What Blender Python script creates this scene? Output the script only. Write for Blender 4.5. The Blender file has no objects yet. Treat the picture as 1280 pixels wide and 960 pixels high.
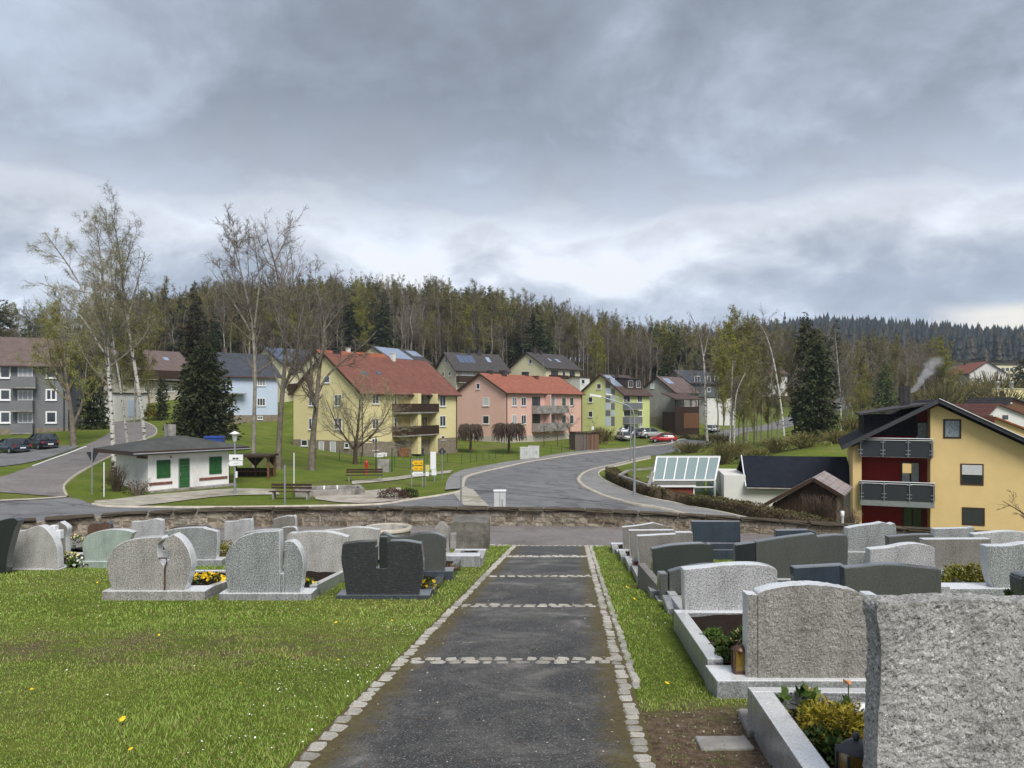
import bpy, bmesh, math, random
import numpy as np
from mathutils import Vector, Matrix
random.seed(7)
RNG = np.random.default_rng(11)
SC = bpy.context.scene
COL = SC.collection
F = 962.0                      # focal length in photo pixels (1280 wide), used to turn measurements into metres
CX, HY = 640.0, 505.0

# ------------------------------------------------------------------ camera
cam_d = bpy.data.cameras.new('camera')
cam_d.sensor_width = 36.0
cam_d.lens = 36.0 * F / 1280.0
cam_d.shift_y = 25.0 / 1280.0
cam_d.clip_start = 0.05
cam_d.clip_end = 6000
cam = bpy.data.objects.new('camera', cam_d)
COL.objects.link(cam)
cam.location = (0, 0, 0)
cam.rotation_euler = (math.radians(90), 0, 0)
SC.camera = cam

# ------------------------------------------------------------------ exposure
SC.view_settings.view_transform = 'Standard'
SC.view_settings.look = 'None'
SC.view_settings.exposure = 1.45
SC.view_settings.gamma = 1.0
SC.render.engine = 'CYCLES'
SC.cycles.max_bounces = 5
SC.cycles.diffuse_bounces = 2
SC.cycles.glossy_bounces = 2
SC.cycles.transparent_max_bounces = 8
SC.cycles.volume_bounces = 0
SC.cycles.volume_step_rate = 4

# ------------------------------------------------------------------ sun and sky
SUN_EL, SUN_AZ = math.radians(48), math.radians(158)    # azimuth from +Y clockwise: sun behind the cloud, behind and right of the camera
sd = bpy.data.lights.new('sun', 'SUN')
sd.energy = 1.5
sd.angle = math.radians(30)
sd.color = (1.0, 0.96, 0.90)
sun = bpy.data.objects.new('sun', sd)
COL.objects.link(sun)
sdir = Vector((math.sin(SUN_AZ) * math.cos(SUN_EL), math.cos(SUN_AZ) * math.cos(SUN_EL), math.sin(SUN_EL)))
sun.rotation_euler = sdir.to_track_quat('Z', 'Y').to_euler()
sun.location = sdir * 50

W = bpy.data.worlds.new('World')
SC.world = W
W.use_nodes = True
nt = W.node_tree
nt.nodes.clear()
def N(nt, t, **kw):
    n = nt.nodes.new(t)
    for k, v in kw.items():
        if k.startswith('i_'):
            n.inputs[k[2:].replace('_', ' ')].default_value = v
        else:
            setattr(n, k, v)
    return n
def mth(nt, op, a, b=None, c=None, clamp=False):
    n = nt.nodes.new('ShaderNodeMath'); n.operation = op; n.use_clamp = clamp
    for i, v in enumerate((a, b, c)):
        if v is None: continue
        if isinstance(v, (int, float)): n.inputs[i].default_value = v
        else: nt.links.new(v, n.inputs[i])
    return n.outputs[0]
def ramp(nt, fac, stops, interp='LINEAR'):
    r = nt.nodes.new('ShaderNodeValToRGB'); r.color_ramp.interpolation = interp
    e = r.color_ramp.elements
    while len(e) < len(stops): e.new(0.5)
    for k, (p, c) in enumerate(stops):
        e[k].position = p
        e[k].color = (c[0], c[1], c[2], 1) if not isinstance(c, (int, float)) else (c, c, c, 1)
    nt.links.new(fac, r.inputs[0])
    return r.outputs[0]
def mixc(nt, fac, a, b, blend='MIX'):
    m = nt.nodes.new('ShaderNodeMix'); m.data_type = 'RGBA'; m.blend_type = blend
    for s, v in ((m.inputs[0], fac), (m.inputs[6], a), (m.inputs[7], b)):
        if isinstance(v, (int, float)): s.default_value = v
        elif isinstance(v, tuple): s.default_value = (v[0], v[1], v[2], 1)
        else: nt.links.new(v, s)
    return m.outputs[2]
tc = N(nt, 'ShaderNodeTexCoord')
sep = N(nt, 'ShaderNodeSeparateXYZ')
nt.links.new(tc.outputs['Generated'], sep.inputs[0])
sx, sy, sz = sep.outputs
hz = mth(nt, 'MAXIMUM', sz, 0.0)
den = mth(nt, 'ADD', hz, 0.42)
cmb = N(nt, 'ShaderNodeCombineXYZ')
nt.links.new(mth(nt, 'DIVIDE', sx, den), cmb.inputs[0])
nt.links.new(mth(nt, 'DIVIDE', sy, den), cmb.inputs[1])
def cnoise(scale, detail, off, rough=0.55, dist=0.0):
    mp = N(nt, 'ShaderNodeMapping')
    mp.inputs['Location'].default_value = off
    nt.links.new(cmb.outputs[0], mp.inputs[0])
    n = N(nt, 'ShaderNodeTexNoise')
    n.inputs['Scale'].default_value = scale; n.inputs['Detail'].default_value = detail
    n.inputs['Roughness'].default_value = rough; n.inputs['Distortion'].default_value = dist
    nt.links.new(mp.outputs[0], n.inputs['Vector'])
    return n.outputs[0]
n1 = cnoise(1.35, 6, (2.3, 0.2, 0), 0.5, 0.2)
n2 = cnoise(3.4, 9, (7.7, 2.2, 4), 0.58, 0.35)
n3 = cnoise(9.0, 9, (1.7, 5.2, 2), 0.6, 0.3)
# heavy deck above about 15 degrees, a paler band below it, torn edges between
e1 = mth(nt, 'MULTIPLY_ADD', mth(nt, 'SUBTRACT', n1, 0.5), 0.34, sz)
e1 = mth(nt, 'MULTIPLY_ADD', mth(nt, 'SUBTRACT', n2, 0.5), 0.26, e1)
e1 = mth(nt, 'MULTIPLY_ADD', mth(nt, 'SUBTRACT', n3, 0.5), 0.06, e1)
deck = ramp(nt, e1, [(0.0, (0.44, 0.52, 0.66)), (0.10, (0.49, 0.56, 0.68)), (0.19, (0.68, 0.72, 0.79)), (0.24, (0.62, 0.66, 0.73)), (0.275, (0.40, 0.44, 0.51)),
                     (0.33, (0.285, 0.325, 0.39)), (0.46, (0.295, 0.338, 0.405)), (0.60, (0.34, 0.38, 0.45)), (1.0, (0.44, 0.47, 0.53))])
# paler rifts inside the deck
big = mth(nt, 'MULTIPLY_ADD', n1, 0.5, mth(nt, 'MULTIPLY', n2, 0.5))
rift = ramp(nt, big, [(0.32, 0.70), (0.43, 0.86), (0.50, 1.06), (0.56, 1.38), (0.64, 1.75)])
mott = ramp(nt, n3, [(0.3, 0.90), (0.7, 1.12)])
cloud = mixc(nt, 1.0, mixc(nt, 1.0, deck, rift, 'MULTIPLY'), mott, 'MULTIPLY')
cloud = mixc(nt, 1.0, cloud, (0.92, 0.94, 0.98), 'DARKEN')
# clear warm gap low on the right
g1 = N(nt, 'ShaderNodeMapRange', interpolation_type='SMOOTHSTEP'); nt.links.new(mth(nt, 'MULTIPLY_ADD', mth(nt, 'SUBTRACT', n2, 0.5), .35, sx), g1.inputs[0]); g1.inputs[1].default_value = .44; g1.inputs[2].default_value = .56
g2 = N(nt, 'ShaderNodeMapRange', interpolation_type='SMOOTHSTEP'); nt.links.new(mth(nt, 'MULTIPLY_ADD', mth(nt, 'SUBTRACT', n2, 0.5), .05, mth(nt, 'ABSOLUTE', mth(nt, 'SUBTRACT', sz, .088))), g2.inputs[0]); g2.inputs[1].default_value = .012; g2.inputs[2].default_value = .03; g2.inputs[3].default_value = 1; g2.inputs[4].default_value = 0
cloud = mixc(nt, mth(nt, 'MULTIPLY', g1.outputs[0], g2.outputs[0]), cloud, (0.98, 0.93, 0.84))
sky = N(nt, 'ShaderNodeTexSky', sky_type='NISHITA')
sky.sun_disc = False
sky.sun_elevation = SUN_EL; sky.sun_rotation = SUN_AZ
bgs = N(nt, 'ShaderNodeBackground'); nt.links.new(sky.outputs[0], bgs.inputs[0]); bgs.inputs[1].default_value = 0.05
bgc = N(nt, 'ShaderNodeBackground'); nt.links.new(cloud, bgc.inputs[0]); bgc.inputs[1].default_value = 0.40
ms = N(nt, 'ShaderNodeMixShader'); ms.inputs[0].default_value = 0.93
nt.links.new(bgs.outputs[0], ms.inputs[1]); nt.links.new(bgc.outputs[0], ms.inputs[2])
wo = N(nt, 'ShaderNodeOutputWorld'); nt.links.new(ms.outputs[0], wo.inputs[0])

# ------------------------------------------------------------------ object helpers
def tag(o, label=None, cat=None, group=None, kind=None):
    if label: o['label'] = label
    if cat: o['category'] = cat
    if group: o['group'] = group
    if kind: o['kind'] = kind
    return o
def thing(name, label, cat, loc=(0, 0, 0), rz=0.0, group=None):
    o = bpy.data.objects.new(name, None); COL.objects.link(o)
    o.location = loc; o.rotation_euler = (0, 0, rz); o.empty_display_size = 0.2
    return tag(o, label, cat, group)
def link(name, me, parent=None, loc=(0, 0, 0), rz=0.0):
    o = bpy.data.objects.new(name, me); COL.objects.link(o)
    o.location = loc; o.rotation_euler = (0, 0, rz)
    if parent is not None: o.parent = parent
    return o
def dup(root, loc, rz=0.0, scale=None, label=None):
    def cp(o, parent):
        c = o.copy(); COL.objects.link(c); c.parent = parent
        for ch in o.children: cp(ch, c)
        return c
    r = cp(root, None)
    r.location = loc; r.rotation_euler = (0, 0, rz)
    if scale is not None: r.scale = (scale,) * 3 if isinstance(scale, (int, float)) else scale
    if label: r['label'] = label
    return r
class MB:
    """collects shapes into one mesh; every face carries a material slot"""
    def __init__(s): s.v = []; s.f = []; s.m = []; s.sm = []
    def add(s, vs, fs, mi=0, smooth=False):
        b = len(s.v); s.v += [tuple(v) for v in vs]
        for f in fs:
            s.f.append(tuple(b + i for i in f)); s.m.append(mi); s.sm.append(smooth)
        return s
    def box(s, x0, x1, y0, y1, z0, z1, mi=0):
        vs = [(x, y, z) for z in (z0, z1) for y in (y0, y1) for x in (x0, x1)]
        return s.add(vs, [(0, 2, 3, 1), (4, 5, 7, 6), (0, 1, 5, 4), (2, 6, 7, 3), (0, 4, 6, 2), (1, 3, 7, 5)], mi)
    def bar(s, a, b, w, h=None, mi=0, up=(0, 0, 1)):
        a, b = Vector(a), Vector(b); h = h or w
        d = (b - a).normalized(); u = Vector(up)
        r = d.cross(u)
        if r.length < 1e-4: r = d.cross(Vector((0, 1, 0)))
        r.normalize(); u = r.cross(d)
        vs = [p + r * (i * w / 2) + u * (j * h / 2) for p in (a, b) for i, j in ((-1, -1), (1, -1), (1, 1), (-1, 1))]
        return s.add(vs, [(0, 1, 2, 3), (7, 6, 5, 4), (0, 4, 5, 1), (1, 5, 6, 2), (2, 6, 7, 3), (3, 7, 4, 0)], mi)
    def tube(s, pts, rad, n=8, mi=0, cap=True):
        pts = [Vector(p) for p in pts]
        if isinstance(rad, (int, float)): rad = [rad] * len(pts)
        vs = []
        for i, p in enumerate(pts):
            d = (pts[min(i + 1, len(pts) - 1)] - pts[max(i - 1, 0)]).normalized()
            r = d.cross(Vector((0, 0, 1)))
            if r.length < 1e-3: r = Vector((1, 0, 0))
            r.normalize(); u = r.cross(d)
            for k in range(n):
                a = 2 * math.pi * k / n
                vs.append(p + (r * math.cos(a) + u * math.sin(a)) * rad[i])
        fs = [(i * n + k, i * n + (k + 1) % n, (i + 1) * n + (k + 1) % n, (i + 1) * n + k) for i in range(len(pts) - 1) for k in range(n)]
        s.add(vs, fs, mi, True)
        if cap:
            b = (len(pts) - 1) * n
            s.add([vs[k] for k in range(n)], [tuple(range(n - 1, -1, -1))], mi)
            s.add([vs[b + k] for k in range(n)], [tuple(range(n))], mi)
        return s
    def lathe(s, prof, n=12, mi=0, c=(0, 0)):
        vs = [(c[0] + r * math.cos(2 * math.pi * k / n), c[1] + r * math.sin(2 * math.pi * k / n), z) for r, z in prof for k in range(n)]
        fs = [(i * n + k, i * n + (k + 1) % n, (i + 1) * n + (k + 1) % n, (i + 1) * n + k) for i in range(len(prof) - 1) for k in range(n)]
        return s.add(vs, fs, mi, True)
    def prism(s, poly, y0, y1, mi=0):
        """polygon in x,z extruded along y"""
        n = len(poly)
        vs = [(x, y0, z) for x, z in poly] + [(x, y1, z) for x, z in poly]
        fs = [tuple(range(n)), tuple(range(2 * n - 1, n - 1, -1))] + [(i, i + n, (i + 1) % n + n, (i + 1) % n) for i in range(n)]
        return s.add(vs, fs, mi)
    def slab(s, poly, z0, z1, mi=0):
        """polygon in x,y extruded along z"""
        n = len(poly)
        vs = [(x, y, z0) for x, y in poly] + [(x, y, z1) for x, y in poly]
        fs = [tuple(range(n - 1, -1, -1)), tuple(range(n, 2 * n))] + [(i, (i + 1) % n, (i + 1) % n + n, i + n) for i in range(n)]
        return s.add(vs, fs, mi)
    def mesh(s, name, mats, fix=True):
        me = bpy.data.meshes.new(name)
        me.from_pydata(s.v, [], s.f)
        for m in (mats if isinstance(mats, (list, tuple)) else [mats]): me.materials.append(m)
        me.polygons.foreach_set('material_index', s.m)
        me.polygons.foreach_set('use_smooth', s.sm)
        if fix:
            bm = bmesh.new(); bm.from_mesh(me)
            bmesh.ops.recalc_face_normals(bm, faces=bm.faces)
            bm.to_mesh(me); bm.free()
        me.update()
        return me
    def build(s, name, mats, parent=None, loc=(0, 0, 0), rz=0.0, bevel=0.0, seg=2, fix=True):
        o = link(name, s.mesh(name, mats, fix), parent, loc, rz)
        if bevel:
            b = o.modifiers.new('bevel', 'BEVEL'); b.width = bevel; b.segments = seg
            b.limit_method = 'ANGLE'; b.angle_limit = math.radians(35)
        return o
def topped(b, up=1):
    """give the level faces material slot 1 (polished, rain-wet tops, sky sheen put into their paler colour)"""
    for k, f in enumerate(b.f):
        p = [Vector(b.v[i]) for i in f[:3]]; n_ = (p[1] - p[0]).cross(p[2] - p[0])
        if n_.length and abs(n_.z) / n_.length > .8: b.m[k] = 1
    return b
def np_mesh(name, verts, faces, mats, mi=None, smooth=False, colors=None):
    """verts (n,3), faces (m,k) arrays -> mesh, fast"""
    me = bpy.data.meshes.new(name)
    fl = faces if isinstance(faces, list) else [faces]
    nl = sum(a.size for a in fl); nf = sum(len(a) for a in fl)
    me.vertices.add(len(verts)); me.vertices.foreach_set('co', np.asarray(verts, dtype=np.float32).ravel())
    me.loops.add(nl); me.polygons.add(nf)
    me.loops.foreach_set('vertex_index', np.concatenate([a.ravel() for a in fl]).astype(np.int32))
    tot = np.concatenate([np.full(len(a), a.shape[1]) for a in fl]).astype(np.int32)
    st = np.concatenate([[0], np.cumsum(tot)[:-1]]).astype(np.int32)
    me.polygons.foreach_set('loop_start', st)
    if mi is not None: me.polygons.foreach_set('material_index', np.asarray(mi, dtype=np.int32))
    if smooth: me.polygons.foreach_set('use_smooth', np.ones(nf, dtype=bool))
    for m in (mats if isinstance(mats, (list, tuple)) else [mats]): me.materials.append(m)
    if colors is not None:
        ca = me.color_attributes.new('tint', 'FLOAT_COLOR', 'POINT')
        ca.data.foreach_set('color', np.asarray(colors, dtype=np.float32).ravel())
    me.update(calc_edges=True)
    return me

# ------------------------------------------------------------------ materials
MATS = {}
def pbsdf(name, rough=0.8, spec=0.3, metal=0.0):
    m = bpy.data.materials.new(name); m.use_nodes = True
    t = m.node_tree; b = t.nodes['Principled BSDF']
    b.inputs['Roughness'].default_value = rough
    b.inputs['Specular IOR Level'].default_value = spec
    b.inputs['Metallic'].default_value = metal
    return m, t, b
def coords(t, kind='Object'):
    return N(t, 'ShaderNodeTexCoord').outputs[kind]
def noise(t, vec, scale, detail=3, rough=0.55, dist=0.0):
    n = N(t, 'ShaderNodeTexNoise')
    n.inputs['Scale'].default_value = scale; n.inputs['Detail'].default_value = detail
    n.inputs['Roughness'].default_value = rough; n.inputs['Distortion'].default_value = dist
    if vec is not None: t.links.new(vec, n.inputs['Vector'])
    return n.outputs[0]
def bump(t, b, h, dist=0.01, strength=0.5):
    bn = N(t, 'ShaderNodeBump'); bn.inputs['Strength'].default_value = strength; bn.inputs['Distance'].default_value = dist
    t.links.new(h, bn.inputs['Height']); t.links.new(bn.outputs[0], b.inputs['Normal'])
def rnd(t):
    return N(t, 'ShaderNodeObjectInfo').outputs['Random']
def plain(name, c, var=0.12, scale=3.0, rough=0.75, spec=0.3, metal=0.0, bscale=0, bdist=0.005, objvar=0.0, grime=None):
    """one colour with soft wear: large and fine noise, optional relief and per-object shift"""
    if name in MATS: return MATS[name]
    m, t, b = pbsdf(name, rough, spec, metal)
    v = coords(t)
    a = noise(t, v, scale, 5, 0.65)
    lo = tuple(x * (1 - var) for x in c); hi = tuple(min(x * (1 + var), 1) for x in c)
    col = ramp(t, a, [(0.3, lo), (0.7, hi)])
    if grime:
        g = noise(t, v, scale * 0.35, 6, 0.7, 0.4)
        col = mixc(t, ramp(t, g, [(0.5, 0.0), (0.72, 0.75)]), col, grime)
    if objvar:
        k = mth(t, 'MULTIPLY_ADD', rnd(t), 2 * objvar, 1 - objvar)
        col = mixc(t, 1.0, col, k, 'MULTIPLY')
    t.links.new(col, b.inputs['Base Color'])
    if bscale:
        bump(t, b, noise(t, v, bscale, 4, 0.6), bdist, 0.8)
    MATS[name] = m
    return m
def granite(name, dark, mid, light, scale=55.0, rough=0.6, spec=0.4, bdist=0.0, stain=0.25, streak=False, contrast=0.08, bsc=None):
    if name in MATS: return MATS[name]
    m, t, b = pbsdf(name, rough, spec)
    v = coords(t)
    if streak:
        mp = N(t, 'ShaderNodeMapping'); mp.inputs['Rotation'].default_value = (0, math.radians(30), 0); mp.inputs['Scale'].default_value = (0.28, 1, 1.5)
        t.links.new(v, mp.inputs[0]); v2 = mp.outputs[0]
    else: v2 = v
    a = mth(t, 'MULTIPLY_ADD', noise(t, v2, scale * 1.9, 2, 0.7), .55, mth(t, 'MULTIPLY', noise(t, v2, scale * .8, 3, 0.75), .45))
    contrast *= .72
    col = ramp(t, a, [(0.5 - contrast * 1.1, dark), (0.5 - contrast * 0.35, mid), (0.5 + contrast * 0.45, mid), (0.5 + contrast * 1.1, light)])
    s = noise(t, v, 2.6, 6, 0.7, 0.3)
    col = mixc(t, 1.0, col, ramp(t, s, [(0.3, 1 - stain), (0.55, 1.0), (0.75, 1 - stain * 0.4)]), 'MULTIPLY')
    mp2 = N(t, 'ShaderNodeMapping'); mp2.inputs['Scale'].default_value = (9, 9, .7); t.links.new(v, mp2.inputs[0])
    st = noise(t, mp2.outputs[0], 1.0, 4, .65)
    col = mixc(t, 1.0, col, ramp(t, st, [(.32, 1 - stain * .8), (.52, 1.0), (.72, 1 + stain * .25)]), 'MULTIPLY')
    t.links.new(col, b.inputs['Base Color'])
    if bdist: bump(t, b, noise(t, v2, bsc or scale * 0.6, 4, 0.7), bdist, 0.9)
    MATS[name] = m
    return m

M = {}
M['granite_cream'] = granite('granite_cream', (.16, .153, .138), (.37, .36, .335), (.52, .51, .48), 60, bdist=.003)
M['granite_beige'] = granite('granite_beige', (.085, .08, .07), (.30, .288, .265), (.47, .455, .425), 60, bdist=.004)
M['granite_white'] = granite('granite_white', (.10, .10, .105), (.34, .345, .35), (.56, .56, .57), 62, bdist=.003)
M['granite_grey'] = granite('granite_grey', (.045, .048, .052), (.22, .235, .235), (.46, .48, .48), 62, bdist=.003)
M['granite_green'] = granite('granite_green', (.15, .19, .165), (.29, .35, .31), (.40, .46, .42), 70, bdist=.002)
M['granite_taupe'] = granite('granite_taupe', (.085, .08, .07), (.175, .165, .148), (.27, .255, .235), 55, bdist=.003)
M['granite_blue'] = granite('granite_blue', (.02, .028, .04), (.035, .048, .066), (.055, .072, .095), 60, .35, .5)
M['granite_black'] = granite('granite_black', (.012, .014, .015), (.02, .024, .025), (.035, .04, .042), 60, .3, .5, stain=.1)
M['granite_slate'] = granite('granite_slate', (.045, .048, .043), (.065, .07, .063), (.09, .095, .088), 50, .55, .4, stain=.12)
M['granite_darkgreen'] = granite('granite_darkgreen', (.02, .026, .022), (.03, .038, .032), (.045, .055, .048), 50, .45, .45, stain=.1)
M['granite_brown'] = granite('granite_brown', (.055, .03, .02), (.10, .058, .04), (.15, .09, .06), 50, .5)
M['granite_streak'] = granite('granite_streak', (.012, .015, .017), (.026, .029, .031), (.075, .08, .083), 48, .5, .4, bdist=.003, stain=.1, streak=True, contrast=.13)
M['granite_rough'] = granite('granite_rough', (.05, .05, .048), (.34, .335, .32), (.66, .65, .63), 60, .8, .2, bdist=.016, stain=.3, contrast=.15, bsc=34)
M['granite_hewn'] = granite('granite_hewn', (.06, .056, .05), (.27, .257, .235), (.50, .48, .445), 80, .8, .2, bdist=.012, stain=.3, contrast=.13, bsc=60)
M['granite_kerb'] = granite('granite_kerb', (.12, .125, .13), (.26, .27, .275), (.42, .43, .44), 70, .28, .6, stain=.3)
M['polished_sky_sheen'] = granite('polished_sky_sheen', (.48, .49, .50), (.62, .63, .64), (.72, .73, .74), 70, .16, 1.0, stain=.12)  # smooth granite, its sky reflection painted in as a pale base colour
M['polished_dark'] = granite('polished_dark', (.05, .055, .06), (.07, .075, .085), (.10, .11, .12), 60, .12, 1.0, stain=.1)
M['granite_kerb_dark'] = granite('granite_kerb_dark', (.03, .036, .045), (.05, .06, .072), (.08, .09, .105), 60, .25, .5, stain=.1)
M['soil'] = plain('soil', (.020, .013, .009), .5, 25, .95, .1, bscale=40, bdist=.02)
M['white_plaster'] = plain('white_plaster', (.74, .73, .71), .06, 1.5, .9, .15, bscale=40, bdist=.004, grime=(.56, .55, .51))
M['frame_white'] = plain('frame_white', (.72, .73, .74), .05, 2, .4, .4)
M['metal_grey'] = plain('metal_grey', (.30, .32, .33), .12, 4, .45, .5, metal=.5)
M['metal_dark'] = plain('metal_dark', (.045, .045, .05), .2, 4, .5, .4)
M['wood_dark'] = plain('wood_dark', (.045, .024, .014), .35, 6, .7, .3, bscale=30, bdist=.004, objvar=.25)
M['wood_grey'] = plain('wood_grey', (.12, .10, .085), .35, 6, .8, .2, bscale=30, bdist=.004, objvar=.3)
M['wood_brown'] = plain('wood_brown', (.16, .075, .035), .3, 5, .7, .25, bscale=30, bdist=.004, objvar=.25)
M['concrete'] = plain('concrete', (.27, .255, .235), .3, 3, .9, .15, bscale=22, bdist=.012, grime=(.055, .05, .035))
M['concrete_dark'] = plain('concrete_dark', (.15, .14, .125), .35, 5, .9, .15, bscale=22, bdist=.012, grime=(.05, .045, .03))
def glass_mat(name, c, rough=.06, spec=.9):
    m, t, b = pbsdf(name, rough, spec)
    v = coords(t)
    col = mixc(t, noise(t, v, .8, 2), tuple(x * .5 for x in c), c)
    k = mth(t, 'MULTIPLY_ADD', rnd(t), 1.0, .5)
    t.links.new(mixc(t, 1.0, col, k, 'MULTIPLY'), b.inputs['Base Color'])
    return m
M['pane'] = glass_mat('pane', (.05, .058, .065))
M['pane_curtain'] = plain('pane_curtain', (.33, .34, .34), .25, 5, .12, .8, objvar=.5)
M['pane_blind'] = plain('pane_blind', (.50, .51, .51), .08, 5, .5, .4)
# ------------------------------------------------------------------ land form, measured from the photograph
_wp = [(-400, 668, 22.0), (-60, 656, 23.5), (0, 652, 24.0), (130, 643, 25.5), (270, 636, 26.5), (420, 635, 26.5), (600, 635, 26.3), (740, 637, 26.2),
       (900, 646, 25.8), (1060, 656, 25.3), (1280, 668, 24.8), (1450, 680, 24.5), (1700, 695, 24.0)]
WX = np.array([(p - CX) * y / F for p, q, y in _wp]); WY = np.array([y for p, q, y in _wp]); WT = np.array([-(q - HY) * y / F for p, q, y in _wp])
def wall_y(x): return np.interp(x, WX, WY)
def wall_top(x): return np.interp(x, WX, WT)
def wall_base(x): return wall_top(x) - np.interp(x, [-14, 0, 8, 14], [.68, .62, .52, .5])
_cp = [  # px, Z, Y
    (-300, -4.9, 28), (0, -4.9, 28), (400, -5.0, 28), (700, -5.1, 28), (1000, -5.9, 28), (1280, -6.6, 28), (1600, -7, 28),
    (0, -5.3, 38), (-250, -5.1, 38), (-600, -4.9, 30), (143, -5.4, 48), (300, -5.55, 50), (450, -5.6, 48), (600, -5.55, 42), (700, -6.25, 64), (640, -6.8, 90),
    (530, -6.6, 84), (470, -6.3, 92), (370, -5.2, 96), (349, -5.2, 60), (390, -5.4, 63), (444, -6.0, 78),
    (570, -6.7, 108), (634, -6.0, 119), (726, -5.75, 137), (571, -5.4, 128), (735, -4.3, 147), (815, -5.0, 145), (825, -5.6, 132),
    (790, -6.9, 118), (850, -6.7, 138), (885, -6.5, 150), (985, -5.0, 172), (1035, -1.8, 195), (1058, 1.8, 215), (1075, 2.0, 235),
    (85, -3.2, 92), (0, -3.7, 88), (30, -4.7, 79), (-150, -4.0, 85), (60, -4.9, 50), (100, -4.8, 62), (150, -4.35, 75), (190, -3.2, 98), (150, -2.4, 125),
    (262, -3.6, 84), (300, -3.1, 112), (300, -5.4, 58), (180, 1.0, 150), (440, -1.0, 130), (450, 2.0, 150), (600, -.2, 165), (690, .6, 172), (500, -3.6, 125),
    (840, -3.6, 158), (800, -3.8, 165), (885, -3.5, 175), (760, 1.0, 185),
    (300, 11, 200), (150, 9, 215), (0, 6, 200), (-200, 6, 200), (450, 13, 215), (600, 10.5, 210), (750, 8.5, 210), (880, 4.5, 215), (960, 3.0, 205), (700, 5, 190),
    (200, 16, 245), (300, 20, 250), (450, 23, 260), (600, 19.5, 260), (700, 15, 260), (850, 10.5, 265), (950, 9.5, 270), (450, 24, 320), (700, 17, 340), (900, 13, 340), (200, 18, 340),
    (900, -6.6, 90), (950, -5.6, 80), (1050, -4.4, 76), (1018, -4.4, 86), (1100, -4.0, 100), (940, -6.3, 43), (850, -6.9, 54), (905, -7.6, 54), (960, -7.8, 53), (770, -6.15, 57), (1010, -8.0, 50), (800, -6.2, 49), (1075, -8.7, 47), (1280, -8.8, 47), (1180, -8.9, 62),
    (1500, -9, 45), (1300, -9, 70), (1000, -7.0, 62), (1150, -5, 130), (1280, -8, 110), (1500, -9, 110), (1200, -2, 180), (1280, -4, 180), (1130, 1, 180), (1280, 2, 260), (1190, 5.5, 290), (1280, 9, 340),
    (1100, 9, 300), (1050, 8, 280), (1500, 5, 300), (1030, 25, 430), (1200, 22, 450), (1400, 18, 450), (900, 20, 430), (1040, 60, 700), (1200, 50, 700), (1450, 45, 700), (850, 40, 700), (600, 25, 600), (300, 22, 600), (0, 20, 500),
    (700, 40, 900), (1035, 84, 900), (1120, 76, 900), (1200, 62, 900), (1290, 56, 900), (1500, 50, 900), (900, 66, 900), (400, 20, 1000), (0, 15, 1000), (1035, 70, 1400), (1290, 50, 1400), (600, 20, 1500), (0, 10, 1600), (1500, 40, 1500)]
CP = np.array([((p - CX) * y / F, y, z) for p, z, y in _cp])
def _ker(d): return np.sqrt(d * d + 36.0)
_D = np.sqrt(((CP[:, None, :2] - CP[None, :, :2]) ** 2).sum(-1))
_A = _ker(_D) - 0.25 * np.eye(len(CP))
_P = np.c_[np.ones(len(CP)), CP[:, :2] / 100]
_S = np.block([[_A, _P], [_P.T, np.zeros((3, 3))]])
_w = np.linalg.solve(_S, np.r_[CP[:, 2], 0, 0, 0])
def rbf(x, y):
    x = np.asarray(x, float); y = np.asarray(y, float)
    sh = x.shape; q = np.c_[x.ravel(), y.ravel()]
    out = np.empty(len(q))
    for i in range(0, len(q), 20000):
        b = q[i:i + 20000]
        d = np.sqrt(((b[:, None, :] - CP[None, :, :2]) ** 2).sum(-1))
        out[i:i + 20000] = _ker(d) @ _w[:len(CP)] + _w[len(CP)] + b[:, 0] / 100 * _w[-2] + b[:, 1] / 100 * _w[-1]
    return out.reshape(sh)
def sm(a, b, x):
    t = np.clip((x - a) / (b - a), 0, 1); return t * t * (3 - 2 * t)
def H(x, y):
    x = np.asarray(x, float); y = np.asarray(y, float)
    s = y - wall_y(x)
    plane = -1.6 - 0.109 * y
    zb = wall_base(x)
    a = sm(-5.2, -3.9, s)
    near = plane * (1 - a) + zb * a
    c = np.clip((s - 0.05) / 0.3, 0, 1)
    return near * (1 - c) + rbf(x, np.maximum(y, 26)) * c
def Hs(x, y): return float(H(np.array([x]), np.array([y]))[0])
_YS = np.concatenate([np.arange(27, 60, .5), np.arange(60, 200, 1.0), np.arange(200, 1000, 3.0)])
def G(px, py, near=False):
    """world point of the ground seen at a photo pixel (ray marched on the land form)"""
    ys = np.arange(1.5, 26.5, .1) if near else _YS
    xs = (px - CX) / F * ys; zr = -(py - HY) / F * ys
    h = H(xs, ys) - zr
    k = np.argmax(h > 0)
    if not (h > 0).any(): k = len(ys) - 1
    if k == 0: y = ys[0]
    else: y = ys[k - 1] + (ys[k] - ys[k - 1]) * (-h[k - 1]) / (h[k] - h[k - 1])
    x = (px - CX) / F * y
    return Vector((x, y, Hs(x, y)))
def at(px, py, y): return Vector(((px - CX) / F * y, y, -(py - HY) / F * y))
def on(px, y):
    x = (px - CX) / F * y
    return Vector((x, y, Hs(x, y)))

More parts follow.
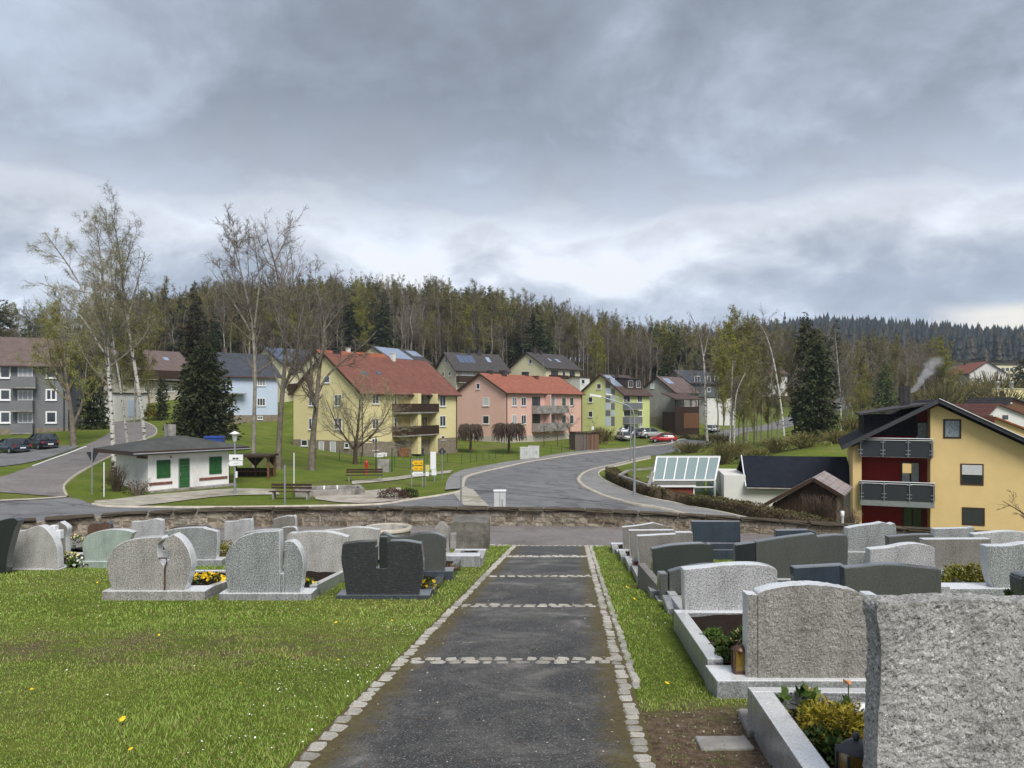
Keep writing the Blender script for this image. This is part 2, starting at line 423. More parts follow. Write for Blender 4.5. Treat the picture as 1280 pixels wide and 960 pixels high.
# grass / bare soil masks shared by the ground material and the blades
def _seg(t, v, lo0, lo1, hi0, hi1):
    a = N(t, 'ShaderNodeMapRange', interpolation_type='SMOOTHSTEP'); t.links.new(v, a.inputs[0]); a.inputs[1].default_value = lo0; a.inputs[2].default_value = lo1
    b = N(t, 'ShaderNodeMapRange', interpolation_type='SMOOTHSTEP'); t.links.new(v, b.inputs[0]); b.inputs[1].default_value = hi0; b.inputs[2].default_value = hi1
    b.inputs[3].default_value = 1; b.inputs[4].default_value = 0
    return mth(t, 'MULTIPLY', a.outputs[0], b.outputs[0])
def ground_mat():
    m, t, b = pbsdf('ground_grass', .95, .1)
    v = coords(t)
    s = N(t, 'ShaderNodeSeparateXYZ'); t.links.new(v, s.inputs[0]); X, Y, Z = s.outputs
    wob = mth(t, 'MULTIPLY', mth(t, 'SUBTRACT', noise(t, v, 1.6, 4, .7), .5), 1.6)
    Yw = mth(t, 'ADD', Y, wob); Xw = mth(t, 'ADD', X, wob)
    big = noise(t, v, .35, 4, .6); fine = noise(t, v, 9, 5, .7); vf = noise(t, v, 60, 3, .7)
    g = ramp(t, big, [(.3, (.085, .120, .016)), (.5, (.115, .155, .022)), (.7, (.16, .18, .036))])
    g = mixc(t, 1.0, g, ramp(t, fine, [(.25, .55), (.5, .95), (.75, 1.4)]), 'MULTIPLY')
    g = mixc(t, 1.0, g, ramp(t, vf, [(.3, .6), (.7, 1.35)]), 'MULTIPLY')
    dirt = ramp(t, noise(t, v, 14, 6, .75), [(.3, (.055, .036, .022)), (.52, (.14, .10, .066)), (.72, (.25, .19, .13))])
    band = mth(t, 'MULTIPLY', _seg(t, Yw, 6.6, 7.3, 8.2, 9.1), _seg(t, X, -30, -12, -1.6, -1.0))
    band = mth(t, 'MULTIPLY', band, ramp(t, noise(t, v, 2.2, 5, .7), [(.42, 0.05), (.62, .9)]))
    patch = mth(t, 'MULTIPLY', _seg(t, Yw, 1.0, 2.0, 5.2, 6.0), _seg(t, Xw, .5, .8, 1.7, 2.3))
    patch = mth(t, 'MULTIPLY', patch, ramp(t, noise(t, v, 3.2, 5, .7), [(.3, .35), (.48, 1.0)]))
    worn = mth(t, 'MULTIPLY', ramp(t, noise(t, v, .16, 6, .7), [(.5, 0.0), (.7, .55)]), 1.0)
    msk = mth(t, 'MAXIMUM', mth(t, 'MAXIMUM', band, patch), worn)
    wood = ramp(t, noise(t, v, .5, 6, .7), [(.3, (.030, .026, .012)), (.55, (.055, .045, .02)), (.75, (.06, .065, .018))])
    far = N(t, 'ShaderNodeMapRange', interpolation_type='SMOOTHSTEP'); t.links.new(mth(t, 'MULTIPLY_ADD', noise(t, v, .03, 3), 60, Y), far.inputs[0])
    far.inputs[1].default_value = 205; far.inputs[2].default_value = 235
    col = mixc(t, msk, g, dirt)
    col = mixc(t, far.outputs[0], col, wood)
    t.links.new(col, b.inputs['Base Color'])
    bump(t, b, mth(t, 'ADD', fine, mth(t, 'MULTIPLY', vf, .5)), .05, .9)
    return m
M['ground'] = ground_mat()
ys = np.concatenate([np.arange(-12, 3, 1.0), np.arange(3, 20, .3), np.arange(20, 29.5, .13), np.arange(29.5, 48, .4), np.arange(48, 130, .9), np.arange(130, 300, 2.2), 300 * 1.035 ** np.arange(0, 52)])
us = np.linspace(-1.15, 1.15, 330)
gx = (ys[:, None] + 16) * us[None, :]; gy = np.repeat(ys[:, None], len(us), 1)
gz = H(gx, gy)
nr, ncu = gx.shape
ii = (np.arange(nr - 1)[:, None] * ncu + np.arange(ncu - 1)[None, :]).ravel()
gf = np.c_[ii, ii + 1, ii + ncu + 1, ii + ncu]
tag(link('ground', np_mesh('ground', np.c_[gx.ravel(), gy.ravel(), gz.ravel()], gf, M['ground'], smooth=True)), kind='structure')

# ------------------------------------------------------------------ surfaced strips draped on the land
def polyline(pts, n):
    p = np.array([[a[0], a[1]] for a in pts], float)
    # Catmull-Rom through the points, then even spacing
    q = np.vstack([2 * p[0] - p[1], p, 2 * p[-1] - p[-2]]); out = []
    for i in range(1, len(q) - 2):
        for u in np.linspace(0, 1, 12, endpoint=False):
            a, b, c, d = q[i - 1], q[i], q[i + 1], q[i + 2]
            out.append(.5 * (2 * b + (c - a) * u + (2 * a - 5 * b + 4 * c - d) * u * u + (3 * b - a - 3 * c + d) * u ** 3))
    out.append(p[-1]); out = np.array(out)
    s = np.r_[0, np.cumsum(np.linalg.norm(np.diff(out, axis=0), axis=1))]
    k = np.linspace(0, s[-1], n)
    return np.c_[np.interp(k, s, out[:, 0]), np.interp(k, s, out[:, 1])]
def strip(name, A, B, mat, lift, n=120, m=10, parent=None, flat=None):
    a = polyline(A, n); b = polyline(B, n)
    w = np.linspace(0, 1, m)[None, :, None]
    g = a[:, None, :] * (1 - w) + b[:, None, :] * w
    z = H(g[..., 0], g[..., 1]) + lift
    i = (np.arange(n - 1)[:, None] * m + np.arange(m - 1)[None, :]).ravel()
    f = np.c_[i, i + 1, i + m + 1, i + m]
    v = np.c_[g[..., 0].ravel(), g[..., 1].ravel(), z.ravel()]
    # wind upward
    e1 = v[f[0, 1]] - v[f[0, 0]]; e2 = v[f[0, 3]] - v[f[0, 0]]
    if np.cross(e1, e2)[2] < 0: f = f[:, ::-1]
    return tag(link(name, np_mesh(name, v, f, mat, smooth=True), parent), kind='structure')
def kerb(name, A, mat, w=.14, top=.14, n=140, parent=None):
    a = polyline(A, n); d = np.gradient(a, axis=0); d /= np.linalg.norm(d, axis=1)[:, None] + 1e-9
    nn = np.c_[-d[:, 1], d[:, 0]]
    z = H(a[:, 0], a[:, 1])
    pr = []
    for sx_, dz in ((-w / 2, -.2), (-w / 2, top), (w / 2, top), (w / 2, -.2)):
        p = a + nn * sx_; pr.append(np.c_[p, z + dz])
    v = np.stack(pr, 1).reshape(-1, 3)
    i = np.arange(n - 1)[:, None] * 4
    f = np.concatenate([np.c_[i + k, i + k + 1, i + k + 5, i + k + 4] for k in range(3)])
    return tag(link(name, np_mesh(name, v, f, mat), parent), kind='structure')
def asphalt(name, c, c2, patch=.5, fleck=None, sc=1.0):
    m, t, b = pbsdf(name, .75, .35)
    v = coords(t)
    a = noise(t, v, .45 * sc, 6, .7, .6); f = noise(t, v, 55, 3, .8); g = noise(t, v, 7, 5, .7)
    col = ramp(t, a, [(.35, c), (.62, c2)])
    col = mixc(t, 1.0, col, ramp(t, f, [(.3, .62), (.5, 1.0), (.7, 1.5)]), 'MULTIPLY')
    col = mixc(t, 1.0, col, ramp(t, g, [(.3, .8), (.7, 1.2)]), 'MULTIPLY')
    # repaired, tar-filled patches and cracks
    w = N(t, 'ShaderNodeTexNoise'); w.inputs['Scale'].default_value = .16 * sc; w.inputs['Detail'].default_value = 5; w.inputs['Distortion'].default_value = 1.6
    t.links.new(v, w.inputs['Vector'])
    crack = ramp(t, w.outputs[0], [(.47, 1.0), (.495, 1 - patch), (.51, 1 - patch), (.53, 1.0)])
    col = mixc(t, 1.0, col, crack, 'MULTIPLY')
    t.links.new(col, b.inputs['Base Color'])
    bump(t, b, f, .006, .6)
    return m
M['road'] = asphalt('road_asphalt', (.12, .12, .123), (.18, .18, .183), .38)
M['road_red'] = asphalt('road_red', (.15, .135, .13), (.20, .182, .175), .2)
M['pavement'] = asphalt('pavement_asphalt', (.17, .17, .165), (.24, .235, .225), .15)
M['kerbstone'] = plain('kerbstone', (.42, .38, .31), .25, 2.5, .85, .2, bscale=12, bdist=.01)
M['paving'] = plain('paving', (.36, .33, .28), .3, 1.2, .9, .2, bscale=6, bdist=.02, grime=(.09, .10, .03))
def GP(l): return [G(*p)[:2] for p in l]
# road inside the cemetery wall
xs_ = np.linspace(-17, 24, 60)
strip('cemetery_road', [(x, float(wall_y(x)) - 3.75) for x in xs_], [(x, float(wall_y(x)) - .0) for x in xs_], M['road_red'], .02, 160, 12)
low_far = GP([(-250, 633), (0, 627), (84, 622), (117, 631), (150, 634.5), (300, 635), (460, 632), (510, 626), (567, 617), (582, 611), (640, 606), (720, 609), (770, 626), (795, 632), (850, 640)])
strip('lower_road', [(-45, 30.2), (-30, 29), (-20, 29), (-10, 29), (0, 29), (8, 29), (14, 31)], low_far, M['road'], .03, 160, 16)
mr_l = GP([(578, 612), (578, 606), (585, 596), (610, 589), (650, 580), (685, 574), (725, 567.5), (780, 562), (810, 558), (842, 553), (875, 548)])
mr_r = GP([(795, 632), (770, 626), (745, 617), (727, 607), (723, 600), (730, 592), (750, 585), (787, 576.5), (812, 571), (860, 562), (885, 556)])
strip('main_road', mr_l, mr_r, M['road'], .045, 200, 14)
def endgap(a, b): return [a[-1], b[-1]]
ur_l = [mr_l[-1]] + [on(p, y)[:2] for p, y in ((910, 160), (950, 172), (992, 184), (1026, 196), (1042, 206), (1050, 217), (1044, 228))]
ur_r = [mr_r[-1]] + [on(p, y)[:2] for p, y in ((922, 153), (962, 163), (1004, 176), (1044, 188), (1066, 201), (1077, 216), (1070, 232))]
strip('upper_road', ur_l, ur_r, M['road'], .05, 120, 10)
pv_l = GP([(556, 614), (560, 600), (570, 592), (590, 586), (647, 576), (685, 570), (717, 565.5), (750, 562), (790, 559.5), (842, 551.5)])
strip('pavement', pv_l, mr_l[:-1], M['pavement'], .10, 120, 5)
kerb('kerb', mr_l, M['kerbstone'], .3, .13)
pr_i = GP([(812, 571), (787, 576.5), (750, 585), (730, 592), (723, 600), (727, 607), (745, 617), (770, 626), (795, 632), (830, 638)]) + [Vector((x, y)) for x, y in ((10.2, 35.5), (14.5, 33.0), (21, 31))]
pr_o = GP([(813, 573.3), (790, 578.2), (768, 583.5), (752, 588.5), (748, 593.5), (753, 600), (766, 607), (787, 616), (816, 625), (850, 632), (884, 639)]) + [Vector((x, y)) for x, y in ((15.5, 35.5), (22, 33.2))]
strip('pavement', pr_i, pr_o, M['pavement'], .11, 160, 5)
kerb('kerb', pr_i, M['kerbstone'], .3, .14); kerb('kerb', pr_o, M['kerbstone'], .12, .15)
kerb('kerb', low_far[3:10], M['kerbstone'], .2, .11)
sr_r = GP([(84, 622), (80, 610), (88, 600), (120, 580), (142, 569), (164, 556), (190, 546), (196, 540), (192, 533), (180, 527)])
sr_l = GP([(-70, 612), (0, 597), (30, 587), (52, 579), (80, 568), (105, 557.5), (124, 549), (136, 541), (138, 535), (132, 528)])
strip('side_road', sr_l, sr_r, M['road_red'], .045, 160, 12)
kerb('kerb', sr_r, M['kerbstone'], .12, .12); 
strip('parking', GP([(-120, 590), (-40, 587), (0, 584), (40, 578), (78, 567), (98, 559)]), GP([(-120, 573), (-40, 570), (0, 567), (40, 562), (72, 558), (96, 556.5)]), M['road'], .06, 60, 8)
strip('parking_line', GP([(40, 583), (70, 572), (100, 561), (108, 558.4)]), GP([(41, 584), (71, 573), (101, 562), (109, 559.2)]), M['frame_white'], .075, 40, 3)
strip('stop_line', GP([(-60, 629), (0, 626), (45, 624), (84, 621)]), GP([(-60, 630.5), (0, 627.6), (45, 625.6), (84, 622.6)]), M['kerbstone'], .07, 40, 3)
strip('stone_paving', GP([(118, 627), (150, 624), (185, 619.5), (240, 615), (290, 611.5), (345, 612)]), GP([(118, 630.5), (150, 634), (205, 629.5), (240, 625), (290, 620), (350, 619)]), M['paving'], .05, 80, 8)
strip('stone_paving', GP([(392, 621), (430, 616.5), (470, 613), (500, 610)]), GP([(395, 625), (430, 629), (470, 629), (512, 624)]), M['paving'], .05, 60, 8)
strip('footpath', GP([(440, 602), (480, 598.5), (515, 594), (566, 588)]), GP([(440, 606), (480, 602.5), (515, 598), (562, 592)]), M['paving'], .06, 60, 5)
strip('junction_paving', GP([(566, 617.5), (580, 611.5), (592, 613)]), GP([(580, 633), (592, 633.5), (612, 634)]), M['paving'], .062, 30, 8)

# ------------------------------------------------------------------ cemetery path
PC = lambda y: -.22 + .0765 * (y - 4.46)
def path_mat():
    m, t, b = pbsdf('path_asphalt', .7, .4)
    v = coords(t)
    s = N(t, 'ShaderNodeSeparateXYZ'); t.links.new(v, s.inputs[0])
    off = mth(t, 'ABSOLUTE', mth(t, 'SUBTRACT', s.outputs[0], mth(t, 'MULTIPLY_ADD', s.outputs[1], .0765, -.561)))
    fine = noise(t, v, 70, 3, .85); mid = noise(t, v, 9, 5, .7); big = noise(t, v, 1.3, 6, .7, .5)
    col = ramp(t, big, [(.33, (.026, .026, .026)), (.46, (.042, .041, .040)), (.56, (.078, .075, .070)), (.68, (.17, .162, .148))])
    col = mixc(t, 1.0, col, ramp(t, mid, [(.3, .75), (.7, 1.3)]), 'MULTIPLY')
    col = mixc(t, ramp(t, fine, [(.57, 0.0), (.65, .9)]), col, (.30, .29, .27))
    col = mixc(t, ramp(t, fine, [(.30, .8), (.38, 0.0)]), col, (.012, .012, .012))
    e = mth(t, 'ADD', off, mth(t, 'MULTIPLY', mth(t, 'SUBTRACT', noise(t, v, 5, 5, .75), .5), .55))
    moss = ramp(t, noise(t, v, 22, 3), [(.35, (.075, .045, .012)), (.65, (.10, .085, .018))])
    col = mixc(t, ramp(t, e, [(.70, 0.0), (.90, .9)]), col, moss)
    t.links.new(col, b.inputs['Base Color'])
    bump(t, b, mth(t, 'ADD', fine, mth(t, 'MULTIPLY', mid, .6)), .008, .8)
    return m
M['path'] = path_mat()
yy = np.linspace(-4, 22.8, 90)
path = strip('path', [(PC(y) - 1.06, y) for y in yy], [(PC(y) + 1.06, y) for y in yy], M['path'], .012, 120, 8)
M['cobble'] = plain('cobble', (.37, .35, .31), .35, 14, .85, .25, bscale=35, bdist=.008, objvar=.28, grime=(.10, .09, .045))
def cobble_mesh(k):
    r = random.Random(k)
    bm = bmesh.new(); bmesh.ops.create_cube(bm, size=1.0)
    bmesh.ops.bevel(bm, geom=list(bm.edges), offset=.16, segments=1, affect='EDGES')
    for v in bm.verts:
        v.co += Vector((r.uniform(-.05, .05), r.uniform(-.05, .05), r.uniform(-.05, .05)))
    me = bpy.data.meshes.new('cobble'); bm.to_mesh(me); bm.free(); me.materials.append(M['cobble'])
    return me
CB = [cobble_mesh(k) for k in range(7)]
cob = []
def put_cobble(x, y, sx_, sy_, ang):
    cob.append((y, x, sx_, sy_, ang))
pa = math.atan(.0765)
y = 1.5
while y < 21.2:
    l = random.uniform(.12, .19)
    put_cobble(PC(y) - .99 + random.uniform(-.012, .012), y, .12, l, -pa + random.uniform(-.08, .08)); y += l + .012
for k, wd in ((0, .115), (1, .075)):
    y = 1.5 if k == 0 else 6.2
    while y < 21.0:
        l = random.uniform(.10, .17)
        if not (k == 1 and (y < 5.0 and random.random() < .0)):
            put_cobble(PC(y) + .985 + k * .105 + random.uniform(-.012, .012), y, wd, l, -pa + random.uniform(-.1, .1))
        y += l + .014
for yb in (7.0, 10.3, 13.75, 17.7, 21.6):
    for r_ in range(2):
        x = -.92
        while x < .9:
            l = random.uniform(.10, .19)
            put_cobble(PC(yb) + x + l / 2, yb + r_ * .125 + random.uniform(-.01, .01), l, .105, random.uniform(-.07, .07)); x += l + .014
x = -1.9                                     # curved end of the left edging and the line along the road
while x < 1.6:
    l = random.uniform(.12, .2)
    put_cobble(PC(22.5) + x, 22.55 + (.25 if x < -.9 else 0) * (x + .9) * -1, l, .12, 0); x += l + .02
for a in np.arange(0, 1.5, .1):
    for q in (1.2, 1.33, 1.46):
        put_cobble(PC(21.2) - 1.0 - 1.2 + q * math.cos(a), 21.2 + q * math.sin(a) * .9, .12, .13, a)
cob.sort()
def scale_of(o, sx_, sy_): o.scale = (sx_, sy_, .11)
rest = []
for k, (y, x, a, b, an) in enumerate([c for c in cob if c[0] > 2.6]):
    zz = Hs(x, y) - .022 + random.uniform(-.006, .006)
    if k < 290:
        o = link('cobble', CB[k % 7], path, (x, y, zz), an); o.scale = (a * .93, b * .9, .085)
        o.rotation_euler = (random.uniform(-.06, .06), random.uniform(-.06, .06), an)
    else: rest.append((x, y, zz, a, b, an))
vs, fs, nb = [], [], 0
for x, y, z, a, b, an in rest:
    me = CB[random.randrange(7)]; c_, s_ = math.cos(an), math.sin(an)
    for v in me.vertices:
        p = v.co; X_, Y_ = p.x * a, p.y * b
        vs.append((x + X_ * c_ - Y_ * s_, y + X_ * s_ + Y_ * c_, z + p.z * .11))
    for f in me.polygons: fs.append(tuple(nb + i for i in f.vertices))
    nb = len(vs)
mm = bpy.data.meshes.new('cobble_row'); mm.from_pydata(vs, [], fs); mm.materials.append(M['cobble'])
tag(link('cobble_row', mm, path), kind='stuff')
# ------------------------------------------------------------------ quarry stone wall
def stone_mesh(k, mat, jag=.045):
    r = random.Random(100 + k)
    bm = bmesh.new(); bmesh.ops.create_cube(bm, size=1.0)
    bmesh.ops.subdivide_edges(bm, edges=list(bm.edges), cuts=1, use_grid_fill=True)
    for v in bm.verts:
        n = sum(abs(c) > .4 for c in v.co)
        f = {1: 1.0, 2: .965, 3: .93}.get(n, 1)
        v.co = Vector((v.co.x * f + r.uniform(-jag, jag) * .5, v.co.y * f + r.uniform(-jag, jag) * 2, v.co.z * f + r.uniform(-jag, jag)))
    me = bpy.data.meshes.new('stone'); bm.to_mesh(me); bm.free(); me.materials.append(mat)
    return me
def wallstone_mat():
    m, t, b = pbsdf('wallstone', .92, .15)
    v = coords(t)
    r = rnd(t)
    base = ramp(t, r, [(0, (.17, .135, .10)), (.35, (.26, .215, .165)), (.6, (.31, .265, .21)), (.8, (.22, .195, .165)), (1, (.34, .30, .25))])
    gm = N(t, 'ShaderNodeNewGeometry').outputs['Position']
    f = noise(t, gm, 11, 6, .75); g = noise(t, gm, 2.1, 6, .75, .6)
    col = mixc(t, 1.0, base, ramp(t, f, [(.28, .35), (.5, .95), (.72, 1.5)]), 'MULTIPLY')
    col = mixc(t, ramp(t, g, [(.48, 0.0), (.66, .8)]), col, (.03, .025, .019))
    col = mixc(t, ramp(t, noise(t, gm, 3.7, 5, .7), [(.60, 0.0), (.72, .6)]), col, (.08, .085, .035))
    t.links.new(col, b.inputs['Base Color']); bump(t, b, f, .03, .9)
    return m
M['wallstone'] = wallstone_mat()
M['mortar'] = plain('mortar', (.33, .29, .23), .3, 4, .95, .1, bscale=25, bdist=.01, grime=(.06, .05, .04))
M['coping'] = plain('coping', (.085, .07, .05), .45, 5, .95, .1, bscale=14, bdist=.03, objvar=.2, grime=(.035, .032, .02))
wall = thing('quarry_stone_wall', 'long low wall of rough brown quarry stones with a mossy coping beyond the cemetery road', 'wall')
ST = [stone_mesh(k, M['wallstone']) for k in range(8)]; CO = [stone_mesh(k + 20, M['coping'], .06) for k in range(5)]
xs_ = np.linspace(-22, 22, 89)
core = []
for sgn in (0, 1):
    pass
vs, fs = [], []
for i, x in enumerate(xs_):
    y0 = float(wall_y(x)) + .04; y1 = y0 + .32; zt = float(wall_top(x)) - .1
    vs += [(x, y0, zt - 1.2), (x, y0, zt), (x, y1, zt), (x, y1, zt - 2.4)]
    if i: b_ = (i - 1) * 4; fs += [(b_ + k, b_ + k + 1, b_ + k + 5, b_ + k + 4) for k in range(3)]
me = bpy.data.meshes.new('mortar_core'); me.from_pydata(vs, [], fs); me.materials.append(M['mortar'])
link('mortar_core', me, wall)
R = random.Random(5)
def wall_run(course, z_of, hgt, meshes, name, l0, l1, thick, yo, x0=-17.5, x1=17.5, proud=0.0):
    x = x0 + R.uniform(0, .4); n = 0
    while x < x1:
        l = R.uniform(l0, l1); xc = x + l / 2; yc = float(wall_y(xc))
        ang = math.atan2(float(wall_y(x + l)) - float(wall_y(x)), l)
        zs = (float(z_of(x + l)) - float(z_of(x))) / l
        o = link(name, meshes[R.randrange(len(meshes))], wall, (xc, yc + yo + R.uniform(-.012, .012), float(z_of(xc))))
        o.rotation_euler = (0, -math.atan(zs), ang); o.scale = (l - .018, thick, hgt * R.uniform(.93, .99)); x += l; n += 1
    return n
ns = 0
for c in range(3):
    hgt = .185
    ns += wall_run(c, lambda x, c=c: wall_top(x) - .10 - .185 * (c + .5), .185, ST, 'stone', .26, .62, .2, .11)
wall_run(9, lambda x: wall_top(x) - .03, .075, CO, 'coping_stone', .7, 1.5, .54, .15)
# concrete block and round well ring at the foot of the wall
def rough_box(name, x0, x1, y0, y1, z0, z1, mat, parent=None, cuts=5, amp=.012, loc=(0, 0, 0), rz=0, bev=.02):
    bm = bmesh.new(); bmesh.ops.create_cube(bm, size=1.0)
    for v in bm.verts: v.co = Vector((x0 if v.co.x < 0 else x1, y0 if v.co.y < 0 else y1, z0 if v.co.z < 0 else z1))
    bmesh.ops.bevel(bm, geom=list(bm.edges), offset=bev, segments=1, affect='EDGES')
    bmesh.ops.subdivide_edges(bm, edges=[e for e in bm.edges if e.calc_length() > .15], cuts=cuts, use_grid_fill=True)
    for v in bm.verts: v.co += Vector([random.uniform(-amp, amp) for _ in range(3)])
    me = bpy.data.meshes.new(name); bm.to_mesh(me); bm.free(); me.materials.append(mat)
    return link(name, me, parent, loc, rz)
p0 = at(566, 690, 19.6)
o = rough_box('concrete_trough', 0, 1.0, 0, 1.3, -.1, .72, M['concrete_dark'], None, 4, .01, (p0.x - .1, 20.1, Hs(p0.x, 20.1)))
tag(o, 'weathered concrete block beside the end of the path, below the stone wall', 'concrete block')
well = thing('well_ring', 'round concrete well ring with a pale rim in front of the stone wall', 'well', on(485, 21.3))
zr_ = -(662 - HY) * 21.3 / F - Hs(on(485, 21.3).x, 21.3)
ztop = -(659 - HY) * 21.3 / F - well.location.z
b = MB(); b.lathe([(.60, -.1), (.62, ztop - .02), (.64, ztop), (.50, ztop), (.48, ztop - .02), (.48, ztop - .14), (.0, ztop - .14)], 28)
b.build('ring', M['concrete'], well)
b = MB(); b.lathe([(.655, ztop - .075), (.665, ztop + .02), (.56, ztop + .022), (.55, ztop - .02)], 28); b.build('rim', M['kerbstone'], well)

# ------------------------------------------------------------------ gravestones and plots
def curve_top(pts):
    """list of (x,z) or (x,z,'c') for a corner -> smooth open profile through the points"""
    out = []; seg = [pts[0]]
    runs = []
    for p in pts[1:]:
        seg.append(p)
        if len(p) > 2: runs.append(seg); seg = [p]
    if len(seg) > 1: runs.append(seg)
    for r_ in runs:
        q = [(p[0], p[1]) for p in r_]
        if len(q) == 2:
            out += q if not out else q[1:]
            continue
        e = [(2 * q[0][0] - q[1][0], 2 * q[0][1] - q[1][1])] + q + [(2 * q[-1][0] - q[-2][0], 2 * q[-1][1] - q[-2][1])]
        for i in range(1, len(e) - 2):
            for u in np.linspace(0, 1, 6, endpoint=False):
                if i == 1 and u == 0 and out: continue
                a, b_, c, d = [np.array(z_) for z_ in e[i - 1:i + 3]]
                out.append(tuple(.5 * (2 * b_ + (c - a) * u + (2 * a - 5 * b_ + 4 * c - d) * u * u + (3 * b_ - a - 3 * c + d) * u ** 3)))
        out.append(q[-1])
    return out
def outline_obj(name, poly, thick, mat, parent, bevel=.012, rough=0.0, y0=0.0):
    """closed outline (x,z) extruded to a slab; rough > 0 gives a hewn surface"""
    if not rough:
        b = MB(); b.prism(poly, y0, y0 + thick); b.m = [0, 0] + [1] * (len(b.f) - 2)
        return b.build(name, [mat, M['polished_dark' if any(k in mat.name for k in ('black', 'blue', 'slate', 'dark', 'streak', 'brown')) else 'polished_sky_sheen']], parent, bevel=bevel)
    # hewn: triangulated fine sheet, displaced
    b = MB(); b.prism(poly, y0, y0 + thick)
    o = b.build(name, mat, parent)
    bm = bmesh.new(); bm.from_mesh(o.data)
    for f in bm.faces: f.material_index = 0 if abs(f.normal.y) > .5 else 1
    o.data.materials.append(M['polished_sky_sheen'] if 'hewn' in mat.name else mat)
    bmesh.ops.triangulate(bm, faces=bm.faces)
    for _ in range(7):
        lo = [e for e in bm.edges if e.calc_length() > rough[1] * 2]
        if not lo: break
        bmesh.ops.subdivide_edges(bm, edges=lo, cuts=1)
        bmesh.ops.triangulate(bm, faces=[f for f in bm.faces if len(f.verts) > 3])
    bm.normal_update()
    from mathutils import noise as mn
    for v in bm.verts:
        n_ = mn.noise(v.co * 24) + .7 * mn.noise(v.co * 60 + Vector((3, 1, 9))) + .3 * mn.noise(v.co * 7)
        v.co += v.normal * n_ * rough[0] * (.35 if all(f.material_index for f in v.link_faces) and 'hewn' in mat.name else 1)
    for f in bm.faces: f.smooth = False
    bm.to_mesh(o.data); bm.free()
    return o
def pxpoly(pts, y, base):
    """photo pixels on a plane at distance y -> local (x,z)"""
    return [((p[0] - CX) * y / F - base.x, -(p[1] - HY) * y / F - base.z) + tuple(p[2:]) for p in pts]
def tops(m_): return [m_, M['polished_dark' if any(k in m_.name for k in ('black', 'blue', 'slate', 'dark', 'streak', 'brown')) else 'polished_sky_sheen']]
def gravestone(label, y, slabs, mat, thick=.16, plinth=None, plot=None, yaw=0.0, group=None, pm=None, rough=0, soil='soil', km=None, name='gravestone', bevel=.012):
    """slabs: list of pixel outlines (left foot, top points..., right foot). plinth (px0,px1,pyTop,pyBottom). plot (px0,px1,length,kerb height)"""
    xs0 = [p[0] for s in slabs for p in s]
    base = on((min(xs0) + max(xs0)) / 2, y)
    g = thing(name, label, 'gravestone', base, 0, group)
    mats = mat if isinstance(mat, list) else [mat] * len(slabs)
    ths = thick if isinstance(thick, list) else [thick] * len(slabs)
    for s, m_, th in zip(slabs, mats, ths):
        q = pxpoly(s, y, base)
        top = curve_top([q[0][:2] + ('c',)] + q[1:]) if len(q) > 2 else q
        outline_obj('headstone', top, th, M[m_], g, bevel, rough, y0=.0)
    pm = M[pm or mats[0]]
    if plinth:
        a = pxpoly([(plinth[0], plinth[2]), (plinth[1], plinth[3])], y - .06, base)
        b = MB(); b.box(a[0][0], a[1][0], -.06, .30, a[1][1] - .12, a[0][1]); topped(b).build('plinth', tops(pm), g, bevel=.01)
    if plot:
        x0 = (plot[0] - CX) * y / F - base.x; x1 = (plot[1] - CX) * y / F - base.x
        L, kh = plot[2], plot[3]; kw = plot[4] if len(plot) > 4 else .11
        km_ = M[km] if km else pm
        sh = -math.tan(yaw)
        fall = lambda yy_: Hs(base.x, y + yy_) - base.z
        lvl = kh
        ks = [((x0, .31), (x0 + L * sh, L), 1), ((x1, .31), (x1 + L * sh, L), -1)]
        for (ax, ay), (bx, by), sg in ks:
            b = MB(); za = fall(ay) ; zb = fall(by)
            vs = [(ax, ay, za - .15), (ax + sg * kw, ay, za - .15), (ax + sg * kw, ay, za + lvl), (ax, ay, za + lvl),
                  (bx, by, zb - .15), (bx + sg * kw, by, zb - .15), (bx + sg * kw, by, zb + lvl), (bx, by, zb + lvl)]
            b.add(vs, [(0, 1, 2, 3), (7, 6, 5, 4), (0, 4, 5, 1), (1, 5, 6, 2), (2, 6, 7, 3), (3, 7, 4, 0)]); topped(b).build('kerb_piece', tops(km_), g, bevel=.008)
        b = MB(); zb = fall(L); bx0 = x0 + L * sh; bx1 = x1 + L * sh
        b.box(bx0, bx1, L + .003, L + kw, zb - .15, zb + lvl + .002); topped(b).build('kerb_piece', tops(km_), g, bevel=.008)
        n_ = 8; vs = []; 
        for j in range(n_ + 1):
            for i in range(n_ + 1):
                u, w_ = i / n_, j / n_
                yy_ = .3 + (L - .3) * w_
                vs.append((x0 + .03 + (x1 - x0 - .06) * u + yy_ * sh, yy_, fall(yy_) + lvl - .05 + random.uniform(-.015, .02) + .03 * math.sin(3.1 * u)))
        fs = [(j * (n_ + 1) + i, j * (n_ + 1) + i + 1, (j + 1) * (n_ + 1) + i + 1, (j + 1) * (n_ + 1) + i) for j in range(n_) for i in range(n_)]
        b = MB(); b.add(vs, fs, 0, True); b.build('soil_bed', M[soil] if isinstance(soil, str) else soil, g)
    return g
GS = gravestone
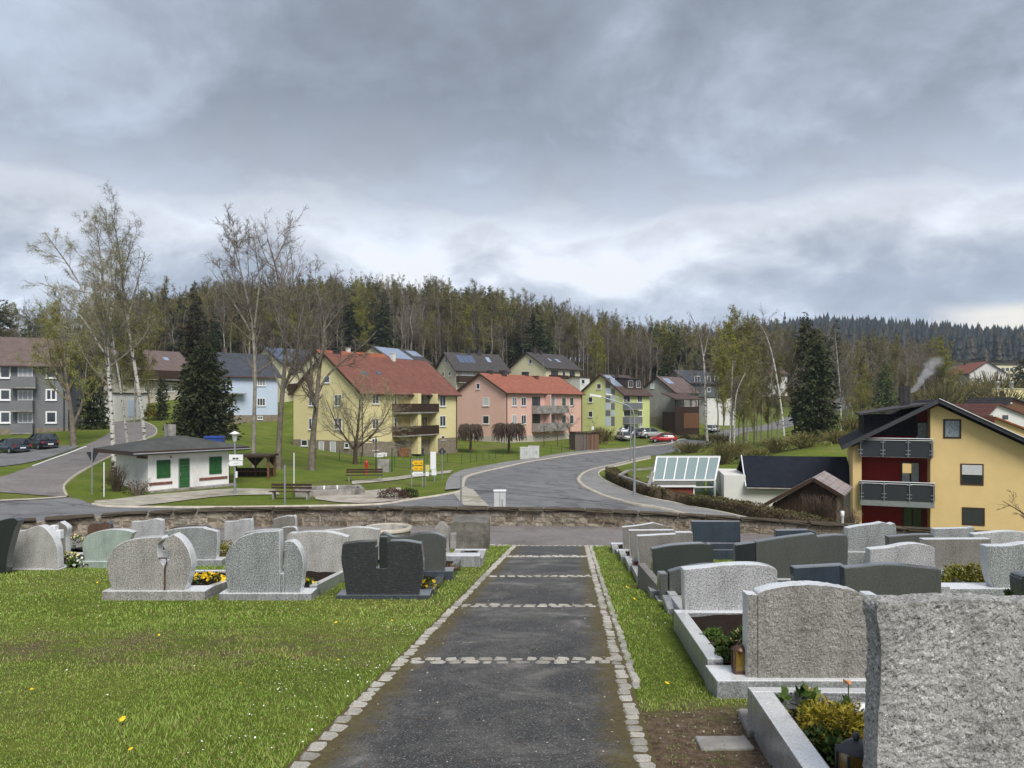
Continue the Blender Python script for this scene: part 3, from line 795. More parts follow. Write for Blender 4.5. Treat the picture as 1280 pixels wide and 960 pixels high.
# --- left of the path, front row
GS('speckled beige round gravestone split by a crooked gap with a bronze bar', 11.0,
   [[(143, 742), (137, 728), (133.5, 712), (135, 697), (144, 684), (158, 676), (178, 672.5), (202, 671, 'c'), (204, 674, 'c'), (197, 681), (196.5, 690), (199, 699, 'c'), (204, 707, 'c'), (205, 742)],
    [(206.5, 742, 'c'), (207, 714), (211, 706), (212, 690), (204.5, 686), (207, 674), (217, 667.5, 'c'), (228, 676), (236, 690), (239.5, 706), (236, 722), (229, 742)]],
   'granite_beige', .2, (127, 256, 739, 756), (128, 256, 2.3, .16), pm='granite_beige')
g = thing('bronze_bar', 'thin bronze bar fixed across the gap of the split beige gravestone', 'bar', at(205, 720, 10.98))
b = MB(); b.tube([(.0, .02, -.2), (.0, .02, .1), (.03, .02, .18), (.03, .02, .25), (-.08, .02, .25)], .013, 6); b.build('rod', M['granite_brown'], g)
GS('light grey speckled gravestone with half round top and narrow slot right of middle', 11.0,
   [[(286, 743), (282, 722), (281, 702), (285, 688), (297, 674), (314, 667), (332, 664.5), (349.5, 663.5, 'c'), (349.5, 743)],
    [(350, 743), (350, 717, 'c'), (354.5, 717, 'c'), (354.5, 743)],
    [(355, 743), (355, 677, 'c'), (366, 677), (375, 688), (379, 704), (378, 722), (375, 743)],
    [(350, 743), (350, 680, 'c'), (354.5, 680, 'c'), (354.5, 743)]][:3],
   'granite_grey', .2, (273, 389, 742, 753), (276, 389, 2.9, .17), pm='granite_kerb')
GS('black streaked gravestone with a square notch and a small polished insert, wider than tall', 11.1,
   [[(433, 745), (430, 722), (426.5, 700), (428, 680, 'c'), (446, 677.5), (469, 676.5, 'c'), (469, 683, 'c'), (470.5, 684, 'c'), (470.5, 710, 'c'), (484, 710, 'c'), (484, 681, 'c'), (487, 676, 'c'), (508, 676.5), (526.5, 679.5, 'c'), (529, 703), (528, 722), (523, 745)],
    [(474, 710.2), (474, 671, 'c'), (484, 671, 'c'), (483.8, 710.2)]],
   ['granite_streak', 'granite_black'], [.17, .10], (420, 537, 744, 752), (424, 540, 2.9, .10, .14), pm='granite_kerb_dark')
# --- second row
GS('cream granite gravestone with a hump right of its middle, far left on the lawn', 15.0,
   [[(5, 714), (7, 690), (9, 674), (15, 665.5), (30, 663), (42, 658.5), (51, 657.5), (58, 662), (66, 672), (71, 684), (72.5, 700), (73, 710)]],
   'granite_cream', .2, (-8, 74, 711.5, 718), (-6, 98, 2.6, .10, .14), pm='granite_cream')
cr = thing('stone_cross', 'small pale stone cross standing just behind the cream granite gravestone', 'cross', on(66, 15.9))
b = MB(); z0 = -(657 - HY) * 15.9 / F - cr.location.z
b.box(-.07, .05, 0, .13, -.05, z0); b.box(.052, .155, -.003, .133, z0 - .28, z0 - .10); b.box(-.18, -.072, -.003, .133, z0 - .28, z0 - .10)
b.build('cross_body', M['frame_white'], cr, bevel=.01)
GS('slim grey stele with a pointed top behind the small stone cross', 18.2,
   [[(66, 695), (67, 660), (75, 652, 'c'), (84.5, 660), (82, 672), (83, 694)]], 'granite_taupe', .2, None, (62, 106, 1.9, .14), pm='granite_cream')
GS('pale green leaf shaped gravestone sloping to a point on the right', 15.4,
   [[(107, 703), (103.5, 690), (103, 680), (107, 671), (118, 665.5), (136, 662), (155, 662.5), (167, 665.5, 'c'), (162, 675), (160, 690), (160, 703)]],
   'granite_green', .17, (97, 166, 702, 712), (98, 166, 2.6, .12), pm='granite_green')
GS('small rounded brown gravestone close below the wall on the left', 20.4,
   [[(109, 676), (109.5, 660), (114, 654.5), (126, 654), (131, 652), (136.5, 654), (138, 664), (137, 676)]], 'granite_brown', .18, None, None)
GS('light grey gravestone with a step rising to the right, behind the green leaf shaped stone', 18.6,
   [[(163.5, 684), (164, 652, 'c'), (178, 651.5), (188, 649.5), (195, 648.5), (202.5, 650.5, 'c'), (202.5, 684)]], 'granite_white', .17, None, (160, 206, 1.8, .12))
GS('grey granite gravestone with a gently arched top and a small bend on its right shoulder', 15.8,
   [[(205, 703), (205, 664, 'c'), (220, 661), (238, 659.5), (254, 659.5, 'c'), (257, 661), (264, 662.5), (271, 664.5, 'c'), (271.5, 682), (270, 703)]], 'granite_grey', .17, (203, 277, 700, 709), (204, 283, 2.2, .12), pm='granite_kerb')
GS('low dark red gravestone with a curved top showing over the arched grey one', 19.6,
   [[(212, 680), (212, 661), (232, 657.5), (252, 657.2), (262, 660), (262, 680)]], 'granite_brown', .16, None, None)
GS('light grey gravestone with a rounded right shoulder in front of the wall', 18.8,
   [[(280, 684), (280.5, 652, 'c'), (292, 651.5), (302, 649.5), (310, 649.3), (314.5, 652), (315, 684)]], 'granite_white', .17, None, (278, 318, 1.7, .12))
GS('beige gravestone with one rounded shoulder, standing closest to the wall', 20.7,
   [[(341, 680), (341.5, 649, 'c'), (355, 645.5), (364, 645.2), (369, 648), (369, 680)]], 'granite_taupe', .2, None, None)
GS('long low grey gravestone behind the half round one, taller at its right end', 17.2,
   [[(305, 690), (306, 666, 'c'), (325, 662.5), (350.5, 661.5, 'c'), (350.5, 690)], [(351, 690), (351, 660, 'c'), (360, 658.8), (370.5, 662), (370, 690)]],
   ['granite_grey', 'granite_taupe'], .15, None, (303, 374, 1.9, .12))
GS('broad beige granite gravestone with a convex top behind the half round grey one', 13.3,
   [[(358, 722), (358, 672), (372, 666), (392, 664.3), (414, 665.5), (435, 671, 'c'), (434.5, 697), (430, 722)]], 'granite_cream', .17, (352, 434, 720, 728), (354, 434, 2.2, .12), pm='granite_cream')
GS('pale speckled gravestone with a wavy top seen over the black streaked one', 16.0,
   [[(401, 700), (404, 663, 'c'), (425, 661.5), (440, 659), (458, 659.5), (474, 662, 'c'), (474, 700)]], 'granite_cream', .16, None, (400, 478, 2, .12))
GS('polished dark gravestone with a wave running up to the right, beside the path', 13.4,
   [[(474, 718), (475, 669), (492, 671), (508, 670.5), (524, 667), (540, 666.3), (551, 669), (557.5, 673, 'c'), (557, 700), (555, 718)]], 'granite_slate', .16, (476, 566, 714, 726), (478, 566, 2.7, .16), pm='granite_kerb_dark')
cr = thing('stone_cross', 'weathered pale stone cross on a tapered foot beside the path end', 'cross', on(552, 16.6))
b = MB(); s_ = 16.6 / F; hh = -(653 - HY) * s_ - cr.location.z
b.prism([(-.16, -.1), (.18, -.1), (.15, hh - .12), (.07, hh - .03), (.05, hh), (-.05, hh), (-.08, hh - .03), (-.15, hh - .12)], 0, .2)
b.box(.182, .31, -.003, .203, hh - .58, hh - .25); b.build('cross_body', M['concrete'], cr, bevel=.015)
b = MB(); b.box(-.35, .55, -.1, .35, -.12, .1); b.build('plinth', M['granite_kerb'], cr, bevel=.01)
GS('small pale border stone with a planted bed nearest the path end', 15.6,
   [[(560, 700), (560, 694, 'c'), (566, 694, 'c'), (566, 700)]], 'granite_kerb', .1, (556, 600, 695, 702), (558, 603, 2.2, .16, .17), pm='granite_kerb', name='grave_border')

# --- right of the path
yr = -.09
GS('huge rough hewn granite block gravestone filling the lower right corner', 3.25,
   [[(1104, 1000), (1096, 975, 'c'), (1098, 900), (1101, 850), (1101, 800), (1096, 768), (1099, 757), (1110, 753), (1135, 754), (1180, 751), (1230, 750.5), (1280, 754), (1340, 752), (1400, 757, 'c'), (1405, 1000)]],
   'granite_rough', .13, None, None, rough=(.008, .013))
# its planted bed with a broad pale kerb
bed = thing('grave_border', 'grave bed with a broad pale granite kerb and shrubs beside the huge rough block', 'grave border', (0, 0, 0))
q = [Vector((1.30, 3.05)), Vector((2.75, 2.9)), Vector((2.98, 5.1)), Vector((1.575, 5.15))]
zt_ = lambda p: -1.6 - .109 * p.y + .27
def kpiece(a, b_, c, d, name='kerb_piece'):
    bb = MB(); P4 = (a, b_, c, d)
    vs = [(p.x, p.y, zt_(p) - .5) for p in P4] + [(p.x, p.y, zt_(p)) for p in P4]
    bb.add(vs, [(3, 2, 1, 0), (4, 5, 6, 7)] + [(i, (i + 1) % 4, (i + 1) % 4 + 4, i + 4) for i in range(4)]); topped(bb).build(name, tops(M['granite_kerb']), bed, bevel=.008)
iw = .13
i0, i3, i2 = Vector((1.30 + iw, 3.05)), Vector((1.575 + iw, 5.15 - iw)), Vector((2.98 - iw, 5.1 - iw))
kpiece(q[0], i0, i3 + Vector((0, .0)), Vector((q[3].x - .012, q[3].y - iw + .0)))
kpiece(Vector((q[3].x - .012, q[3].y - iw + .002)), Vector((q[2].x, q[2].y - iw + .002)), q[2], q[3])
kpiece(Vector((2.98 - iw, 5.1 - iw)), Vector((2.75 - iw, 2.9)), Vector((2.75, 2.9)), Vector((2.97, 5.1 - iw)))
vs = []
for j in range(13):
    for i in range(13):
        u, w_ = i / 12, j / 12
        x = (1.38 + .26 * w_) + 1.32 * u; y = 3.05 + 2.0 * w_
        vs.append((x, y, -1.6 - .109 * y + .17 + random.uniform(-.02, .03)))
b = MB(); b.add(vs, [(j * 13 + i, j * 13 + i + 1, (j + 1) * 13 + i + 1, (j + 1) * 13 + i) for j in range(12) for i in range(12)], 0, True); b.build('soil_bed', M['soil'], bed)
bsh = outline_obj('back_panel', [(0, 0), (.3, .0), (.3, .14), (.1, .17), (0, .1)], .14, M['granite_kerb'], bed, .01)
bsh.location = (2.2, 4.55, -1.6 - .109 * 4.6 + .14)
GS('rough brown granite gravestone with an arched top between two square shoulders', 5.9,
   [[(948, 853), (948, 748, 'c'), (950, 741), (964, 736.5), (985, 733), (1015, 731.5), (1045, 734), (1068, 739), (1081, 745), (1084, 750, 'c'), (1084, 853)]],
   'granite_hewn', .15, (896, 1100, 851, 886), (897, 1096, 2.6, .22, .13), yaw=yr, rough=(.0055, .013), pm='granite_kerb')
g_ = [o for o in COL.objects if o.get('label', '').startswith('rough brown granite')][0]
for a, b__ in ((935, 947.5), (1084.5, 1097)):
    qq = pxpoly([(a, 851), (b__, 744)], 5.9, g_.location)
    outline_obj('shoulder', [(qq[0][0], qq[0][1]), (qq[0][0], qq[1][1]), (qq[1][0], qq[1][1]), (qq[1][0], qq[0][1])], .13, M['granite_hewn'], g_, .01, rough=(.003, .02), y0=.01)
GS('light grey speckled gravestone with a low wave along its top, third from the front', 8.6,
   [[(864, 790), (857, 765), (855.5, 735), (854.5, 712, 'c'), (880, 709.5), (912, 706), (945, 705.5), (966, 709), (972, 714, 'c'), (972, 790)]],
   'granite_white', .17, (862, 976, 788, 797), (862, 976, 2.4, .14, .12), yaw=yr, pm='granite_kerb')
GS('dark gravestone in three upright pieces, mostly hidden by the light speckled one', 10.9,
   [[(836.5, 753), (836.5, 714.5, 'c'), (853, 710), (880, 706), (900, 706, 'c'), (900, 753)], [(825, 753), (824.5, 717, 'c'), (835, 717, 'c'), (835.5, 753)]],
   'granite_slate', [.14, .2], (824, 905, 752, 760), (818, 905, 2.1, .1, .1), yaw=yr, pm='granite_kerb')
GS('black gravestone with rounded corners standing behind the one in three pieces', 12.6,
   [[(817, 728), (815, 686, 'c'), (840, 681.5), (868, 679.5), (884, 680), (891, 685), (892, 728)]], 'granite_darkgreen', .17, (812, 893, 727, 735), (800, 895, 2.2, .12, .14), yaw=yr, pm='granite_kerb')
GS('brownish grey gravestone with a step in its level top', 14.4,
   [[(800, 716), (797, 670, 'c'), (845, 667.5, 'c'), (845, 665.5, 'c'), (866, 665.5, 'c'), (866, 716)]], 'granite_taupe', .16, (796, 870, 714, 722), (789, 870, 2, .12, .14), yaw=yr, pm='granite_kerb')
GS('flat topped taupe gravestone second from the far end of the right row', 16.3,
   [[(789, 704), (786.5, 663, 'c'), (843, 662.5, 'c'), (845, 704)]], 'granite_taupe', .15, (785, 848, 702, 708), (779, 848, 2, .12, .14), yaw=yr, pm='granite_kerb')
GS('taupe gravestone with a low pointed top at the far end of the right row', 18.4,
   [[(780, 692), (778, 659, 'c'), (800, 656.5), (817, 653.5, 'c'), (829.5, 657, 'c'), (830, 692)]], 'granite_taupe', .15, (772, 833, 690, 696), (768, 833, 2, .12, .16), yaw=yr, pm='granite_kerb')
GS('blue black rectangular gravestone on a stepped base, centre of the right side', 17.2,
   [[(867, 678), (864.5, 651.5, 'c'), (925, 651.5, 'c'), (926, 678)], [(871, 695), (870, 679, 'c'), (922, 679, 'c'), (923, 695)]], 'granite_blue', [.15, .22], (868, 926, 687, 698), (868, 926, 1.8, .1), yaw=yr, pm='granite_blue')
GS('wide greenish grey gravestone with a stepped wave top and a dark left wing', 12.9,
   [[(945, 727), (945, 677.5, 'c'), (975, 672.5), (1019, 666.8, 'c'), (1022, 671, 'c'), (1040, 669), (1052, 668.8, 'c'), (1060, 674), (1059, 727)], [(919.5, 727), (919, 681, 'c'), (944.5, 677.5, 'c'), (944.5, 727)]],
   ['granite_slate', 'granite_black'], [.16, .14], (918, 1062, 724, 733), (918, 1064, 1.9, .1), yaw=yr, pm='granite_kerb')
GS('low black gravestone with a straight top peeping out behind the wide greenish one', 17.0,
   [[(971, 695), (970, 663, 'c'), (1010, 662, 'c'), (1021, 665, 'c'), (1021, 695)]], 'granite_blue', .16, None, (968, 1024, 1.8, .1), yaw=yr, pm='granite_kerb_dark')
GS('dark blue grey slab gravestone with a straight top, left of the olive dark one', 10.2,
   [[(995, 762), (992, 709.5, 'c'), (1056, 706, 'c'), (1058, 762)]], 'granite_blue', .15, (990, 1062, 758, 770), (990, 1062, 1.9, .12), yaw=yr, pm='granite_kerb_dark')
GS('large olive dark gravestone with a shallow wave top behind the huge rough block', 9.4,
   [[(1059, 790), (1055.5, 710, 'c'), (1080, 708), (1100, 705.8), (1125, 706), (1152, 709), (1177, 711.5, 'c'), (1177, 790)]], 'granite_slate', .16, (1054, 1180, 776, 790), (1054, 1180, 2.2, .12), yaw=yr, pm='granite_kerb_dark')
GS('grey granite gravestone whose curved top climbs to the right, closest to the wall', 15.0,
   [[(1062, 702), (1060, 680), (1059, 660, 'c'), (1075, 657), (1092, 655), (1103, 652.8, 'c'), (1112, 655), (1120, 658), (1121, 702)]], 'granite_grey', .17, (1055, 1125, 690, 699), (1055, 1125, 1.9, .12), yaw=yr)
GS('low flat topped dark gravestone right of the climbing grey one', 14.3,
   [[(1112, 700), (1110.5, 671, 'c'), (1140, 668.5), (1165, 668, 'c'), (1169.5, 672, 'c'), (1169, 700)]], 'granite_slate', .15, None, (1108, 1172, 1.9, .1), yaw=yr)
GS('light speckled granite gravestone with a wave top, left of the brown grey rectangular one', 12.0,
   [[(1089, 730), (1087.5, 686.5, 'c'), (1112, 684), (1130, 680.5), (1147, 679.5), (1161, 682), (1169, 685.5, 'c'), (1170, 730)]], 'granite_white', .17, (1084, 1172, 722, 734), (1084, 1172, 2.0, .12), yaw=yr)
GS('brown grey rectangular gravestone with a straight top behind a shrub bed', 12.7,
   [[(1170, 715), (1154, 674, 'c'), (1239, 673.5, 'c'), (1240, 715)]], 'granite_taupe', .16, (1164, 1246, 712, 722), None, yaw=yr)
GS('low grey gravestone with a tiny step at its right end, right beside the wall', 16.2,
   [[(1169, 695), (1168, 661, 'c'), (1212, 660, 'c'), (1212, 659, 'c'), (1218, 659, 'c'), (1219, 695)]], 'granite_grey', .16, None, (1166, 1222, 1.8, .1), yaw=yr)
GS('grey granite gravestone with a wave top at the right edge, farther back', 14.0,
   [[(1218, 705), (1217, 667.5, 'c'), (1240, 665.5), (1258, 664), (1275, 664.5), (1295, 668, 'c'), (1296, 705)]], 'granite_white', .16, None, (1214, 1300, 2.0, .1), yaw=yr)
GS('tall grey gravestone cut by the right edge, on a long grey plinth', 10.2,
   [[(1243, 738), (1236, 715), (1233.5, 682.5, 'c'), (1262, 682), (1280, 679.5), (1310, 678), (1335, 684, 'c'), (1335, 738)]], 'granite_grey', .17, (1176, 1340, 736, 752), None, yaw=yr)
bd = thing('grave_border', 'grey granite kerb round the bed in front of the brown grey rectangular gravestone', 'grave border', on(1210, 10.4))
b0 = bd.location
def kseg(px0, py0, y0, px1, py1, y1, w=.12, hh=.2):
    a_ = at(px0, py0, y0) - b0; c_ = at(px1, py1, y1) - b0
    b = MB(); b.bar((a_.x, a_.y, a_.z - hh / 2), (c_.x, c_.y, c_.z - hh / 2), w, hh); b.build('kerb_piece', M['granite_grey'], bd, bevel=.008)
kseg(1168, 712, 12.5, 1226, 738, 10.45, .12, .26); kseg(1168, 712, 12.55, 1240, 712, 12.55, .12, .26)
vs = [tuple(at(*p) - b0) for p in ((1172, 716, 12.4), (1240, 716, 12.4), (1260, 738, 10.5), (1226, 742, 10.4))]
b = MB(); b.add(vs, [(0, 1, 2, 3)]); b.build('soil_bed', M['soil'], bd)
GS('polished black gravestone just entering at the right edge', 7.6,
   [[(1279, 770), (1276, 724, 'c'), (1290, 718), (1400, 712, 'c'), (1400, 770)]], 'granite_black', .18, None, None)
o = outline_obj('marker_stone', pxpoly([(1175, 750), (1175, 733), (1188, 733), (1188, 750)], 9.6, on(1181, 9.6)), .14, M['granite_white'], None, .01)
o.location = on(1181, 9.6); tag(o, 'small square granite post on the grass right of the olive dark gravestone', 'marker stone')
GS('black polished gravestone with a curved shoulder at the left edge of the lawn', 14.3,
   [[(-30, 716), (-28, 672), (-12, 656), (2, 650), (16, 647.5), (23, 651, 'c'), (17, 664), (10, 690), (7, 716)]], 'granite_black', .2, None, None)
# stepping slab and loose kerb on the bare soil
def flat_slab(label, pts, th, mat, name='stone_slab'):
    w3 = [G(*p, near=True) for p in pts]; c = sum(w3, Vector()) / len(w3)
    b = MB(); b.add([tuple(p - c + Vector((0, 0, -.04))) for p in w3] + [tuple(p - c + Vector((0, 0, th))) for p in w3],
                    [(3, 2, 1, 0), (4, 5, 6, 7)] + [(i, (i + 1) % 4, (i + 1) % 4 + 4, i + 4) for i in range(4)])
    o = b.build(name, mat, None, c, bevel=.012); return tag(o, label, 'stone slab')
flat_slab('flat weathered stone slab lying on the bare soil right of the path', [(876, 939), (944, 938), (932, 923), (868, 923)], .02, M['concrete'])
flat_slab('short concrete edging piece leaning beside the nearest grave kerb', [(936, 922), (946, 922), (935, 894), (922, 894)], .05, M['concrete'], 'edging_stone')
# bench and steps of the dark three piece grave (small side table of stone)
b = MB(); a_ = on(802, 12.2); b.box(-.02, .10, -.9, .2, -.1, .36); o = b.build('stone_cheek', M['granite_taupe'], None, a_, bevel=.01); tag(o, 'tilted grey side stone beside the black rounded gravestone', 'side stone')
o.rotation_euler = (.1, 0, .1)
o = rough_box('stone_slab', -.18, .2, -.45, .25, .0, .12, M['granite_kerb'], None, 1, 0, on(847, 10.2), -.1, .01); tag(o, 'pale polished granite slab lying in the bed beside the light speckled gravestone', 'stone slab')
# ------------------------------------------------------------------ houses
M['wall_yellow'] = plain('wall_yellow', (.66, .58, .31), .05, .6, .9, .1, bscale=30, bdist=.004)
M['wall_pink'] = plain('wall_pink', (.64, .41, .34), .05, .6, .9, .1, bscale=30, bdist=.004)
M['wall_lime'] = plain('wall_lime', (.58, .63, .27), .05, .6, .9, .1)
M['wall_cream'] = plain('wall_cream', (.60, .56, .38), .05, .6, .9, .1)
M['wall_beige'] = plain('wall_beige', (.45, .41, .35), .06, .6, .9, .1)
M['wall_blue'] = plain('wall_blue', (.48, .56, .68), .05, .6, .9, .1)
M['wall_grey'] = plain('wall_grey', (.17, .175, .185), .10, .6, .9, .1)
M['wall_slate'] = plain('wall_slate', (.10, .11, .115), .10, .6, .9, .1)
M['wall_old'] = plain('wall_old', (.27, .265, .24), .16, .8, .9, .1, grime=(.2, .19, .165))
M['wall_ochre'] = plain('wall_ochre', (.68, .50, .235), .05, 1.1, .9, .1, bscale=45, bdist=.004)
M['wall_red'] = plain('wall_red', (.24, .014, .010), .12, 1.5, .8, .2)
M['wall_stone'] = plain('wall_stone', (.22, .185, .14), .35, 4.0, .95, .1, bscale=9, bdist=.03)
M['wall_white'] = plain('wall_white', (.62, .61, .58), .07, .8, .9, .1)
def roof_mat(name, c, row=.34, var=.25, rough=.75, ribs=False, spec=.3):
    """tiled roof: rows follow the slope through the object's height, tiles along the ridge"""
    m, t, b = pbsdf(name, rough, spec)
    v = coords(t)
    s = N(t, 'ShaderNodeSeparateXYZ'); t.links.new(v, s.inputs[0])
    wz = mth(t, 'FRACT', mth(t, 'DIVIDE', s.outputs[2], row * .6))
    wx = mth(t, 'FRACT', mth(t, 'DIVIDE', s.outputs[0], .62 if ribs else .3))
    hh = mth(t, 'ADD', wz, mth(t, 'MULTIPLY', mth(t, 'PINGPONG', wx, .5), 1.2))
    col = ramp(t, noise(t, v, 1.2, 6, .7), [(.3, tuple(x * (1 - var) for x in c)), (.7, tuple(x * (1 + var) for x in c))])
    col = mixc(t, 1.0, col, ramp(t, noise(t, v, 5, 3, .7), [(.3, .8), (.7, 1.15)]), 'MULTIPLY')
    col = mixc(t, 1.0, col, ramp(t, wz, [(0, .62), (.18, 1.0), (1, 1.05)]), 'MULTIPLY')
    t.links.new(col, b.inputs['Base Color']); bump(t, b, hh, .05, .9)
    return m
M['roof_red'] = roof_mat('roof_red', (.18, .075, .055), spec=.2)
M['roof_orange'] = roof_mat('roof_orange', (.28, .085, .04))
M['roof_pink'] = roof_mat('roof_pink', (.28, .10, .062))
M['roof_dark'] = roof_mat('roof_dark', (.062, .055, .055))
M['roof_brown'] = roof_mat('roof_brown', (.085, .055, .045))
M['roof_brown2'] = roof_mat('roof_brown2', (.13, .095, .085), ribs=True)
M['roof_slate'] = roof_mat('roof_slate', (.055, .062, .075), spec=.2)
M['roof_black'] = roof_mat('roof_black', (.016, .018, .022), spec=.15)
M['solar'] = plain('solar', (.06, .085, .14), .2, 1.5, .12, .9)
M['solar_light'] = plain('solar_light', (.24, .30, .40), .2, 1.5, .12, .9)
M['trim_brown'] = plain('trim_brown', (.045, .025, .018), .2, 4, .6, .3)

class House:
    """A, B: (pixel x, distance) of the front wall's two ground corners; the ridge runs parallel to the front"""
    def __init__(s, label, A, B, width, zb, eave_py, ridge_py, wall, roof, cat='house', name='house', zb_low=3.0, over=.45, L=None, hip=0, ridge_off=.5, rtrim='trim_brown', grp=None, zeave=None, zridge=None):
        a = Vector(((A[0] - CX) * A[1] / F, A[1])); b = Vector(((B[0] - CX) * B[1] / F, B[1]))
        s.a, s.b = a, b; s.d = (b - a).normalized(); s.L = L or (b - a).length; s.n = Vector((-s.d.y, s.d.x)); s.W = width
        s.ze = zeave if zeave is not None else -(eave_py - HY) * A[1] / F
        mid = a + s.n * width * ridge_off
        s.zr = zridge if zridge is not None else -(ridge_py - HY) * mid.y / F
        s.zb = zb
        s.rz = math.atan2(s.d.y, s.d.x)
        s.root = thing(name, label, cat, (a.x, a.y, zb), s.rz, grp)
        W_, L_ = s.W, s.L; he, hr = s.ze - zb, s.zr - zb; ro = ridge_off * W_
        s.he, s.hr, s.ro = he, hr, ro
        bb = MB()
        prof = [(0, -zb_low), (W_, -zb_low), (W_, he), (ro, hr - .02), (0, he)]
        vs = [(0, y, z) for y, z in prof] + [(L_, y, z) for y, z in prof]
        bb.add(vs, [(0, 4, 3, 2, 1), (5, 6, 7, 8, 9)] + [(i, (i + 1) % 5, (i + 1) % 5 + 5, i + 5) for i in range(5)])
        s.wall = bb.build('wall', wall, s.root)
        # roof: two slopes with thickness
        th, ov, oe = .16, over, over
        sl1 = (hr - he) / ro; sl2 = (hr - he) / (W_ - ro)
        bb = MB()
        hx = hip
        def slope(y_e, z_e, y_r, z_r):
            vs = [(-ov, y_e, z_e), (L_ + ov, y_e, z_e), (L_ + ov - hx, y_r, z_r), (-ov + hx, y_r, z_r)]
            bb.add([(x, y, z + .02) for x, y, z in vs] + [(x, y, z + th) for x, y, z in vs], [(0, 1, 2, 3), (4, 5, 6, 7), (0, 1, 5, 4), (1, 2, 6, 5), (2, 3, 7, 6), (3, 0, 4, 7)])
        slope(-oe, he - oe * sl1, ro, hr); slope(W_ + oe, he - oe * sl2, ro + .002, hr)
        s.roof = bb.build('roof', roof, s.root)
        bb = MB()   # barge boards and gutter
        for x in (-ov - .04, L_ + ov + .04):
            bb.bar((x, -oe, he - oe * sl1 + .04), (x, ro, hr + .06), .05, .22); bb.bar((x, W_ + oe, he - oe * sl2 + .04), (x, ro, hr + .06), .05, .22)
        bb.tube([(-ov, -oe - .07, he - oe * sl1 + .03), (L_ + ov, -oe - .07, he - oe * sl1 + .03)], .075, 6)
        bb.build('gutter', M[rtrim], s.root)
        s.sl1 = sl1
    def front(s, px, py):
        k = (px - CX) / F
        t = (k * s.a.y - s.a.x) / (s.d.x - k * s.d.y); Y = s.a.y + t * s.d.y
        return t, -(py - HY) * Y / F - s.zb
    def gable(s, px, py):
        k = (px - CX) / F
        t = (k * s.a.y - s.a.x) / (s.n.x - k * s.n.y); Y = s.a.y + t * s.n.y
        return t, -(py - HY) * Y / F - s.zb
    def window(s, face, x0, x1, y0, y1, pane='pane', frame='frame_white', mull=1, px=True, sill=True, name='window', fr=.09, dep=0.0):
        """face 'f' front, 'g' left gable, 'r' right gable; pixels of the outer frame, or metres when px is False"""
        if px:
            fn = s.front if face == 'f' else s.gable
            u0, zt = fn(x0, y0); u1, zb_ = fn(x1, y1)
            if face == 'g': u0, u1 = u1, u0
            if face == 'g': u0, u1 = min(u0, u1), max(u0, u1)
            zt2 = fn(x1, y0)[1]; zb2 = fn(x0, y1)[1]; zt = (zt + zt2) / 2; zb_ = (zb_ + zb2) / 2
        else: u0, u1, zb_, zt = x0, x1, y0, y1
        w, h = u1 - u0, zt - zb_
        fb = MB(); pr = .045
        fb.box(0, w, -pr, .0, 0, fr); fb.box(0, w, -pr, 0, h - fr, h); fb.box(0, fr, -pr, 0, fr, h - fr); fb.box(w - fr, w, -pr, 0, fr, h - fr)
        for k in range(1, mull + 1):
            xm = w * k / (mull + 1); fb.box(xm - fr * .45, xm + fr * .45, -pr + .006, 0, fr, h - fr)
        if sill: fb.box(-.06, w + .06, -.14, 0, -.06, -.002)
        o = fb.build(name, M[frame], s.root)
        pb = MB(); pb.box(fr * .9, w - fr * .9, -.018, .0, fr * .9, h - fr * .9); p = pb.build('pane', M[pane], o)
        if face == 'f': o.location = (u0, -dep, zb_)
        elif face == 'g': o.location = (-dep, u1, zb_); o.rotation_euler = (0, 0, -math.pi / 2)
        else: o.location = (s.L + dep, u0, zb_); o.rotation_euler = (0, 0, math.pi / 2)
        return o
    def chimney(s, u, v, w=.6, h=1.2, mat='roof_dark', d=None):
        """u along the ridge, v 0..1 from front eave to ridge (beyond 1: rear slope)"""
        d = d or w
        y = v * s.ro if v <= 1 else s.ro + (v - 1) * (s.W - s.ro)
        zz = s.he + (s.hr - s.he) * (v if v <= 1 else 2 - v)
        b = MB(); b.box(u - w / 2, u + w / 2, y - d / 2, y + d / 2, zz - .6, zz + h); b.box(u - w / 2 - .06, u + w / 2 + .06, y - d / 2 - .06, y + d / 2 + .06, zz + h + .002, zz + h + .09)
        b.build('chimney', M[mat], s.root)
    def onroof(s, u0, u1, v0, v1, mat, name, nx=1, ny=1, gap=.03, th=.08, lift=.17, frame=None):
        """flat pieces lying on the front slope: a panel array or a skylight; v 0 eave .. 1 ridge"""
        par = s.root
        if nx * ny > 1:
            par = link(name + '_array' if name.endswith('panel') else name, None, s.root) if False else s.root
        for i in range(nx):
            for j in range(ny):
                ua = u0 + (u1 - u0) * i / nx + gap; ub = u0 + (u1 - u0) * (i + 1) / nx - gap
                va = v0 + (v1 - v0) * j / ny + gap / s.W; vb = v0 + (v1 - v0) * (j + 1) / ny - gap / s.W
                P = lambda u, v, l: (u, v * s.ro, s.he + (s.hr - s.he) * v + l)
                b = MB(); vs = [P(ua, va, lift - .04), P(ub, va, lift - .04), P(ub, vb, lift - .04), P(ua, vb, lift - .04), P(ua, va, lift + th), P(ub, va, lift + th), P(ub, vb, lift + th), P(ua, vb, lift + th)]
                b.add(vs, [(3, 2, 1, 0), (4, 5, 6, 7)] + [(q, (q + 1) % 4, (q + 1) % 4 + 4, q + 4) for q in range(4)])
                b.build(name, M[mat], par)
    def box(s, name, u0, u1, y0, y1, z0, z1, mat, parent=None):
        b = MB(); b.box(u0, u1, y0, y1, z0, z1); return b.build(name, M[mat] if isinstance(mat, str) else mat, parent or s.root)
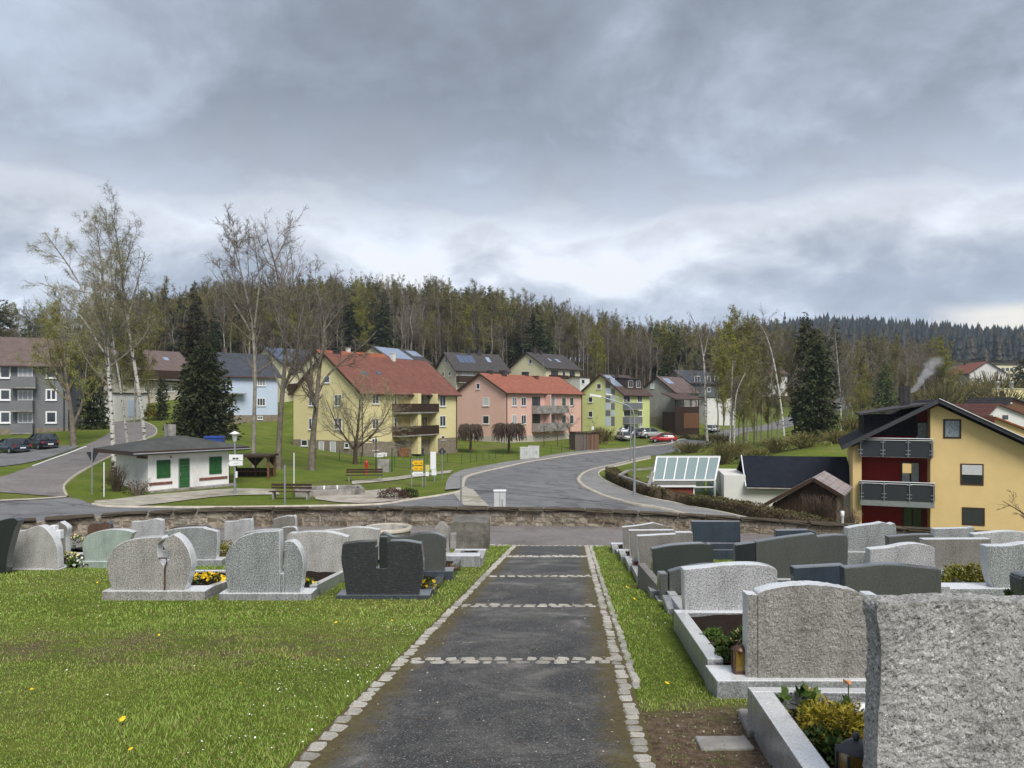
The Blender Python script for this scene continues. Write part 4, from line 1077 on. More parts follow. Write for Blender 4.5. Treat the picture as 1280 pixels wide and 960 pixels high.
    def balcony(s, px0, px1, pyt, pyb, mat, deep=1.2, slats=0, slab='concrete', rail=.08):
        u0, zt = s.front(px0, pyt); u1, zb_ = s.front(px1, pyb)
        zt = (zt + s.front(px1, pyt)[1]) / 2; zb_ = (zb_ + s.front(px0, pyb)[1]) / 2
        root = s.box('balcony', u0, u1, -deep, 0, zb_ - .16, zb_ - .002, slab)
        if slats:
            n = max(4, int((u1 - u0) / .14))
            b = MB()
            for k in range(n): b.box(u0 + (u1 - u0) * k / n + .01, u0 + (u1 - u0) * (k + 1) / n - .01, -deep, -deep + .04, zb_, zt - .05)
            b.box(u0, u1, -deep - .02, -deep + .06, zt - .048, zt); b.box(u0, u0 + .05, -deep + .062, 0, zb_, zt); b.box(u1 - .05, u1, -deep + .062, 0, zb_, zt)
            o = b.build('railing', M[mat], root); o['kind'] = 'stuff' if n > 300 else ''
            if 'kind' in o: del o['kind']
        else:
            b = MB(); b.box(u0, u1, -deep, -deep + .07, zb_, zt); b.box(u0, u0 + .06, -deep + .072, 0, zb_, zt); b.box(u1 - .06, u1, -deep + .072, 0, zb_, zt); b.build('railing', M[mat], root)
        return u0, u1, zb_, zt

# yellow house with red roof
h = House('large yellow house with dark red tiled roof and two brown balconies', (451, 90), (571, 107), 10.96, -6.36, 489.5, 443, M['wall_yellow'], M['roof_red'])
for r in ((584, 612), (712, 750)):
    for (a, b_) in ((292, 350), (410, 468)): h.window('g', 240 + r[0] / 4, 240 + r[1] / 4, 420 + a / 4, 420 + b_ / 4)
h.window('g', 240 + 660 / 4, 240 + 690 / 4, 420 + 200 / 4, 420 + 235 / 4, mull=0)
h.window('f', 465, 473.5, 492, 505); h.window('f', 465, 473.5, 523, 536)
for a, b_ in ((294, 352), (398, 452)): h.window('f', 460 + 358 / 4, 460 + 388 / 4, 420 + a / 4, 420 + b_ / 4)
h.box('base_course', -.05, h.L + .05, -.06, .0, -2, 1.75, 'wall_stone'); h.box('base_course', -.06, 0, -.058, h.W, -2, 2.0, 'wall_stone')
h.window('f', 464.5, 472, 548, 563, mull=1); h.window('f', 460 + 365 / 4, 460 + 383 / 4, 420 + 498 / 4, 420 + 520 / 4, 'pane', mull=0)
for a, b_ in ((636, 662), (692, 720)):
    h.window('g', 240 + a / 4, 240 + b_ / 4, 420 + 528 / 4, 420 + 606 / 4, 'pane_blind', mull=0, sill=False, name='door', dep=.06)
h.window('g', 240 + 548 / 4, 240 + 580 / 4, 420 + 518 / 4, 420 + 550 / 4, mull=0, dep=.06); h.window('g', 240 + 765 / 4, 240 + 787 / 4, 420 + 534 / 4, 420 + 560 / 4, mull=0, dep=.06)
# loggia: recess shade painted as darker yellow panels behind doors, piers between
u0, z1 = h.front(490, 492); u1, _ = h.front(538.5, 492)
zb1 = h.front(490, 517)[1]; zb2 = h.front(490, 544)[1]
M['loggia_shade'] = plain('loggia_shade', (.36, .29, .11), .05, .6, .9, .1)  # wall yellow darkened to paint the shade of the recess
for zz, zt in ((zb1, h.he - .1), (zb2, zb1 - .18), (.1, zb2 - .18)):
    h.box('loggia_shade_panel', u0, u1, -.03, .0, zz, zt, 'loggia_shade')
for k, (pa, pb) in enumerate(((492, 496), (513, 521), (524, 536))):
    for j, (ya, yb) in enumerate(((494, 517), (522, 544))):
        if k == 2 and j == 1: pa, pb = 528, 533
        h.window('f', pa, pb, ya, yb, 'pane', 'frame_white' if k != 2 else 'wood_dark', mull=1 if k == 1 else 0, sill=False, dep=.032, name='balcony_door')
h.box('pier', u0 + (u1 - u0) * .47, u0 + (u1 - u0) * .55, -1.15, -.04, .0, h.he - .1, 'wall_yellow')
h.box('pier', u1 - .3, u1 - .05, -1.15, -.04, .0, h.he - .1, 'wall_yellow')
h.balcony(490, 539, 504.5, 515, 'wood_dark', 1.3, slats=1); h.balcony(490, 539, 532, 543, 'wood_dark', 1.3, slats=1)
h.chimney(h.L * .62, .95, .5, 1.0, 'wall_white'); h.chimney(h.L * .12, 1.1, .7, 1.0, 'roof_dark')
h.onroof(3.2, 3.9, .42, .52, 'solar', 'skylight'); h.onroof(6.0, 6.7, .45, .54, 'solar', 'skylight')
b = MB(); b.tube([(h.L - .2, -.12, .1), (h.L - .2, -.12, h.he - .3)], .06, 6); b.tube([(.15, -.12, .1), (.15, -.12, h.he - .3)], .06, 6); b.build('downpipe', M['trim_brown'], h.root)
HY1 = h
# pink house
h = House('pink house with an orange tiled roof and two light balconies on its front', (632.5, 119), (727, 137), 10.0, -5.9, 490, 467.5, M['wall_pink'], M['roof_pink'], hip=.0)
X5 = lambda p: 460 + p / 4; Y5 = lambda p: 420 + p / 4
for a, b_, pn in ((308, 350, 'pane_blind'), (398, 440, 'pane')): h.window('g', X5(574), X5(606), Y5(a), Y5(b_), pn, mull=0)
h.window('g', X5(542), X5(560), Y5(236), Y5(266), 'pane', mull=0)
for ya, yb in ((306, 350), (394, 440)):
    for xa, xb in ((720, 744), (766, 790), (968, 990), (1008, 1028)):
        h.window('f', X5(xa), X5(xb), Y5(ya), Y5(yb), 'pane_curtain' if xa in (720,) else 'pane', mull=1 if xa < 770 else 0)
h.balcony(X5(818), X5(975), Y5(348), Y5(382), 'concrete', 1.2); h.balcony(X5(818), X5(975), Y5(434), Y5(470), 'concrete', 1.2)
for ya, yb in ((304, 352), (392, 438)):
    h.window('f', X5(820), X5(860), Y5(ya), Y5(yb), 'pane', 'wood_dark', 1, sill=False, name='balcony_door'); h.window('f', X5(895), X5(935), Y5(ya), Y5(yb), 'pane_curtain', 'frame_white', 1, sill=False, name='balcony_door')
u_ = h.front(X5(885), 0)[0]; h.box('pier', u_ - .12, u_ + .12, -1.15, -.02, 1.2, h.he - .3, 'wall_pink')
h.box('base_course', -.05, h.L + .05, -.06, 0, -2, .85, 'wall_beige'); h.box('base_course', -.06, 0, -.058, h.W, -2, .85, 'wall_beige')
for xa in (720, 770, 832, 890, 1000): h.window('f', X5(xa), X5(xa + 16), Y5(500), Y5(512), 'pane', 'frame_white', 0, sill=False, dep=.062)
h.chimney(5.5, .95, .9, .8); h.chimney(12.5, 1.05, .9, .8); h.chimney(2.4, 1.02, .7, .6); h.chimney(14.2, .85, .8, .45, 'roof_red')
b = MB(); b.tube([(.1, -.1, 0), (.1, -.1, h.he - .3)], .07, 6); b.tube([(h.L - .1, -.1, 0), (h.L - .1, -.1, h.he - .3)], .07, 6); b.build('downpipe', M['trim_brown'], h.root)
b = MB(); b.tube([(17, 4.6, h.hr - .3), (17, 4.6, h.hr + 2.6)], .03, 5)
for k in range(3): b.bar((16.5, 4.6, h.hr + 1.8 + .3 * k), (17.5, 4.6, h.hr + 1.8 + .3 * k), .03)
b.build('antenna', M['metal_grey'], h.root)
# lime green house
X6 = lambda p: 700 + p / 4; Y6 = lambda p: 400 + p / 4
h = House('lime green house with a brown roof, a dormer and grey stripes up its gable', (779, 135), (812, 143), 9.0, -5.2, 492.5, 468.5, M['wall_lime'], M['roof_brown'])
for xa, xb, ya, yb in ((184, 206, 318, 346), (142, 164, 384, 412), (142, 164, 456, 486)): h.window('g', X6(xa), X6(xb), Y6(ya), Y6(yb), 'pane', mull=0)
for k, (ya, yb) in enumerate(((290, 340), (344, 376), (380, 412), (416, 448), (452, 480), (484, 530))):
    for q, (xa, xb) in enumerate(((228, 252), (256, 274))):
        ua, zt = h.gable(X6(xa), Y6(ya)); ub, zb_ = h.gable(X6(xb), Y6(yb))
        h.box('stripe_panel', -.04, 0, min(ua, ub), max(ua, ub), zb_, min(zt, h.he + 3.2), 'wall_grey' if (k + q) % 2 == 0 else 'wall_blue')
for k, (ya, yb) in enumerate(((414, 444), (484, 514))): h.balcony(X6(315), X6(385), Y6(ya), Y6(yb), 'wall_grey', 1.1)
for ya, yb in ((378, 412), (452, 482)):
    h.window('f', X6(388), X6(410), Y6(ya), Y6(yb), 'pane', mull=1); h.window('f', X6(318), X6(350), Y6(ya), Y6(yb), 'pane', mull=1, sill=False, name='balcony_door')
    h.box('stripe_panel', *[h.front(X6(388), 0)[0], h.front(X6(412), 0)[0]], -.035, 0, h.front(X6(400), Y6(ya + 72))[1] + .2, h.front(X6(400), Y6(ya + 38))[1], 'wall_grey')
h.window('f', X6(392), X6(412), Y6(512), Y6(536), 'pane_curtain', mull=1)
# dormer on the front slope
def dormer(h, u0, u1, v0, mat, n=2, roofm='roof_dark', hh=1.5):
    P = lambda v: (v * h.ro, h.he + (h.hr - h.he) * v)
    y0, z0 = P(v0); zt = z0 + hh; y1 = y0 + hh / h.sl1
    b = MB(); vs = [(u0, y0, z0), (u1, y0, z0), (u1, y0, zt), (u0, y0, zt), (u0, y1, zt), (u1, y1, zt)]
    b.add(vs, [(0, 1, 2, 3), (3, 2, 5, 4), (0, 3, 4), (1, 5, 2)]); o = b.build('dormer', M[mat], h.root)
    b = MB(); b.add([(u0 - .2, y0 - .3, zt), (u1 + .2, y0 - .3, zt), (u1 + .2, y1 + 1.0, zt + .35), (u0 - .2, y1 + 1.0, zt + .35), (u0 - .2, y0 - .3, zt + .15), (u1 + .2, y0 - .3, zt + .15), (u1 + .2, y1 + 1.0, zt + .5), (u0 - .2, y1 + 1.0, zt + .5)],
                    [(3, 2, 1, 0), (4, 5, 6, 7)] + [(q, (q + 1) % 4, (q + 1) % 4 + 4, q + 4) for q in range(4)]); b.build('dormer_roof', M[roofm], o)
    for k in range(n):
        w = (u1 - u0) / n; ua = u0 + w * k + w * .22; ub = u0 + w * (k + 1) - w * .22
        f_ = MB(); f_.box(ua, ub, y0 - .05, y0, z0 + .45, zt - .2); f_ = f_.build('window', M['frame_white'], h.root)
        p_ = MB(); p_.box(ua + .09, (ua + ub) / 2 - .04, y0 - .06, y0 - .052, z0 + .54, zt - .29); p_.box((ua + ub) / 2 + .04, ub - .09, y0 - .06, y0 - .052, z0 + .54, zt - .29); p_.build('pane', M['pane'], f_)
dormer(h, 3.0, 9.0, .22, 'roof_brown', 2, 'roof_dark', 2.0); h.onroof(.3, 2.7, .35, .92, 'solar_light', 'solar_panel', 2, 3)
h.chimney(5, .95, .7, .7)
# white house with dark roof up the slope
h = House('beige house with dark grey roof and solar panel, above the pink house', (570, 158), (634, 165.8), 7.9, -1.0, 461, 441, M['wall_beige'], M['roof_dark'], over=.6)
h.window('g', X5(386), X5(398), Y5(108), Y5(132), mull=0); h.window('g', X5(370), X5(382), Y5(178), Y5(202), mull=0); h.window('g', X5(402), X5(416), Y5(176), Y5(200), mull=0)
h.window('f', X5(470), X5(525), Y5(174), Y5(204), 'pane_blind', mull=2, sill=False); h.balcony(X5(441), X5(522), Y5(200), Y5(232), 'wood_dark', 1.2, 1)
h.onroof(1.8, 6.0, .35, .8, 'solar', 'solar_panel', 3, 1); h.onroof(9.2, 10.2, .45, .75, 'solar_light', 'skylight'); h.chimney(5.6, 1, .8, 1.0); h.chimney(8.2, .95, .8, 1.2)
# cream house
h = House('cream house with a dark grey roof by the wood above the pink house', (682.5, 165), (725, 175), 10.2, -.5, 459, 441, M['wall_cream'], M['roof_dark'], over=.5)
h.window('g', X5(805), X5(820), Y5(118), Y5(140), mull=0); h.window('g', X5(772), X5(802), Y5(176), Y5(196), mull=1)
h.window('f', X5(915), X5(950), Y5(172), Y5(198), 'pane', 'wood_dark'); h.window('f', X5(1008), X5(1034), Y5(176), Y5(202), 'pane', 'wood_dark'); h.window('f', X5(1008), X5(1034), Y5(234), Y5(252), 'pane', 'wood_dark'); h.window('f', X5(972), X5(986), Y5(174), Y5(200), 'pane', mull=0)
h.balcony(X5(905), X5(985), Y5(196), Y5(216), 'wood_dark', 1.0, 1); h.chimney(2.4, 1, .9, 1.1); h.chimney(4.4, .95, .7, .9); h.onroof(4.6, 5.3, .45, .6, 'solar_light', 'skylight'); h.onroof(7.2, 8.4, .4, .6, 'solar_light', 'skylight')
# small annex to its right
h = House('small white garage building with a flat roof right of the cream house', (725, 168), (737, 170), 5, -.5, 471.5, 471, M['wall_white'], M['roof_dark'], over=.15); h.window('f', 726.5, 731, 474, 480, mull=0)
# old grey house
h = House('old unpainted grey house with a brown veranda, right of the lime green house', (844, 150), (873, 158), 8.0, -4.2, 490, 471, M['wall_old'], M['roof_brown2'], over=.4)
ua, zt = h.gable(X6(412), Y6(492)); ub, zb_ = h.gable(X6(575), Y6(526))
h.box('base_course', -.06, 0, 0, h.W, -2, 1.7, 'wall_stone')
h.window('g', X6(452), X6(472), Y6(318), Y6(342), 'pane_blind', mull=0); h.window('f', X6(578), X6(592), Y6(370), Y6(398), 'pane', mull=0); h.window('f', X6(600), X6(620), Y6(366), Y6(396), 'wall_red', mull=0); h.window('f', X6(630), X6(680), Y6(368), Y6(396), 'pane_blind', mull=2)
h.window('f', X6(600), X6(670), Y6(430), Y6(462), 'pane_curtain', mull=3)
h.onroof(1.0, 3.6, .5, .85, 'solar_light', 'solar_panel', 2, 1)
def place_box(name, label, cat, A, B, deep, z0, z1, mat, roof=None, rz_only=False):
    a = Vector(((A[0] - CX) * A[1] / F, A[1])); b_ = Vector(((B[0] - CX) * B[1] / F, B[1])); d = b_ - a
    g = thing(name, label, cat, (a.x, a.y, z0), math.atan2(d.y, d.x)); b = MB(); b.box(0, d.length, 0, deep, -1.5, z1 - z0); b.build('wall', M[mat], g)
    if roof: b = MB(); b.box(-.2, d.length + .2, -.2, deep + .2, z1 - z0 + .002, z1 - z0 + .16); b.build('roof', M[roof], g)
    return g, d.length
g, l_ = place_box('veranda', 'brown timber veranda with a shed roof in front of the old grey house', 'veranda', (844, 145), (874, 148.5), 3.4, -4.6, -1.5, 'wood_dark')
b = MB(); b.box(2.2, l_ - .02, -.06, -.002, 0, 2.9); b.build('panel', M['wood_brown'], g)
b = MB(); b.add([(-.4, -.5, 5.4), (l_ + .4, -.5, 5.4), (l_ + .2, 3.6, 6.6), (-.2, 3.6, 6.6), (-.4, -.5, 5.55), (l_ + .4, -.5, 5.55), (l_ + .2, 3.6, 6.75), (-.2, 3.6, 6.75)], [(3, 2, 1, 0), (4, 5, 6, 7)] + [(q, (q + 1) % 4, (q + 1) % 4 + 4, q + 4) for q in range(4)]); b.build('roof', M['roof_brown'], g)
for k in range(4): b = MB(); x = .1 + k * (l_ - .3) / 3; b.box(x, x + .14, 0, .14, 3.3, 5.5); b.build('post', M['wood_dark'], g)
b = MB(); b.box(.05, l_ - .05, -.04, .0, 3.0, 4.1); b.build('railing', M['wood_dark'], g)
# dark slate house and white extension
h = House('dark slate clad house half hidden behind the old grey house', (862, 172), (900, 178), 9, -2.2, 478, 463, M['wall_slate'], M['roof_slate'])
h.window('f', 868, 875, 470, 480, mull=1); h.window('f', 884, 888, 470, 481, mull=0); h.window('f', 893, 898, 470, 480, mull=0); h.window('f', 884, 888, 484, 490, mull=0)
g, l_ = place_box('garage', 'long white flat roofed garage behind the brown veranda', 'garage', (884, 165), (918, 169), 6, -4, 1.4, 'wall_white', 'roof_dark')
h = House('white house with a brown roof glimpsed between birches on the right', (958, 200), (984, 206), 9, -1.5, 466, 452, M['wall_white'], M['roof_brown'])
h.window('f', 962, 966, 470, 476, mull=0); h.window('f', 972, 976, 470, 476, mull=0); h.window('f', 962, 966, 486, 492, mull=0)
# blue white house left
X4 = lambda p: 240 + p / 4; Y4 = lambda p: 420 + p / 4
h = House('pale blue house with a grey roof and stone base behind the big spruce', (276, 112), (347, 118), 9.5, -3.2, 468, 441, M['wall_blue'], M['roof_slate'], over=.5, rtrim='roof_red')
h.box('base_course', -.05, h.L + .05, -.06, 0, -2, 1.55, 'wall_stone')
for a, b_ in ((212, 250), (310, 350)): h.window('f', X4(325), X4(366), Y4(a), Y4(b_), 'pane_curtain' if a < 300 else 'pane', mull=2)
h.window('f', X4(165), X4(208), Y4(310), Y4(350), mull=2); h.window('f', X4(172), X4(204), Y4(220), Y4(282), 'pane_curtain', mull=1, sill=False, name='balcony_door'); h.window('f', X4(326), X4(352), Y4(400), Y4(418), mull=1, dep=.06)
h.balcony(X4(150), X4(255), Y4(252), Y4(286), 'wall_blue', 1.2); h.chimney(2.5, 1, .6, .8, 'roof_brown2')
# house with a roof full of solar panels
h = House('house with blue solar panels over its whole roof behind the pale blue house', (352, 136), (412, 144), 10, -1.5, 453, 435, M['wall_cream'], M['roof_slate'], over=.4)
h.onroof(-.2, h.L + .2, .12, .95, 'solar', 'solar_panel', 9, 3, .04); h.window('f', 362, 372, 458, 468, 'pane', 'wood_dark', mull=1); h.box('balcony', 1, 9, -1.4, 0, 4.1, 5.1, 'wood_dark')
h.window('f', 366, 378, 478, 492, 'pane_curtain', mull=1)
# orange roof house
h = House('yellow house with a bright orange tiled roof rising just behind the red roofed house', (420, 128), (500, 139), 10, .2, 458, 438, M['wall_cream'], M['roof_orange'], over=.5)
h.onroof(4.2, 5.2, .3, .5, 'solar', 'skylight'); h.onroof(10.2, 11.2, .2, .4, 'solar', 'skylight'); h.chimney(6.5, 1, .6, .7, 'wall_white')
# photovoltaic roof house
h = House('yellow house with solar panels on a dark grey roof below the wood', (490, 158), (538, 170), 10.5, .2, 450.5, 433, M['wall_cream'], M['roof_dark'], over=.5)
h.onroof(-4.5 + 4.8, 8.4, .12, .92, 'solar_light', 'solar_panel', 6, 3, .04); h.onroof(10.5, 14.2, .45, .85, 'solar_light', 'solar_panel', 4, 1, .04)
h.window('f', 500, 509, 453, 460, 'pane', mull=1); h.window('f', 520, 527, 454, 460, 'pane_blind', mull=0)
# brown chalet behind the birches
h = House('long brown roofed house with timber balconies behind the birches on the left', (152, 140), (236, 150), 11, .0, 459, 436, M['wall_beige'], M['roof_brown2'], over=1.0)
h.onroof(h.L * .72, h.L * .80, .45, .6, 'solar_light', 'skylight')
h.balcony(150, 232, 463, 474, 'wood_dark', 1.4, 1); h.box('timber_front', 0, h.L, -.08, 0, 4.2, 6.4, 'wood_dark'); h.window('f', 180, 190, 480, 490, 'pane_curtain', mull=2); h.window('f', 206, 218, 482, 490, 'pane_curtain', mull=2)
g, l_ = place_box('garage', 'white garage with a pale door beside the side road behind the birches', 'garage', (143, 118), (183, 124), 5, -2.0, 1.6, 'wall_white', 'roof_dark')
b = MB(); b.box(2.6, 4.4, -.05, 0, 0, 2.6); b.build('door', M['wall_blue'], g)
# grey apartment block left
h = House('grey three storey apartment block with brown ribbed roof at the left edge', (-190, 84), (85, 92), 12, -3.6, 451, 418, M['wall_grey'], M['roof_brown2'], cat='apartment block', name='apartment_block', over=.7)
X2 = lambda p: p / 4; Y2 = lambda p: 400 + p / 4
for ya, yb in ((228, 292), (345, 402), (456, 516)):
    h.window('f', X2(228), X2(284), Y2(ya), Y2(yb), 'pane', mull=1 if ya == 345 else 0, fr=.16)
    h.window('f', X2(88), X2(165), Y2(ya + 5), Y2(yb), 'pane_curtain' if ya != 228 else 'pane_blind', mull=2, sill=False, fr=.13)
    for xo in (-230, -330): h.window('f', X2(228 + xo), X2(284 + xo), Y2(ya), Y2(yb), 'pane', mull=0, fr=.16)
for ya, yb in ((284, 336), (404, 452), (518, 562)): h.balcony(X2(62), X2(188 - (ya > 300) * 15), Y2(ya), Y2(yb), 'wall_grey', 1.3)
h.box('base_course', -.05, h.L + .05, -.05, 0, -1.5, .75, 'wall_stone'); h.chimney(h.L - 12, .75, 1.2, 1.0, 'roof_slate', 4.0)
b = MB(); b.tube([(h.L - .4, -.1, 0), (h.L - .4, -.1, h.he)], .08, 6); b.build('downpipe', M['metal_dark'], h.root)
# white house with red roof on the right slope, long building behind, hamlet at the right edge
X7 = lambda p: 960 + p / 4; Y7 = lambda p: 380 + p / 4
h = House('white house with a red tiled roof on the far slope above the ochre house', (1180, 285), (1212, 262), 11, -1, 468, 459, M['wall_white'], M['roof_pink'], cat='house', zeave=10.6, zridge=14.4, zb_low=8)
for xa, xb, ya, yb in ((905, 920, 365, 382), (942, 956, 362, 378), (905, 918, 398, 412), (942, 955, 398, 412)): h.window('f', X7(xa), X7(xb), Y7(ya), Y7(yb), mull=0)
for z_ in (-.5, 2.6, 5.7, 8.4): h.window('r', 2.0, 3.4, z_, z_ + 1.4, px=False, mull=0); 
for z_ in (2.4, 5.6): h.window('r', 6.2, 7.6, z_, z_ + 1.5, px=False, mull=1); h.box('balcony', h.L, h.L + 1.3, 5.6, 9.5, z_ - .6, z_ + .5, 'wood_dark')
h.chimney(5.8, .95, 1, 1.3)
g, l_ = place_box('school_building', 'long flat roofed cream building with rows of windows behind the white house', 'building', (1205, 345), (1285, 352), 12, 8, 17.6, 'wall_cream', 'roof_dark')
for z_ in (2.2, 5.4, 8.0):
    for k in range(12):
        b = MB(); b.box(1 + k * 2.35, 2.6 + k * 2.35, -.08, 0, z_ - 1, z_ + .4); o = b.build('window', M['pane'], g)
h = House('white gabled house with a snow dusted roof peeking over the ochre house', (1225, 150), (1300, 150), 10, -8, 0, 0, M['wall_white'], M['roof_red'], zeave=-6.2, zridge=.8) if False else None
def gable_house(label, pxl, pxr, pyeave, pyapex, y, depth, wall, roof, zb, wins=(), apex=None, over=.5, cat='house'):
    """gable end facing the camera"""
    xl, xr = (pxl - CX) * y / F, (pxr - CX) * y / F; ap = (((apex or (pxl + pxr) / 2)) - CX) * y / F
    g = thing('house', label, cat, ((xl + xr) / 2, y, zb)); xm = (xl + xr) / 2; w = (xr - xl) / 2; xa = ap - xm
    he = -(pyeave - HY) * y / F - zb; hr = -(pyapex - HY) * y / F - zb
    b = MB(); b.prism([(-w, -2), (w, -2), (w, he), (xa, hr), (-w, he)], 0, depth); b.build('wall', wall, g)
    b = MB()
    for sx_ in (-1, 1):
        ex = sx_ * (w + over); sl = (hr - he) / abs(xa - sx_ * w); ez = he - over * sl
        b.add([(ex, -over, ez + .02), (xa, -over, hr + .02), (xa, depth + over, hr + .02), (ex, depth + over, ez + .02), (ex, -over, ez + .22), (xa, -over, hr + .22), (xa, depth + over, hr + .22), (ex, depth + over, ez + .22)],
              [(3, 2, 1, 0), (4, 5, 6, 7)] + [(q, (q + 1) % 4, (q + 1) % 4 + 4, q + 4) for q in range(4)])
    b.build('roof', roof, g)
    for (x0, x1, y0, y1, pn) in wins:
        a0 = (x0 - CX) * y / F - xm; a1 = (x1 - CX) * y / F - xm; z1 = -(y0 - HY) * y / F - zb; z0 = -(y1 - HY) * y / F - zb
        b = MB(); b.box(a0, a1, -.06, 0, z0, z1); o = b.build('window', M['trim_brown'], g)
        b = MB(); b.box(a0 + .12, a1 - .12, -.075, -.062, z0 + .12, z1 - .12); b.build('pane', M[pn], o)
    return g, he, hr
gable_house('white gabled house with dark red roof peeking over the ochre roof', 1226, 1300, 527, 506, 120, 12, M['wall_white'], M['roof_red'], -9, [(1234, 1241, 519, 524, 'pane'), (1253, 1260, 519, 524, 'pane')], 1247)
gable_house('dark brown timber gable house behind the white gabled one at the right edge', 1252, 1310, 513, 498, 140, 12, M['wood_brown'], M['roof_dark'], -6, [(1262, 1266, 502, 506, 'pane_blind')], 1264)
g, l_ = place_box('house', 'flat roofed yellow building with two roof vents at the right edge', 'house', (1241, 175), (1320, 178), 9, -4, 3.4, 'wall_yellow', 'wall_cream')
for x in (3.0, 6.8): b = MB(); b.lathe([(.4, 7.4), (.4, 8.8), (.5, 8.8), (.5, 9.2), (0, 9.2)], 10, c=(x, 2)); b.build('roof_vent', M['metal_grey'], g)
b = MB(); b.box(2.0, 2.9, -.1, 0, 2, 7); b.build('door', M['trim_brown'], g)
gable_house('house with a rust red roof and a white solar heater just beyond the ochre house', 1234, 1300, 545, 523, 92, 10, M['wall_ochre'], M['roof_orange'], -9, (), 1242)

# ------------------------------------------------------------------ ochre and red house, right
YH = 49.0
def mx(px, y=YH): return (px - CX) * y / F
def mz(py, y=YH): return -(py - HY) * y / F
zb = -8.8
TH = math.radians(22); OA = Vector((mx(1066), YH))
g = thing('house', 'ochre yellow gabled house with red recessed balconies and a black roof', 'house', (OA.x, YH, zb), -TH); OH = g
def P_(px, py, dep=0.0):
    k = (px - CX) / F; ax = OA.x + dep * math.sin(TH); ay = OA.y + dep * math.cos(TH)
    t = (k * ay - ax) / (math.cos(TH) + k * math.sin(TH)); return (t, -(py - HY) * (ay - t * math.sin(TH)) / F - zb)
def face_box(name, x0, x1, y0, y1, ya, yb, mat, parent=None, bev=0):
    a, b_ = P_(x0, y1), P_(x1, y0); b = MB(); b.box(a[0], b_[0], ya, yb, a[1], b_[1]); return b.build(name, M[mat], parent or g, bevel=bev)
apx, apy = 1172, 503
def rake(px): return apy + (apx - px) * .487 if px < apx else apy + (px - apx) * .462
b = MB()
b.prism([(P_(1163, 0)[0], -1.5), (P_(1290, 0)[0], -1.5), P_(1290, rake(1290) + 4), P_(apx, apy + 4), P_(1163, rake(1163) + 4)], 0, 12)
b.prism([(P_(1066, 0)[0], -1.5), (P_(1077, 0)[0], -1.5), P_(1077, rake(1077) + 4), P_(1066, rake(1066) + 4)], 0, 12)
b.prism([(P_(1077, 0)[0], -1.5), (P_(1163, 0)[0], -1.5), P_(1163, rake(1163) + 4.5), P_(1077, rake(1077) + 4.5)], 1.6, 11.9, 1)
b.build('wall', [M['wall_ochre'], M['wall_red']], g)
b = MB()
for e, sg in ((1052, -1), (1304, 1)):
    A0, A1 = P_(e, rake(e)), P_(apx, apy)
    b.add([(A0[0], -.7, A0[1]), (A1[0], -.7, A1[1]), (A1[0], 12.6, A1[1]), (A0[0], 12.6, A0[1]), (A0[0], -.7, A0[1] + .16), (A1[0], -.7, A1[1] + .18), (A1[0], 12.6, A1[1] + .18), (A0[0], 12.6, A0[1] + .16)],
          [(3, 2, 1, 0), (4, 5, 6, 7)] + [(q, (q + 1) % 4, (q + 1) % 4 + 4, q + 4) for q in range(4)])
b.build('roof', M['roof_black'], g)
b = MB()
for e in (1052, 1304):
    A0, A1 = P_(e, rake(e)), P_(apx, apy); b.bar((A0[0], -.74, A0[1] + .1), (A1[0], -.74, A1[1] + .10), .07, .24)
b.build('barge_board', M['metal_dark'], g)
b = MB(); A0, A1 = P_(1304, rake(1304)), P_(apx, apy); b.bar((A0[0], -.76, A0[1] + .23), (A1[0], -.76, A1[1] + .23), .2, .035); 
A0 = P_(1150, rake(1150)); b.build('verge_trim', M['frame_white'], g)
# dormer on the left slope, chimney
d0, d1 = P_(1082, 541), P_(1160, 513)
b = MB(); b.box(P_(1081, 0)[0], P_(1150, 0)[0], 1.2, 9.5, P_(1110, 545)[1], P_(1110, 520)[1]); b.build('dormer', M['roof_black'], g)
b = MB(); a_, c_ = P_(1076, 519.5), P_(1166, 505.5)
b.add([(a_[0], .3, a_[1]), (c_[0], .3, c_[1]), (c_[0], 10, c_[1]), (a_[0], 10, a_[1]), (a_[0], .3, a_[1] + .12), (c_[0], .3, c_[1] + .12), (c_[0], 10, c_[1] + .12), (a_[0], 10, a_[1] + .12)], [(3, 2, 1, 0), (4, 5, 6, 7)] + [(q, (q + 1) % 4, (q + 1) % 4 + 4, q + 4) for q in range(4)])
b.build('dormer_roof', M['roof_dark'], g)
b = MB(); q0 = P_(1136, 515); b.box(q0[0], q0[0] + .62, 5.6, 6.2, q0[1] - 1.2, q0[1] + 1.75); b.build('chimney', M['roof_dark'], g)
def owin(x0, x1, y0, y1, pane, dep=0.0, mull=0, name='window', fr=.10):
    a, c = P_(x0, y1, dep), P_(x1, y0, dep)
    ax, cx_ = a[0], c[0]; az, cz = a[1], c[1]
    b = MB(); b.box(ax, cx_, dep - .03, dep, az, az + fr); b.box(ax, cx_, dep - .03, dep, cz - fr, cz); b.box(ax, ax + fr, dep - .03, dep, az + fr, cz - fr); b.box(cx_ - fr, cx_, dep - .03, dep, az + fr, cz - fr)
    for k_ in range(mull): xm = ax + (cx_ - ax) * (k_ + 1) / (mull + 1); b.box(xm - .05, xm + .05, dep - .028, dep, az + fr, cz - fr)
    o = b.build(name, M['trim_brown'], g); b = MB(); b.box(ax + fr * .9, cx_ - fr * .9, dep - .012, dep, az + fr * .9, cz - fr * .9); b.build('pane', M[pane], o); return o, (ax, cx_, az, cz)
M['pane_blue'] = plain('pane_blue', (.22, .25, .29), .5, 9, .15, .8)
M['pane_green'] = plain('pane_green', (.03, .06, .035), .5, 9, .15, .8)
